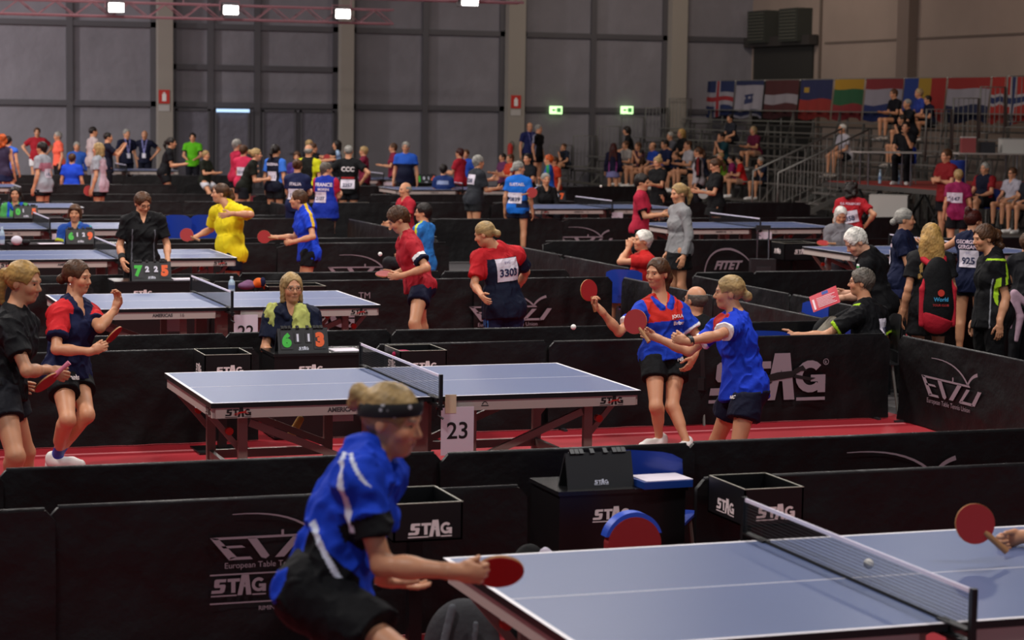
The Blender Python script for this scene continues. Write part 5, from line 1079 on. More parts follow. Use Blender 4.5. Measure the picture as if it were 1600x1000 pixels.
P19 = person('person with a red topknot in a navy sleeveless shirt with a bib ending in 25', 22.2, 1522, 328, face=150, hyaw=120, q=1, hair=('topbun', 'auburn'), arms=('side', 'fwd'), shirt=dict(col='141a36', sleeve=0, hem=.1), legs=dict(kind='shorts', col='111114', t=.35))
back_text(P19, 'shirt', 'GEORGIEVA', .88, .0, .04, mat('pale_print', 'd0b8c8', .6)); back_text(P19, 'shirt', 'GERGANA', .77, .0, .04, mat('pale_print', 'd0b8c8', .6)); bib(P19, 'shirt', .52, .0, '925', size=.2)
P20 = person('person with curly brown hair in a black and lime shirt looking left', 19.6, 1548, 344, face=-70, hyaw=-72, q=0, w=1.12, hair=('curlpony', 'brown'), hp=10,
    ov=dict(pel=(1548, 492, 0), nck=(1553, 400, 0), head=(1537, 372, 0), sL=(1558, 414, -.15), sR=(1540, 412, .15), eL=(1572, 465, -1), wL=(1562, 505, -1)), hands={'L': {'to': (1562, 518), 'curl': .5}},
    shirt=dict(col='111114', collar='111114', sleeve=.66, g=.018, hem=.12, rules=[(lambda c: (c['tL'] > .4) & near(c['f'], .02, .02), 'a0c828'), (lambda c: near(c['u'], .93, .02) & (c['l'] > .08), 'a0c828'), (lambda c: near(c['f'], -.05, .012) & (c['tL'] > 0), 'a0c828'), (lambda c: near(c['f'], .06, .005) & (c['l'] > .05) & (c['u'] < .6), '8a8a90')]), legs=dict(kind='pants', col='101012'))
P21 = person('person at the right picture edge in a dark shirt holding a pink towel', 21.0, 1606, 372, face=150, q=1, hair=('short', 'brown'), arms=('fwd', 'down'), shirt=dict(col='18181c', sleeve=.5), legs=dict(kind='pants', col='141418'))
P22 = person('person in a grey jersey umpiring in a chair at the right, head bowed', 30.4, 1314, 323, face=5, pose='sit', q=1, hair=('bob', 'white'), hp=25, arms=('lap', 'lap'), shirt=dict(col='77757a', long=True), legs=dict(kind='pants', col='26262c'))
P23 = person('person with dark hair in a red T-shirt with bib 1858 seen from behind', 31.5, 1331, 285, face=165, q=1, fem=False, hair=('curly', 'dark'), arms=('down', 'hips'), w=1.15, hp=15, shirt=dict(col='a81e28'), legs=dict(col='101014'))
bib(P23, 'shirt', .48, .02, '1858', size=.27, tilt=-.2)
flat_c = mat('pale_print', 'd0b8c8', .6); back_text(P23, 'shirt', 'G.S. POLISPORT', .9, .0, .032, flat_c)
Pfg = person('person mostly outside the right picture edge, only a forearm and hand showing', 9.2, 1800, 700, face=-100, q=1, hair=('short', 'brown'), s=1.0, ov=dict(pel=(1830, 1010, 0), nck=(1820, 800, 0), head=(1800, 735, 0), sR=(1775, 815, -.1), sL=(1840, 820, .1), eR=(1700, 862, -1), wR=(1598, 838, -1)), hands={'R': {'to': (1560, 846), 'curl': 1.25}}, shirt=dict(col='202020'), legs=dict(col='101010'))
m = MB(); J = Pfg['J']; d = unit(J['wR']-J['eR']); m.tube([J['wR']-d*.05-Pfg['bs'], J['wR']-d*.02-Pfg['bs']], .033, 12); m.build('wristband', mat('black_band', '08080a', .8), Pfg['body'])
paddle('red paddle held upright by the hand at the right picture edge', wp(1524, 819, min(8.7, depth(Pfg['J']['wR']))), -CF+CR*.12, wp(1550, 842, 8.5)-wp(1523, 819, 8.5), r=.08)

# balls in play
ball('white ball in the air left of the woman raising a red paddle', wp(896, 511, 15.9)); ball('white ball over the net of the nearest table', wp(1357, 881, 8.4)); ball('white ball left of the player in the red shirt', wp(594, 397, 20.6)); ball('white ball in the dark beyond the striped jacket umpire', wp(939, 291, 38))

# ------------------------------------------------------------------ people of the middle and far courts
def bg(*a, **k):
    k.setdefault('q', 2 if a[1] < 40 else 3); return person(*a, **k)
SH = lambda col, **k: dict(col=col, amp=.006, **k)
LB = lambda col, **k: dict(col=col, **k)
B = bg('person seated in a blue and lime umpire shirt behind the table with the green 6', 28.7, 117, 320, face=5, pose='sit', hair=('mid', 'brown'), arms='lap', q=1, shirt=SH('20489a', vneck=True, collar='20489a', rules=[(lambda c: (c['tR'] > .5), 'b8c838'), (lambda c: (c['l'] > .03) & (nz(c['V'], 25, 2) > 0), '4aa0a8')]), legs=LB('18181c', kind='pants'))
bg('person seated in a green and blue umpire shirt at the left edge', 34.5, 24, 292, face=5, pose='sit', hair=('long', 'dark'), arms='cross', q=1, shirt=SH('4a9a50', collar='1c48b0', rules=[(lambda c: near(np.abs(c['l']), .1, .02) & (c['u'] > .6), '1c48b0')]), legs=LB('18181c', kind='pants'))
bg('person with orange hair in a sleeveless dark dress at the left picture edge', 47, 4, 210, face=175, hair=('curly', 'ginger'), arms='down', shirt=SH('3a3048', sleeve=0), legs=LB('1c2040', kind='skirt', t=.4))
bg('person in a sky blue sleeveless shirt behind the orange-haired woman', 51, 13, 213, face=165, fem=False, hair=('short', 'dark'), shirt=SH('3a68d0', sleeve=.15), legs=LB('14141c'))
bg('person in a red T-shirt and white shorts, hands on hips by the rear wall', 60, 58, 200, face=10, fem=False, w=1.15, hair=('short', 'brown'), arms='hips', shirt=SH('9c1c28'), legs=LB('d8d4d4'))
bg('person in a coral T-shirt and black trousers by the rear wall', 57, 90, 206, face=-60, hair=('short', 'grey'), shirt=SH('f06850'), legs=LB('121216', kind='pants'))
B = bg('person with dark curly hair in a grey T-shirt at the left far court', 42, 65, 222, face=-110, q=2, hair=('short', 'dark'), arms=('down', 'down'), w=1.1, shirt=SH('9a9ca4', hem=.14, loose=.02, rules=[(lambda c: (c['f'] < -.07) & (c['u'] > .5) & (c['u'] < .8), 'a86878')]), legs=LB('121216'))
bib(B, 'shirt', .42, 0, '1421', size=.2)
bg('person with a blonde bob in a grey T-shirt at the left far court', 42, 153, 223, face=-100, q=2, hair=('bob', 'blond'), arms='down', w=1.05, shirt=SH('9a9ca4', hem=.12, loose=.02, rules=[(lambda c: (c['f'] < -.08), 'c8a8b4')]), legs=LB('121216'))
bg('person in a white T-shirt and black cap standing tall at the left', 55, 146, 198, face=120, fem=False, hair=('buzz', 'dark'), shirt=SH('b8a8a8', hem=.1), legs=LB('7a7a80', kind='pants'))
bg('person seated in royal blue with lettering on the back at the left far court', 50, 113, 240, face=172, pose='sit', fem=False, w=1.2, hair=('short', 'brown'), shirt=SH('1c44c4'), legs=LB('14141c'))
bg('person seated in a blue and white jacket behind the royal blue back', 56, 120, 222, face=10, pose='sit', seat=.62, fem=False, hair=('short', 'grey'), shirt=SH('2c58b0', long=True), legs=LB('14141c'))
bg('person in a dark T-shirt and black cap filming with a phone', 52, 169, 207, face=110, fem=False, hair=('buzz', 'dark'), arms='phone', shirt=SH('16182a', hem=.12), legs=LB('14141c', kind='pants'))
bg('person in a navy shirt with a badge lanyard left of the pale column, head turned', 58, 198, 202, face=35, fem=False, hair=('short', 'grey'), arms='down', shirt=SH('10142a', rules=[(lambda c: near(np.abs(c['l']), .09*(c['u']-.35), .014) & (c['f'] > 0) & (c['u'] > .35), '8080b8'), (lambda c: (np.abs(c['l']) < .05) & (c['u'] > .15) & (c['u'] < .38) & (c['f'] > 0), 'd8d4e0')]), legs=LB('0e1020', kind='pants'))
bg('person with a badge lanyard next to the pale column, hands at the hips', 60, 226, 204, face=0, fem=False, hair=('bald', 'grey'), arms='hips', shirt=SH('10142a', rules=[(lambda c: near(np.abs(c['l']), .09*(c['u']-.35), .014) & (c['f'] > 0) & (c['u'] > .35), '8080b8'), (lambda c: (np.abs(c['l']) < .05) & (c['u'] > .15) & (c['u'] < .38) & (c['f'] > 0), 'd8d4e0')]), legs=LB('0e1020', kind='pants'))
bg('person in black with a white headband leaning forward in front of the pale column', 50, 268, 215, face=95, hair=('pony', 'dark'), lean=14, bend=20, arms='fwd', shirt=SH('141418'), legs=LB('121216'))
bg('person in a lime green polo standing with folded hands by the grey doors', 58, 301, 208, face=0, fem=False, hair=('short', 'dark'), arms='lap', shirt=SH('58b018', rules=[(lambda c: (c['tL'] > .5) | (c['tR'] > .5), '14141c')]), legs=LB('14141c', kind='pants'))
bg('person with fair hair crouching in black right of the lime green polo', 53, 322, 229, face=60, hair=('short', 'blond'), bend=45, s=.95, arms='fwd', shirt=SH('1c2018'), legs=LB('c8c8d0'))
bg('person with grey hair in a crimson shirt beside a pink shirt', 47, 371, 218, face=120, hair=('short', 'grey'), arms='fwd', shirt=SH('b02444'), legs=LB('14141c'))
B = bg('person with a white bib on a pink shirt seen from behind', 45, 381, 227, face=160, hair=('short', 'brown'), arms='fwd', shirt=SH('cc3054'), legs=LB('14141c')); bib(B, 'shirt', .5, 0, '2210')
bg('person with blonde updo in a black camouflage shirt bending right', 42, 401, 232, face=95, hair=('bun', 'blond'), lean=22, arms='fwd', q=2, shirt=SH('15160f', hem=.04), legs=LB('14141a'))
B = bg('person with a black ponytail in a black shirt with one sky blue sleeve', 42, 431, 226, face=150, hair=('pony', 'dark'), arms='down', q=2, shirt=SH('121424', rules=[(lambda c: (c['tL'] > -.5) | (c['tR'] > -.5), '3a70d0')]), legs=LB('121216')); bib(B, 'shirt', .42, 0, '2011'); back_text(B, 'shirt', 'BOZENA', .85, 0, .05, PAPER)
bg('person seated far behind in a purple shirt left of the bald man', 50, 464, 237, face=0, pose='sit', hair=('mid', 'brown'), shirt=SH('40307a'), legs=LB('14141c'))
bg('person with a bald head in a black and yellow shirt seen from behind', 42, 483, 226, face=160, fem=False, hair=('bald', 'grey'), q=2, arms='down', shirt=SH('131310', rules=[(lambda c: (np.abs(c['l']) > .12) & (c['f'] < .05) & (c['u'] > .1), 'c8c81c')]), legs=LB('121216'))
bg('person in black facing right, arm stretched out behind the bald man', 52, 490, 224, face=95, hair=('short', 'brown'), arms='out', shirt=SH('121216'), legs=LB('121216'))
bg('person with light hair just above the bald man in black and yellow', 53, 484, 219, face=60, hair=('short', 'blond'), arms='out', shirt=SH('15151c'), legs=LB('121216'))
bg('person with black hair in a black and white shirt pointing a red paddle left', 53.5, 526, 219, face=-85, hair=('bob', 'dark'), arms='out', shirt=SH('111116', rules=[(lambda c: (np.abs(c['l']) > .1) & (c['u'] > .55) & (c['f'] < .03), 'a8c0e0')]), legs=LB('121216'))
B = bg('person with a shaved head in a black T-shirt with white back print and bib', 42, 545, 227, face=178, fem=False, w=1.15, hair=('buzz', 'grey'), arms='hips', q=2, shirt=SH('121214', hem=.1, rules=[(lambda c: (c['f'] < 0) & (c['u'] > .36) & (c['u'] < .42) & (np.abs(c['l']) < .12), 'a02020')]), legs=LB('121216')); bib(B, 'shirt', .16, 0, '2257', size=.27); back_text(B, 'shirt', 'CCC', .7, 0, .09, PRINT_W)
bg('person in a maroon shirt stretching an arm to the left', 50, 568, 229, face=-100, hair=('short', 'blond'), arms='side', shirt=SH('6e1c34', hem=.12), legs=LB('121216', kind='pants'))
B = bg('person in a navy team shirt with back lettering left of the royal blue shirt', 36, 465, 249, face=170, hair=('bun', 'brown'), w=1.08, arms='fwd', q=2, shirt=SH('1c2448', hem=.1), legs=LB('14183a', t=.6)); back_text(B, 'shirt', 'ITALIA', .74, 0, .05, PAPER); bib(B, 'shirt', .4, 0, '1709', size=.25)
B = bg('person in a royal blue shirt with red sleeves seen from behind', 35.5, 510, 254, face=165, hyaw=120, hair=('short', 'salt'), w=1.25, arms='fwd', q=2, shirt=SH('18309c', hem=.16, loose=.02, rules=[(lambda c: (c['tR'] > -.5) | (c['tL'] > -.5), 'b4223a')]), legs=LB('10143a', t=.5)); back_text(B, 'shirt', 'FRANCE', .82, 0, .06, PAPER); back_text(B, 'shirt', 'MORIN', .66, 0, .045, PAPER); bib(B, 'shirt', .4, .05, '2107', size=.2)
bg('person with short hair in a maroon shirt left of the man in two-tone blue', 53, 614, 224, face=-80, hair=('short', 'brown'), arms='fwd', shirt=SH('7c2038'), legs=LB('14141c'))
bg('person with fair grey hair in a two-tone blue shirt standing over a table', 48.5, 634, 222, face=-5, fem=False, w=1.2, hair=('short', 'grey'), arms='down', q=3, shirt=SH('2a5cc4', hem=.1, rules=[(lambda c: (c['u'] < .62), '11162e')]), legs=LB('14141c'))
bg('person with receding hair in a red shirt sitting in the aisle, arm out', 34.5, 633, 285, face=-60, pose='sit', fem=False, hair=('ring', 'grey'), arms=('lap', 'lap'), q=2, shirt=SH('b02434', collar='b02434'), legs=LB('14141c'))
bg('person with glasses in a blue and yellow umpire shirt sitting with the back half turned', 27.9, 661, 318, face=-115, hyaw=-90, pose='sit', hair=('short', 'dark'), glasses=True, arms=('lap', 'lap'), q=1, shirt=SH('2c74c0', sleeve=.75, rules=[(lambda c: near(c['f'], .0, .015) & (c['u'] > .6), 'c8d030'), (lambda c: (c['tL'] > .65) | (c['tR'] > .65), 'c8d030'), (lambda c: c['f'] > .05, '1c3c80')]), legs=LB('18181c', kind='pants'))
B = bg('person sitting on a black chair in a navy shirt with white back lettering', 46.8, 693, 257, face=175, pose='sit', hair=('short', 'dark'), arms='lap', q=3, shirt=SH('22366e', rules=[(lambda c: (c['f'] < 0) & (c['u'] > .72) & (c['u'] < .88) & (np.abs(c['l']) < .13), '98a4c8')]), legs=LB('14141c'))
bg('person in a red and yellow shirt beyond the navy seated woman', 48.6, 718, 232, face=-120, hair=('short', 'auburn'), arms='fwd', shirt=SH('a82030', rules=[(lambda c: (c['tR'] > .2), 'c8a020')]), legs=LB('14141c'))
bg('person in blue behind the red and yellow shirt', 52, 728, 234, face=-20, fem=False, w=1.15, hair=('short', 'brown'), shirt=SH('2248a8'), legs=LB('14141c'))
B = bg('person in a charcoal shirt and shorts with bib 2228, arm out to the right', 38, 748, 243, face=120, hair=('short', 'grey'), w=1.12, lean=6, arms=('out', 'fwd'), q=2, shirt=SH('2c2e34', hem=.06, sleeve=.75), legs=LB('242528', t=.42)); bib(B, 'shirt', .72, .0, '2228', size=.25)
B = bg('person with a grey low bun in an azure shirt seen from behind', 36, 811, 252, face=165, hyaw=110, hair=('lowbun', 'grey'), arms='down', q=2, shirt=SH('1c6cd0', hem=.08, rules=[(lambda c: (c['u'] < .2+.6*np.abs(c['l'])) & (c['f'] > -.2) & (c['u'] > .02) & (c['l'] < 0), '16203c')]), legs=LB('12162c', t=.4)); bib(B, 'shirt', .35, .03, '0839', size=.24); back_text(B, 'shirt', 'SUETAEL', .8, 0, .05, PAPER)
paddle('pinkish paddle of the player in the azure shirt', wp(831, 301, 35.8), -CF, wp(822, 303, 35.8)-wp(831, 301, 35.8), r=.085)
B = bg('person with grey hair umpiring in a black jacket with white sleeve stripes', 41.3, 853, 271, face=15, pose='sit', fem=True, hair=('short', 'grey'), arms='lap', q=2, shirt=SH('121214', long=True, collar='121214', rules=[(lambda c: ((c['tL'] > -.5) | (c['tR'] > -.5)) & near(c['f'], -.0, .022), 'b0b0d8')]), legs=LB('14141c', kind='pants'))
P37 = bg('person with dark hair in a red polo and black shorts waiting with a paddle', 30, 1004, 272, face=75, hyaw=70, hair=('short', 'dark'), arms='fwd', q=2, hp=8, w=.9, shirt=SH('a8203a', sleeve=.7, hem=.03, rules=[(lambda c: (c['tL'] > .6) | (c['tR'] > .6), '14141c')]), legs=LB('101014', t=.7))
J = P37['J']; paddle('dark red paddle held flat by the player in the red polo', J['wR']+HR*.17+np.array([0, 0, -.03]), np.array([0, 0, 1.])-HF*.5+HR*.3, -HR, r=.08)
bg('person with a blonde topknot in a black T-shirt looking down', 42.5, 1028, 245, face=-45, hair=('topbun', 'blond'), arms='fwd', hp=15, q=2, shirt=SH('101012', hem=.2), legs=LB('101012'))
P39 = bg('person with a brown ponytail in a black playing outfit holding a grey paddle', 37.5, 1118, 248, face=-75, hair=('pony', 'brown'), arms=('fwd', 'fwd'), hp=20, q=2, shirt=SH('101012', hem=.1), legs=LB('101012', kind='skirt', t=.42))
J = P39['J']; paddle('grey-faced paddle of the player in the black outfit', wp(1099, 303, depth(J['wL'])), -CF, wp(1110, 303, 37)-wp(1099, 303, 37), front='g', r=.085)
paddle('red paddle hanging from the hand of the blonde bob player', wp(139, 298, 42.1), -CF+CR*.2, wp(145, 289, 42.1)-wp(139, 298, 42.1), r=.1)
paddle('red paddle pointed left by the player in black and white', wp(511, 247, 52.9), -CF, wp(517, 247, 52.9)-wp(511, 247, 52.9), r=.09)
# ------------------------------------------------------------------ seating stand, stage, flags, rails
ALU = mat('stand_metal', '56544f', .45, .5); PLK = mat('stand_plank', '48443f', .7); STG_ = mat('stage_side', '4a4744', .6); STRED = mat('stage_carpet', '9a2c24', .8)
NR, RUN, RISE, X0 = 7, .8, .3, 23.6
st = empty('seating_stand', (X0, 53, 0))
for i in range(NR):
    x = RUN*i; z = RISE*(i+1); q = MB(); q.box((x-.1, -9.2, z-.04), (x+.32, 11.4, z)); q.build('foot_board', PLK, st)
    q = MB(); q.box((x+.42, -9.2, z+.40), (x+.70, 11.4, z+.43)); q.build('bench_plank', ALU, st)
for yk in np.arange(-9.2, 11.5, 2.9):
    for i in range(NR):
        q = MB(); x = RUN*i; z = RISE*(i+1); q.box((x+.5, yk, 0), (x+.55, yk+.05, z+.4)); q.box((x-.08, yk, 0), (x-.03, yk+.05, z-.04)); q.bar((x-.05, yk+.02, .02), (x+.52, yk+.02, z+.35), .03); q.build('support_frame', ALU, st)
tag(st, 'dark grey stepped seating stand along the right wall', 'seating stand')
def rail(a, b, label, h=1.0, gap=.12, rake=0, m_=ALU, group='grey crowd rails'):
    a = np.array(a, float); b = np.array(b, float); e = empty('guard_rail', tuple(a)); d = b-a; L = np.linalg.norm(d[:2]); q = MB(); up = np.array((0, 0, h))
    q.tube([(0, 0, 0), up, up+d, d], .024, 6); q.tube([up*.1, up*.1+d], .015, 6); q.build('rail_frame', m_, e, smooth=True); q = MB(); n = max(2, int(L/gap))
    for i in range(1, n): q.tube([d*i/n+up*.1, d*i/n+up], .009, 5)
    q.build('vertical_bars', m_, e); return tag(e, label, 'rail', group)
for i in range(6):
    rail((X0+RUN*i, 64.4, RISE*(i+1)), (X0+RUN*(i+1)-.06, 64.4, RISE*(i+1)), 'grey guard rail at the far end of the seating stand, step %s from the bottom' % ORD[i], h=1.05)
for i in range(4):
    rail((24.9+.68*i, 43.6, 1.45+.26*i), (24.9+.68*(i+1)-.05, 43.6, 1.45+.26*i), 'grey guard rail at the near end of the seating stand, step %s' % ORD[i], h=1.15)
# stage
e = empty('stage_platform', (24.3, 40.1, 0))
for x0, y0, x1, y1 in ((-2.0, -1.9, 2.0, 3.3), (2.05, -7.2, 4.0, 3.3)): q = MB(); q.box((x0, y0, .90), (x1, y1, 1.0)); q.build('deck', STG_, e); q = MB(); q.box((x0+.02, y0+.02, 1.0), (x1-.02, y1-.02, 1.012)); q.build('carpet', STRED, e)
for yk in np.arange(-1.8, 2.4, .92):
    for xx in (-1.9, 1.9): q = MB(); q.bar((xx, yk, 0), (xx, yk+.9, .9), .04); q.bar((xx, yk+.9, 0), (xx, yk, .9), .04); q.build('scissor_leg', mat('stage_leg', '161616', .5), e)
for yk in np.arange(-7.0, -2.5, 1.5): q = MB(); q.bar((2.15, yk, 0), (2.15, yk+1.4, .9), .04); q.bar((2.15, yk+1.4, 0), (2.15, yk, .9), .04); q.build('scissor_leg', mat('stage_leg', '161616', .5), e)
tag(e, 'raised stage platform with red carpet in front of the stand', 'stage')
e = empty('stage_stairs', (20.7, 42.6, 0))
for i in range(4): q = MB(); q.box((.4*i, -.55, .2*i+.14), (.4*i+.36, .55, .2*i+.18)); q.build('step', ALU, e)
for yk in (-.55, .55): q = MB(); q.bar((0, yk, .1), (1.55, yk, .85), .04, .1); q.build('stringer', ALU, e); tag(e, 'grey metal stairs leading up to the stage', 'stairs')
for yk, lb in ((41.98, 'grey sloping handrail on the near side of the stage stairs'), (43.2, 'grey sloping handrail on the far side of the stage stairs')): rail((20.5, yk, .12), (22.6, yk, 1.05), lb, h=1.1, gap=.17)
rail((26.4, 36.2, 1.012), (26.4, 33.2, 1.012), 'grey guard rail on the stage edge before the seated men', h=.9); rail((22.4, 34.3, 1.012), (22.4, 32.0, 1.012), 'grey guard rail on the stage edge at the right picture edge', h=.95) if False else None
rail((28.2, 41.5, 1.012), (28.2, 38.9, 1.012), 'grey guard rail behind the first stage desk', h=1.0); rail((28.2, 38.8, 1.012), (28.2, 36.2, 1.012), 'grey guard rail behind the second stage desk', h=1.0)
def desk(a, b, z, label, zf=1.012):
    a = wz(a[0], a[1], z); b = wz(b[0], b[1], z); c = (a+b)/2; e = empty('folding_desk', (c[0], c[1], zf)); d = unit(b-a); d[2] = 0; n = np.array([-d[1], d[0], 0]); L = np.linalg.norm(b-a); h = z-zf
    q = MB(); q.bar(-d*L/2+n*.3+np.array((0, 0, h)), d*L/2+n*.3+np.array((0, 0, h)), .65, .03); q.build('desktop', mat('desk_white', 'a8a29c', .5), e); q = MB()
    for s_ in (-1, 1):
        for k in (.06, .54): q.tube([d*s_*(L/2-.2)+n*k+np.array((0, 0, 0)), d*s_*(L/2-.2)+n*k+np.array((0, 0, h-.02))], .018, 6)
    for s_ in (-1, 1): qq = 0
    q.build('leg_frame', mat('chrome_leg', '8a8a8a', .25, .9), e); tag(e, label, 'desk', 'white stage desks'); return c+n*.3
D1 = desk((1345, 238), (1440, 239), 1.70, 'white folding desk on the stage beside the stairs'); D2 = desk((1498, 240), (1606, 241), 1.715, 'white folding desk on the stage at the right picture edge')
def boxthing(name, c, w, d, h, m_, label, cat, top=None, rz=-.35, extra=None):
    e = empty(name, tuple(c), rz); q = MB(); q.box((-w/2, -d/2, 0), (w/2, d/2, h)); q.build('body', m_, e)
    if top: q = MB(); q.box((-w/2*1.02, -d/2*1.02, h), (w/2*1.02, d/2*1.02, h+.02)); q.build('lid', top, e)
    if extra: extra(e)
    return tag(e, label, cat)
GB = mat('carton_white', 'b8b4ae', .7)
def bottle(p, label, h=.24, col='a8c4d8', cap='c8e0f0'):
    e = empty('water_bottle', tuple(p)); q = MB(); q.lathe([(.001, 0), (.032, 0), (.033, .02), (.033, h*.62), (.028, h*.72), (.013, h*.86), (.013, h*.9)], n=14); q.build('bottle_body', mat('plastic_'+col, col, .15, spec=.7), e, smooth=True)
    q = MB(); q.lathe([(.015, h*.9), (.015, h), (.001, h)], n=12); q.build('cap', mat('cap_'+cap, cap, .5), e); q = MB(); q.lathe([(.0335, h*.28), (.0335, h*.5)], n=14); q.build('paper_band', mat('label_'+col, '6a8ab8', .6), e); return tag(e, label, 'bottle', 'water bottles')
bottle((*(wz(1426, 236, 1.715)[:2]+HF[:2]*.2), 1.715), 'clear water bottle on the first stage desk', .33)
bottle((*wz(1355, 286, 1.03)[:2]+np.array([.3, 0]), 1.02), 'water bottle on the stage floor near the stairs', .3); bottle((*wz(1384, 287, 1.03)[:2]+np.array([.3, 0]), 1.02), 'water bottle on the stage floor below the first desk', .3)
pb = wz(1397, 339, .35); pb = np.array([22.0, wx(1397, 330, 22.0)[1], 0])
boxthing('storage_carton', pb,   .56, .5, .86, GB, 'white carton with small print under the stage edge', 'carton', rz=-.6, extra=lambda e: (flat('print', join2(tm('HANDLE WITH CARE', .05, 0, 0), tm('THIS SIDE UP', .05, 0, -.09)), (-.2, -.252, .3), (1, 0, 0), (0, 0, 1), 1, PRINT_K, e)))
boxthing('storage_carton', pb+np.array([-.0, .7, 0]), .3, .5, .84, GB, 'narrower white carton left of the printed one under the stage', 'carton', rz=-.6)
c = D2; zt2 = 1.73; dd = unit(wz(1606, 241, 1.715)-wz(1498, 240, 1.715)); at2 = lambda t, o=0: (c[0]+dd[0]*t, c[1]+dd[1]*t, zt2)
boxthing('printer', at2(.55), .45, .42, .28, GB, 'white printer on the stage desk at the right picture edge', 'printer', top=mat('printer_top', '8a8884', .5))
boxthing('document_box', at2(.0), .3, .25, .22, mat('dark_box', '1e1c20', .5), 'small dark box on the right stage desk', 'box'); boxthing('red_white_carton', at2(-.42), .28, .22, .3, mat('carton_red', '8a3a3a', .6), 'red and white carton on the right stage desk', 'carton', top=GB)
e = empty('waste_bin', (D2[0]-dd[0]*.62, D2[1]-dd[1]*.62, 1.012)); q = MB(); q.lathe([(.001, 0), (.15, 0), (.19, .55), (.2, .56), (.18, .56), (.14, .03)], n=16); q.build('bin', mat('bin_blue', '2446a0', .5), e, smooth=True); tag(e, 'blue plastic bin beside the right stage desk', 'bin')
q = MB(); p = wp(835, 200, 61.5); q.box((p[0]-1.0, p[1]-1, 0), (p[0]+1.0, p[1]+1.2, .28)); tag(q.build('low_platform', STG_), 'low dark platform by the pale column under the man with a badge', 'platform')
# flags on the upper rail of the stand
FX = 29.2
q = MB(); q.tube([(FX+.06, 43, 3.42), (FX+.06, 64.2, 3.42)], .03, 6)
for yk in np.arange(43, 65, 2.1): q.tube([(FX+.06, yk, 0), (FX+.06, yk, 3.42)], .025, 6)
o = q.build('flag_rail', ALU); tag(o, 'long grey rail behind the stand carrying the flags', 'rail')
def flag(px0, px1, name, label, bands=None, vbands=None, cross=None, ybot=.98, extra=None):
    a = wx(px0, 130, FX); b = wx(px1, 130, FX); y0, y1 = a[1], b[1]; L = y0-y1; hgt = 1.12; n = 26; nv = 16; e = empty('national_flag', (FX, (y0+y1)/2, 2.3)); V = []; F = []; C = []
    for j in range(nv+1):
        for i in range(n+1):
            u, v = i/n, j/nv; V.append((-.02-.035*math.sin(u*19+v*2)*v-.03*v, (y0-L*u)-(y0+y1)/2+.05*v, 1.12-hgt*v*(1+.05*math.sin(u*7)))); 
    def colr(u, v):
        c = None
        if bands:
            for lim, cc in bands:
                if v <= lim: c = cc; break
        if vbands:
            for lim, cc in vbands:
                if u <= lim: c = cc; break
        if cross:
            base, w1, c1, w2, c2, cx = cross; c = base
            if abs(u-cx) < w1*hgt/L or abs(v-.5) < w1: c = c1
            if abs(u-cx) < w2*hgt/L or abs(v-.5) < w2: c = c2
        if extra: c = extra(u, v, c)
        return c
    cols = []; mats = []; slots = []
    for j in range(nv):
        for i in range(n):
            F.append([j*(n+1)+i, (j+1)*(n+1)+i, (j+1)*(n+1)+i+1, j*(n+1)+i+1]); cc = colr((i+.5)/n, (j+.5)/nv)
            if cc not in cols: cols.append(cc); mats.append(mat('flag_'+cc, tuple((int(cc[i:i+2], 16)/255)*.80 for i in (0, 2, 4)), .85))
            slots.append(cols.index(cc))
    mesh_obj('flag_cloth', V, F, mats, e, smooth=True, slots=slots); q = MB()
    for u in (.02, .98): q.tube([(0, (y0-L*u)-(y0+y1)/2, 1.10), (.06, (y0-L*u)-(y0+y1)/2, 1.14)], .012, 5)
    q.build('tie', mat('tie_cord', 'c8c4c0', .7), e); tag(e, label, 'flag', 'flags hanging behind the stand')
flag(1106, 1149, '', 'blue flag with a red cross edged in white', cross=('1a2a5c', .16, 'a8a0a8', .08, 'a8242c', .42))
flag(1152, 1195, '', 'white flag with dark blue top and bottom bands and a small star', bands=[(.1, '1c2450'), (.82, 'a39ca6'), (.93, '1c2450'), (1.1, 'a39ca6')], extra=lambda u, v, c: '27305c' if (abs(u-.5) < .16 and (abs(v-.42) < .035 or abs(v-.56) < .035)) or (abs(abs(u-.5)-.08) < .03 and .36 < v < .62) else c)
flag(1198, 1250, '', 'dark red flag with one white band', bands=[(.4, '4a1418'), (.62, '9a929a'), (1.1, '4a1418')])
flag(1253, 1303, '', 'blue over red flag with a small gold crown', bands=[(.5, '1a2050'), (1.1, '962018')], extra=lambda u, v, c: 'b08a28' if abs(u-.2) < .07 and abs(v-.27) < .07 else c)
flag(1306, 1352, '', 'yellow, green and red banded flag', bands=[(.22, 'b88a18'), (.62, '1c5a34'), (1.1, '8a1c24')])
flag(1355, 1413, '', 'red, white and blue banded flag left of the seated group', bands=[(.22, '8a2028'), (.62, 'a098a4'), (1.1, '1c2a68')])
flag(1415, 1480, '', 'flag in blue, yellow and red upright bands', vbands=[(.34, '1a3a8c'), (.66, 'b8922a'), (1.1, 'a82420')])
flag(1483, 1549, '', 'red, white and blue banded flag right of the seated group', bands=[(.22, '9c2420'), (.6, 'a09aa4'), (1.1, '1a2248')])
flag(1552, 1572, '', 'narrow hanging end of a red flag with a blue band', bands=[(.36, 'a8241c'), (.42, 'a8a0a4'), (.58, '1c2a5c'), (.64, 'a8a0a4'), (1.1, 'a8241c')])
flag(1573, 1625, '', 'red flag with a blue cross edged in white at the picture edge', cross=('a8241c', .14, 'a8a0a4', .08, '1c2a5c', .25))

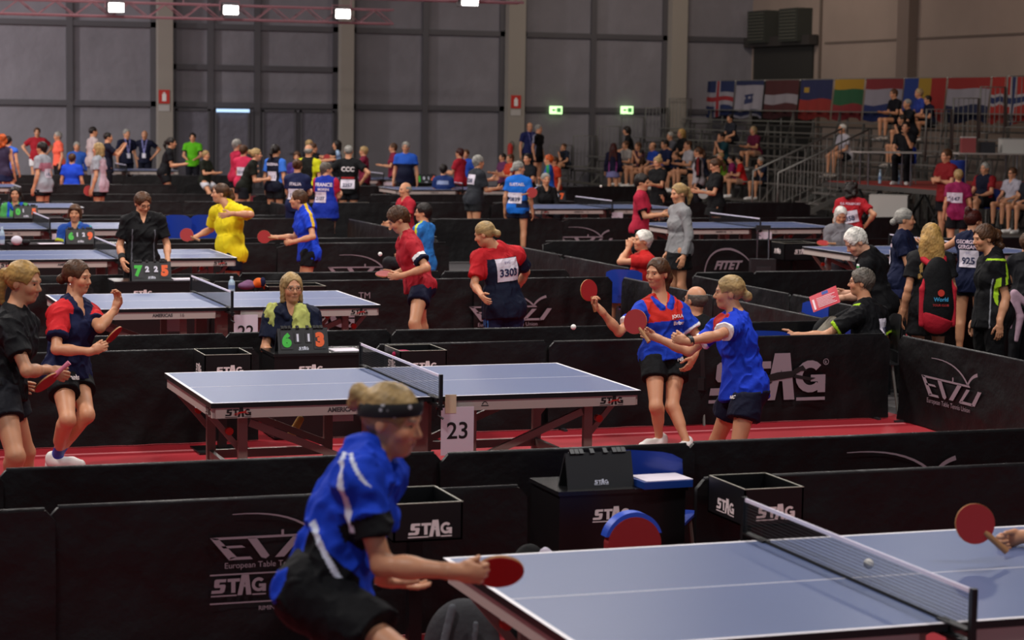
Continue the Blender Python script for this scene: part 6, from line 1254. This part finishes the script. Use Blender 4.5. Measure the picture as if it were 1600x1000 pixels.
# ------------------------------------------------------------------ spectators on the stand
def spect(label, px, py, shirt, hair=('short', 'brown'), fem=True, arms='lap', face=-71, legs='16161c', lean=12, rr=None, s=1.0, **k):
    best = None
    for i in (range(NR) if rr is None else [rr]):
        x = X0+RUN*i+.55; p = wx(px, py, x); foot = RISE*(i+1); er = abs(p[2]-(foot+1.27*s))
        if p[1] > 64.0: er += (p[1]-64.0)
        if best is None or er < best[0]: best = (er, x, min(p[1], 64.2), foot, p[2], i)
    er, x, y, foot, z, i = best; sc = float(np.clip((z-foot)/1.27, .85, 1.12))
    return person(label, face=face, pose='sit', base=(x-.05, y, foot), seat=.44, s=sc, q=3, hair=hair, fem=fem, arms=arms, lean=lean, px=px, shirt=dict(col=shirt, amp=.004, **k), legs=dict(col=legs), group='spectators on the seating stand')
SP = [('in black with dark hair high at the left of the stand', 990, 196, '0f0f12', ('mid', 'dark')), ('in a white vest low at the left of the stand', 986, 219, '8a8480', ('short', 'brown')), ('in a patterned mauve top left of the blue shirt', 1006, 221, '5a3a48', ('short', 'brown')),
 ('in bright blue, bald, on the stand', 1029, 221, '1c3a90', ('ring', 'brown')), ('in navy with dark hair beside the blue shirt', 1049, 217, '141c3c', ('short', 'dark')), ('in grey with grey hair behind the navy shirt', 1057, 205, '4a4a50', ('short', 'grey')),
 ('in black with bright blonde hair high in the middle of the stand', 1075, 200, '0f0f10', ('bob', 'gold')), ('in a white T-shirt below the blonde', 1086, 218, 'a8a4a8', ('buzz', 'brown')), ('in a light blue top with a fair bob', 1044, 245, '1c50a8', ('bob', 'ash')),
 ('in dark blue with pulled-back hair next to the light blue top', 1066, 241, '141828', ('lowbun', 'brown')), ('with short dark hair and backpack straps', 1106, 232, '161a2c', ('short', 'dark')), ('with short fair hair and a lime green shirt', 1136, 237, '5a7a1c', ('buzz', 'blond')),
 ('in magenta leaning forward beside the red shirt', 1152, 244, '7a1c50', ('short', 'dark')), ('in a bright red T-shirt leaning forward', 1165, 243, 'b01c1c', ('short', 'dark')), ('with grey hair in navy sitting low at the front', 1196, 270, '12162a', ('short', 'grey')),
 ('in a dark shirt bending over high on the stand', 1149, 178, '22242c', ('short', 'dark')), ('in a maroon top with fair hair high on the stand', 1186, 196, '5a1430', ('bob', 'ash')), ('in a turquoise and black top below the bending one', 1137, 205, '18383f', ('short', 'dark')),
 ('in a white cap and white T-shirt above the stairs', 1327, 192, 'b0acb4', ('buzz', 'white')), ('in black with a lanyard leftmost of the top group', 1407, 138, '121218', ('short', 'brown')), ('in black with cropped hair sitting lower in the top group', 1429, 153, '14161c', ('buzz', 'grey')),
 ('in blue with fair grey hair in the top group', 1447, 137, '2a3c8c', ('short', 'ash')), ('in navy and yellow rightmost of the top group', 1460, 148, '12162c', ('short', 'dark')), ('in black with dark hair behind the first stage desk', 1421, 178, '101014', ('short', 'dark')),
 ('with dark hair partly hidden behind the blonde topknot', 1010, 243, '3a2418', ('short', 'dark')), ('in a brown top behind the red polo player', 1001, 258, '2a1c18', ('short', 'brown')), ('in a dark top seated left behind the exit sign post', 848, 224, '121216', ('short', 'dark')), ('in a dark blue top seated low right of the pale column', 866, 222, '1c2230', ('short', 'brown'))]
for i, (lb, px, py, sc, hr) in enumerate(SP):
    spect('person '+lb, px, py, sc, hr, fem=(i % 3 != 1), arms=['lap', 'fwd', 'chin'][i % 3], face=-71+(i*37 % 40-20), legs='8a6a58' if i in (12, 13, 16) else '16161c')
person('person with long brown hair in a navy jacket and lavender skirt from behind', 60, 959, 224, face=170, q=3, hair=('long', 'auburn'), shirt=dict(col='17162e', long=True, rules=[(lambda c: near(np.abs(c['l']), .1, .015) & (c['u'] < .5), '8a3a78')]), legs=dict(kind='skirt', col='7a78a8', t=.5))
person('person in a white, red and black track jacket standing at the foot of the stand', 50, 1091, 230, face=-100, q=3, hair=('pony', 'brown'), shirt=dict(col='b0acb0', long=True, rules=[(lambda c: (c['tL'] > -.5), '1a1416'), (lambda c: near(c['f'], 0, .03) & (c['u'] > .3), '6a1c20')]), legs=dict(kind='pants', col='16161c'))
person('person in a blue shirt and badge standing by the pale column before the stand', 62, 828, 190, face=20, q=3, s=1.08, fem=False, fz=.28, hair=('bald', 'brown'), shirt=dict(col='1c2250', rules=[(lambda c: near(np.abs(c['l']), .09*(c['u']-.35), .012) & (c['f'] > 0) & (c['u'] > .35), '5a5a90')]), legs=dict(kind='pants', col='0e0f16'))
person('person in black with white shoulder stripes next to the man with a badge', 61, 842, 194, face=60, q=3, s=1.05, fz=.28, fem=False, hair=('short', 'grey'), shirt=dict(col='111114', rules=[(lambda c: near(c['f'], 0, .02) & (np.abs(c['l']) > .12), '9090a8')]), legs=dict(kind='shorts', col='0e0f16'))
person('person with red hair in a blue and green sports shirt looking left', 46, 857, 242, face=-90, q=3, hair=('short', 'ginger'), arms='cross', shirt=dict(col='1c4aa0', rules=[(lambda c: near(c['f'], .03, .03), '2c8a4a')]), legs=dict(col='14141c'))
person('person in a red and yellow top just behind the red-haired one', 47.5, 866, 245, face=-60, q=3, hair=('short', 'brown'), shirt=dict(col='a83018'), legs=dict(col='14141c'))
person('person with pink-tinted dark hair in a black T-shirt left of the red-haired one', 45, 824, 240, face=-30, q=3, w=1.15, hair=('bun', 'dark'), arms='fwd', shirt=dict(col='14161c'), legs=dict(col='14141c'))
person('person in an orange-red T-shirt left of the black T-shirt and pink hair', 50, 797, 241, face=-60, q=3, hair=('short', 'brown'), arms='fwd', shirt=dict(col='b03820'), legs=dict(col='2a2418', kind='pants'))
person('person in a mauve top at the left of the orange-red T-shirt', 53, 785, 246, face=-60, q=3, hair=('short', 'dark'), arms='fwd', shirt=dict(col='5a2c50'), legs=dict(col='14141c'))
person('person in a red T-shirt standing with crossed arms before the stage', 42, 1479, 231, face=-60, q=2, s=1.1, fem=False, w=1.12, hair=('short', 'brown'), arms='cross', shirt=dict(col='7c161c', hem=.12), legs=dict(col='121218', t=.7))
B = person('person with short blonde hair in a pink shirt with bib 1147 seen from behind', 37.5, 1498, 265, face=175, q=2, hair=('short', 'blond'), shirt=dict(col='8c2050', hem=.12), legs=dict(col='121216', t=.7)); bib(B, 'shirt', .55, .07, '1147', size=.26)
def seated(label, Z, px, py, base_z, sc, hr, face, leg, fem=True, q=2, **k):
    p = wp(px, py, Z); s_ = (p[2]-base_z)/1.27; return person(label, face=face, pose='sit', base=(p[0], p[1], base_z), s=float(np.clip(s_, .85, 1.15)), q=q, hair=hr, fem=fem, arms='lap', px=px, lean=12, shirt=dict(col=sc, **k), legs=dict(col=leg))
seated('person in a navy polo with red sleeves sitting on the stage front bench', 46, 1540, 258, .1, '14162c', ('short', 'grey'), -50, '121216', fem=False, w_=0) if False else None
q = MB(); q.box((22.35, 33.2, 0), (24.6, 38.0, .26)); tag(q.build('low_platform', STG_), 'low dark platform at the right end of the stage under the seated men', 'platform')
p = wp(1540, 258, 43.2); chair(p[0], p[1], -50, 'blue chair under the man with red sleeves at the stage foot', z=.26, back=.3); person('person in a navy shirt with red sleeves sitting at the foot of the stage', face=-50, pose='sit', base=(p[0], p[1], .26), s=(p[2]-.26)/1.27, q=2, fem=False, w=1.25, hair=('short', 'grey'), arms='lap', px=1540, shirt=dict(col='13152a', rules=[(lambda c: (c['tL'] > -.5) | (c['tR'] > -.5), '861a20')]), legs=dict(col='101014', t=.8))
p = wp(1583, 266, 42.8); chair(p[0], p[1], -55, 'blue chair under the man in the white polo', z=.26, back=.3); person('person with glasses in a white polo sitting at the foot of the stage', face=-55, pose='sit', base=(p[0], p[1], .26), s=(p[2]-.26)/1.27, q=2, fem=False, hair=('short', 'brown'), glasses=True, arms='lap', px=1583, shirt=dict(col='a8a4b0', collar='a8a4b0'), legs=dict(col='8a8078', t=.4), sok=('141418', .02), shoe='141418')
p = wp(1608, 270, 42.2); person('person in a dark top cut by the right picture edge', face=-60, pose='sit', base=(p[0], p[1], .26), s=(p[2]-.26)/1.27, q=3, hair=('short', 'brown'), arms='lap', px=1606, shirt=dict(col='1a1a22'), legs=dict(col='141418', t=.4))
p = D1; chair(*(wz(1424, 238, 1.70)[:2]+HF[:2]*.75), -20, 'blue chair at the first stage desk', z=1.012, back=.3); person('person in black sitting at the first stage desk, hand at the face', face=-20, pose='sit', base=(*(wz(1424, 238, 1.70)[:2]+HF[:2]*.75), 1.012), s=1.0, q=2, fem=False, hair=('short', 'dark'), arms=('chin', 'lap'), px=1425, shirt=dict(col='121216'), legs=dict(kind='pants', col='121216'))

# ------------------------------------------------------------------ chairs and loose things
def chair_for(P, desc, z=0, m_=None): J = P['J']; s_ = P['s']; return chair(J['pel'][0], J['pel'][1], P['_face'], desc, seat=float(max(.3, J['pel'][2]-.10*s_)), back=.34, m_=None if P is P13 else _dk)
_dk = mat('chair_black', '121214', .5)
p = wp(979, 435, 24.3); chair(p[0], p[1], 170, 'blue plastic chair turned sideways beside the red-shirted woman with fair hair', seat=.42, back=.30)
for P, fc, ds in ((P6, 8, 'umpire with the lime towel'), (P13, -72, 'red-shirted woman with fair hair'), (P14, 150, 'bald man in black'), (P15, -85, 'man in black and lime'), (P22, 5, 'umpire in the grey jersey')):
    P['_face'] = fc; chair_for(P, ds)['label'] = ('blue' if P is P13 else 'dark')+' plastic chair under the '+ds
for px, nm in ((243, 'left'), (283, 'middle'), (325, 'right')):
    p = wy(px, 302, 30.0); chair(p[0], 30.0, 175, 'empty blue chair between the middle courts, %s of the three by the yellow player' % ('leftmost' if nm == 'left' else 'centre one' if nm == 'middle' else 'rightmost'), back=.5)
p = wp(1199, 518, 18.75); chair(p[0], p[1], 172, 'empty blue chair behind the leaning player in blue', seat=.40, back=.23)
p = wp(1020, 722, 11.35); c_ = chair(wy(1020, 722, 10.6)[0], 10.6, 165, 'empty blue chair behind the nearest score table', seat=.40, back=wy(1020, 706, 10.35)[2]-.46)
# papers, folder and bag near the nearest score table
def sheet(c, w, d, rz, label, z, m_=PAPER, t=.004): e = empty('score_sheet', (c[0], c[1], z), rz); q = MB(); q.box((-w/2, -d/2, 0), (w/2, d/2, t)); q.build('sheet', m_, e); return tag(e, label, 'paper', 'score sheets')
p = wz(1035, 752, .77); boxthing('blue_folder', (X(1037, 755, 10.15), 10.2, .632), .27, .22, .035, mat('folder_blue', '143c8c', .4), 'blue folder on the right end of the nearest score table', 'folder', rz=.05); sheet((X(1032, 750, 10.2), 10.2), .26, .2, .06, 'white score sheet on the blue folder', .6675)
p = wz(540, 550, .75); sheet((wy(538, 549, 16.25)[0], 16.25), .21, .2, .05, 'white score sheet beside the flip scoreboard showing 6 and 3', .6605); p = wz(282, 439, .75); sheet((wy(284, 439, 22.2)[0], 22.2), .2, .15, .1, 'white score sheet beside the flip scoreboard showing 7 and 5', .7305, t=.012)
p = wy(985, 830, 9.75); e = empty('round_bag', (p[0], 9.72, 0)); N = 30
def disc_(r, y0, y1, cz, nm, m_, a0=0, a1=2*math.pi, rx=1.0):
    q = MB(); V = []; 
    for yy in (y0, y1):
        for k in range(N): a = a0+(a1-a0)*k/(N-1); V.append((math.cos(a)*r*rx, yy, cz+math.sin(a)*r))
    F = [[k, k+1, N+k+1, N+k] for k in range(N-1)]+[list(range(N))[::-1], list(range(N, 2*N))]; q.add(V, F); q.build(nm, m_, e)
cz_ = wy(985, 803, 9.72)[2]-.15; disc_(.138, -.03, .03, cz_, 'round_front', mat('bag_red', '8a1a20', .6)); disc_(.15, -.02, .05, cz_+.010, 'rim', mat('bag_blue', '2450c8', .4), .3, 2.9); q = MB(); q.box((-.1, -.03, 0), (.1, .04, cz_-.08)); q.build('lower_panel', mat('bag_red', '8a1a20'), e); tag(e, 'red half-round bag with a blue rim leaning on the nearest score table', 'bag')
def blob_bag(name, c, prims, label, cat, h=.012, amp=.006):
    """prims: list of (part name, colour, [(kind, args...)])"""
    e = empty(name, tuple(c))
    for nm, col, L in prims:
        f = Field()
        for t in L:
            if t[0] == 'e': f.ell(np.array(t[1]), np.eye(3), t[2], .02)
            else: f.cone(np.array(t[1]), np.array(t[2]), t[3], t[4], .015)
        lo, hi = f.bounds(); V, Q = surf_nets(f, lo, hi, h); 
        if len(V): mesh_obj(nm, V, Q, CLOTH, e, smooth=True, cols=np.tile(lin(col), (len(V), 1)))
    return tag(e, label, cat)
def loc3(p): return np.array([p[0], p[1], 0.])
p = wp(722, 960, 9.4); R_ = lambda x, y, z: (HR*x+HF*y+np.array([0, 0, z]))
blob_bag('backpack', loc3(p), [('main_body', '3a3a3e', [('e', R_(0, .02, .22), (.17, .11, .22)), ('e', R_(.05, -.0, .15), (.15, .12, .15))]), ('front_pocket', '8a7f80', [('e', R_(.11, -.11, .16), (.08, .04, .11))]), ('side_pocket', '7a7274', [('e', R_(-.17, -.07, .12), (.08, .06, .10))]),
    ('strap', '55585e', [('c', R_(-.04, -.08, .42), R_(-.08, -.13, .25), .02, .018), ('c', R_(-.08, -.13, .25), R_(-.07, -.14, .08), .018, .016), ('c', R_(.06, -.10, .36), R_(.05, -.13, .2), .014, .012)]), ('buckle', 'b03030', [('c', R_(-.19, -.13, .19), R_(-.15, -.13, .19), .010, .010)])], 'grey backpack on the floor under the corner of the nearest table', 'backpack')
p = wp(838, 856, 9.6); blob_bag('shoe_bag', loc3(p)+np.array([0, 0, 0]), [('bag_body', '121214', [('e', R_(-.03, 0, .5), (.09, .07, .14)), ('e', R_(-.03, 0, .22), (.1, .1, .24))]), ('white_flap', 'c0b8c8', [('c', R_(.04, -.02, .60), R_(.11, -.02, .50), .03, .04)])], 'black and white bag behind the far edge of the nearest table', 'bag')
p = wp(1245, 497, 20.6); chair(p[0], p[1], -60, 'blue plastic chair under the navy and red sports bag', back=.25); blob_bag('sports_bag', (p[0], p[1], .53), [('bag_body', '141a34', [('e', R_(0, 0, .0), (.19, .12, .085)), ('e', R_(.09, 0, .02), (.09, .12, .09)), ('c', R_(-.1, 0, .06), R_(.05, .02, .1), .03, .03)]), ('red_end', '9c2030', [('e', R_(.175, 0, .0), (.03, .1, .075))]), ('handle', '8a2030', [('c', R_(-.12, -.05, .1), R_(.02, -.06, .12), .01, .01)])], 'navy and red sports bag on a blue chair in the aisle', 'bag')
p = wp(1288, 512, 19.0); chair(p[0]+.05, p[1], -80, 'blue plastic chair under the beige and black backpack', back=.25); blob_bag('backpack', (p[0], p[1], .46), [('bag_body', '17171b', [('e', R_(.04, .03, .14), (.15, .12, .17)), ('c', R_(.1, .0, .3), R_(.22, .1, .36), .03, .02)]), ('pale_panel', '8f897c', [('c', R_(-.08, -.07, .1), R_(.06, -.07, .28), .06, .045)]), ('pocket', '24242a', [('e', R_(.02, -.12, .10), (.085, .04, .06))]), ('pocket_trim', '8f897c', [('c', R_(-.05, -.13, .16), R_(.09, -.13, .17), .012, .012)])], 'beige and black backpack beside the seated man in black and lime', 'backpack')
# red leaflet in the hands of the white-haired man
A, B_, C_, D_ = wp(1264, 464, 18.95), wp(1306, 446, 19.05), wp(1313, 472, 18.85), wp(1271, 488, 18.75); e = empty('leaflet', tuple((A+C_)/2)); o0 = (A+C_)/2; nn = unit(np.cross(D_-C_, B_-C_)); nn = nn if nn@(CAM-o0) > 0 else -nn
mesh_obj('paper', [v-o0+nn*k for k in (0, -.002) for v in (D_, C_, B_, A)], [[0, 1, 2, 3], [7, 6, 5, 4], [0, 4, 5, 1], [1, 5, 6, 2], [2, 6, 7, 3], [3, 7, 4, 0]], mat('leaflet_red', 'b83040', .5), e)
def lq(u0, v0, u1, v1, nm, m_): mesh_obj(nm, [(D_+(C_-D_)*u+(A-D_)*v)-o0+nn*.007 for u, v in ((u0, v0), (u1, v0), (u1, v1), (u0, v1))], [[0, 1, 2, 3]], m_, e)
lq(.45, .78, .98, .98, 'blue_corner', mat('leaflet_blue', '24408c', .5))
for k in range(7): lq(.22, .12+.09*k, .9-.07*(k % 3), .15+.09*k, 'text_line', mat('leaflet_white', 'd8c0c8', .6))
lq(.06, .06, .13, .7, 'title_line', mat('leaflet_white', 'd8c0c8')); tag(e, 'red leaflet with a blue corner held by the white-haired man', 'leaflet')
# things on the towel box beyond table 22
tb = wy(450, 440, 22.)[0]+.02
bottle((tb-.24+.02, 21.75, .69) if False else (wy(362, 442, 21.8)[0], 21.8, .62), 'small clear bottle in the towel box beyond table 22', .17)
p = wy(387, 445, 21.8); f = Field(); blob_bag('folded_cloth', (p[0], 21.85, .69), [('cloth', '6e4a6a', [('e', (0, 0, .0), (.09, .08, .04)), ('e', (.02, 0, .03), (.05, .05, .03))])], 'purple cloth lying on the towel box beyond table 22', 'cloth')
p = wy(406, 440, 21.8); blob_bag('folded_cloth', (p[0], 21.85, .69), [('cloth', 'c85a1c', [('e', (0, 0, .03), (.055, .07, .05)), ('e', (-.06, 0, .01), (.06, .05, .025)), ('c', (.04, 0, .05), (.07, 0, -.04), .02, .015)]), ('dark_patch', '1c1c3c', [('e', (.03, -.05, .04), (.03, .03, .05))])], 'orange and navy cloth heaped on the towel box beyond table 22', 'cloth')
p = wy(628, 548, 15.6); blob_bag('pouch', (p[0]+.02, 15.66, .66), [('pouch_body', 'a82050', [('e', (0, 0, .03), (.08, .05, .03))])], 'pink pouch lying in the towel box behind the net of table 23', 'pouch')
# small things on the far left score tables
p = wy(4, 392, 27.9); bottle((p[0], 27.95, .73), 'small clear bottle at the left edge on the far score table', .22)
p = wy(27, 392, 27.9); blob_bag('white_cap', (p[0], 27.95, .73), [('cap_body', 'c8c4d0', [('e', (0, 0, .05), (.07, .06, .06))]), ('dark_rim', '1c1c20', [('e', (.11, 0, .03), (.06, .05, .035))])], 'white and black cap lying on the far left score table', 'cap')
p = wy(80, 388, 28.0); sheet((p[0], 28.05), .3, .18, .05, 'white score sheet left of the board with the green 6', .7305)
p = wy(857, 321, 39.3); q = MB(); q.box((-.15, -.06, 0), (.15, .06, .02)); tag(q.build('yellow_pad', mat('pad_yellow', 'b8a83a', .6), loc=(p[0]-.3, 39.45, .74)), 'yellow pad lying before the umpire in the striped jacket', 'pad')
# suitcase
p = wy(1191, 424, 27.4); e = empty('suitcase', (p[0], 27.4, 0), -.3); q = MB(); q.box((-.17, -.11, .05), (.17, .11, .50)); q.build('shell', mat('case_black', '17171a', .4), e); q = MB(); q.box((-.175, -.115, .26), (.175, .115, .275)); q.box((-.1, -.13, .1), (.1, -.11, .4)); q.build('ribs', mat('case_trim', '252529', .4), e)
q = MB(); q.tube([(-.08, 0, .5), (-.08, 0, .93), (.08, 0, .93), (.08, 0, .5)], .012, 6); q.build('pull_handle', mat('silver', 'c8c8d0', .2, 1), e); q = MB(); q.box((-.1, -.02, .9), (.1, .02, .96)); q.build('grip', RUB_K, e)
for sx in (-.13, .13): q = MB(); q.lathe([(.001, -.02), (.03, -.02), (.03, .02), (.001, .02)], (sx, 0, .03), 10, 0, np.array([[1, 0, 0], [0, 0, 1], [0, 1, 0.]])); q.build('wheel', RUB_K, e)
tag(e, 'black suitcase with its pull handle raised beside the FITET barrier', 'suitcase')
# backpack on the back of the long-haired woman
bs = P18['bs']; J = P18['J']; U = P18['U']; Lc = P18['Lc']; Bk = -P18['Fc']; s_ = P18['s']; Rm = np.array([Lc, Bk, U]); e = empty('backpack', tuple(bs)); c0 = J['pel']+U*.12+Bk*.19
def bp(nm, col, fn, h=.009, amp=0):
    f = Field(); fn(f); lo, hi = f.bounds(); V, Q = surf_nets(f, lo, hi, h); mesh_obj(nm, V-bs, Q, CLOTH, e, smooth=True, cols=np.tile(lin(col), (len(V), 1)))
bp('main_body', '121214', lambda f: (f.ell(c0-U*.10, Rm, (.165, .11, .25), .05), f.ell(c0+U*.12, Rm, (.13, .09, .22), .05)))
bp('red_front_panel', 'b02030', lambda f: (f.ell(c0-U*.18+Bk*.028, Rm, (.150, .09, .15), .02, cuts=[(c0-U*.17, unit(U+Lc*-.35))])))
for sg in (-1, 1): bp('red_side_band', 'b02030', lambda f: (f.cone(c0-U*.24+Lc*sg*.140+Bk*.04, c0+U*.06+Lc*sg*.142+Bk*.03, .026, .024, .02), f.cone(c0+U*.06+Lc*sg*.142+Bk*.03, c0+U*.3+Lc*sg*.05-Bk*.03, .02, .018, .02)))
bp('shoulder_strap', 'b02030', lambda f: f.cone(c0+U*.27+Lc*.06-Bk*.02, J['sL']+U*.04-Lc*.03, .026, .03, .02)); bp('shoulder_strap', 'b02030', lambda f: f.cone(c0+U*.27-Lc*.06-Bk*.02, J['sR']+U*.04+Lc*.03, .026, .03, .02))
pr_ = c0+Bk*.114-U*.02; 
for txt, dz, hh, cc in (('World', .0, .036, '3a9ac8'), ('TOUR CLUB', -.05, .02, 'b02828')):
    V, F, w_ = text_mesh(txt, .03); ux = -Lc; flat('bag_print', centred((list(V), F)), pr_-bs+U*dz+Bk*.004, np.cross(U, Bk), U, hh, mat('bagp'+cc, cc, .5), e)
q = MB(); q.lathe([(.001, 0), (.03, 0), (.03, .004), (.001, .004)], (0, 0, 0), 16, 0, np.array([np.cross(U, Bk), U, Bk]).T); V = [np.array(v)+pr_-bs+U*.055+Bk*.002 for v in q.V]; mesh_obj('round_print', V, q.F, mat('bagp_red', 'c83828', .5), e)
tag(e, 'black and red backpack worn by the long-haired blonde person', 'backpack')
# pink towel at the right edge
p = wp(1592, 470, 20.6); J = P21['J']; blob_bag('hand_towel', tuple(p-np.array([0, 0, .25])), [('towel_cloth', 'b898a8', [('c', R_(-.05, 0, .32), R_(.02, 0, .1), .03, .035), ('c', R_(.02, 0, .1), R_(-.01, 0, -.12), .035, .02), ('c', R_(-.04, 0, .32), R_(.1, 0, .2), .035, .03), ('c', R_(-.05, 0, .32), R_(-.07, 0, .0), .03, .015)])], 'pale pink towel hanging from a hand at the right picture edge', 'towel')
# red paddle lying in front of the grey-jersey umpire, small yellow bag under the table, yellow card
p = wz(1308, 384, .79); paddle('bright red paddle lying on the table before the grey-jersey umpire', (p[0], 26.05, .80), np.array([-.1, -.4, 1]), HR, r=.08)
p = wp(1250, 422, 27.5); blob_bag('kit_bag', (p[0]+.25, p[1]+.1, 0), [('bag_body', 'a8b020', [('e', (0, 0, .16), (.1, .09, .14))]), ('dark_side', '16161a', [('e', (-.14, 0, .14), (.08, .08, .13))])], 'small lime and black kit bag on the floor before the right table', 'bag')
p = wp(462, 662, 14.6); blob_bag('hanging_cloth', tuple(p-np.array([0, 0, .05])), [('cloth', 'd8b060', [('c', R_(-.03, 0, -.03), R_(.03, 0, .08), .03, .025)]), ('dark_edge', '20305c', [('c', R_(-.06, 0, -.03), R_(-.03, 0, -.06), .015, .012)])], 'small yellow cloth hanging below table 23', 'cloth')
for P, nm in (): pass
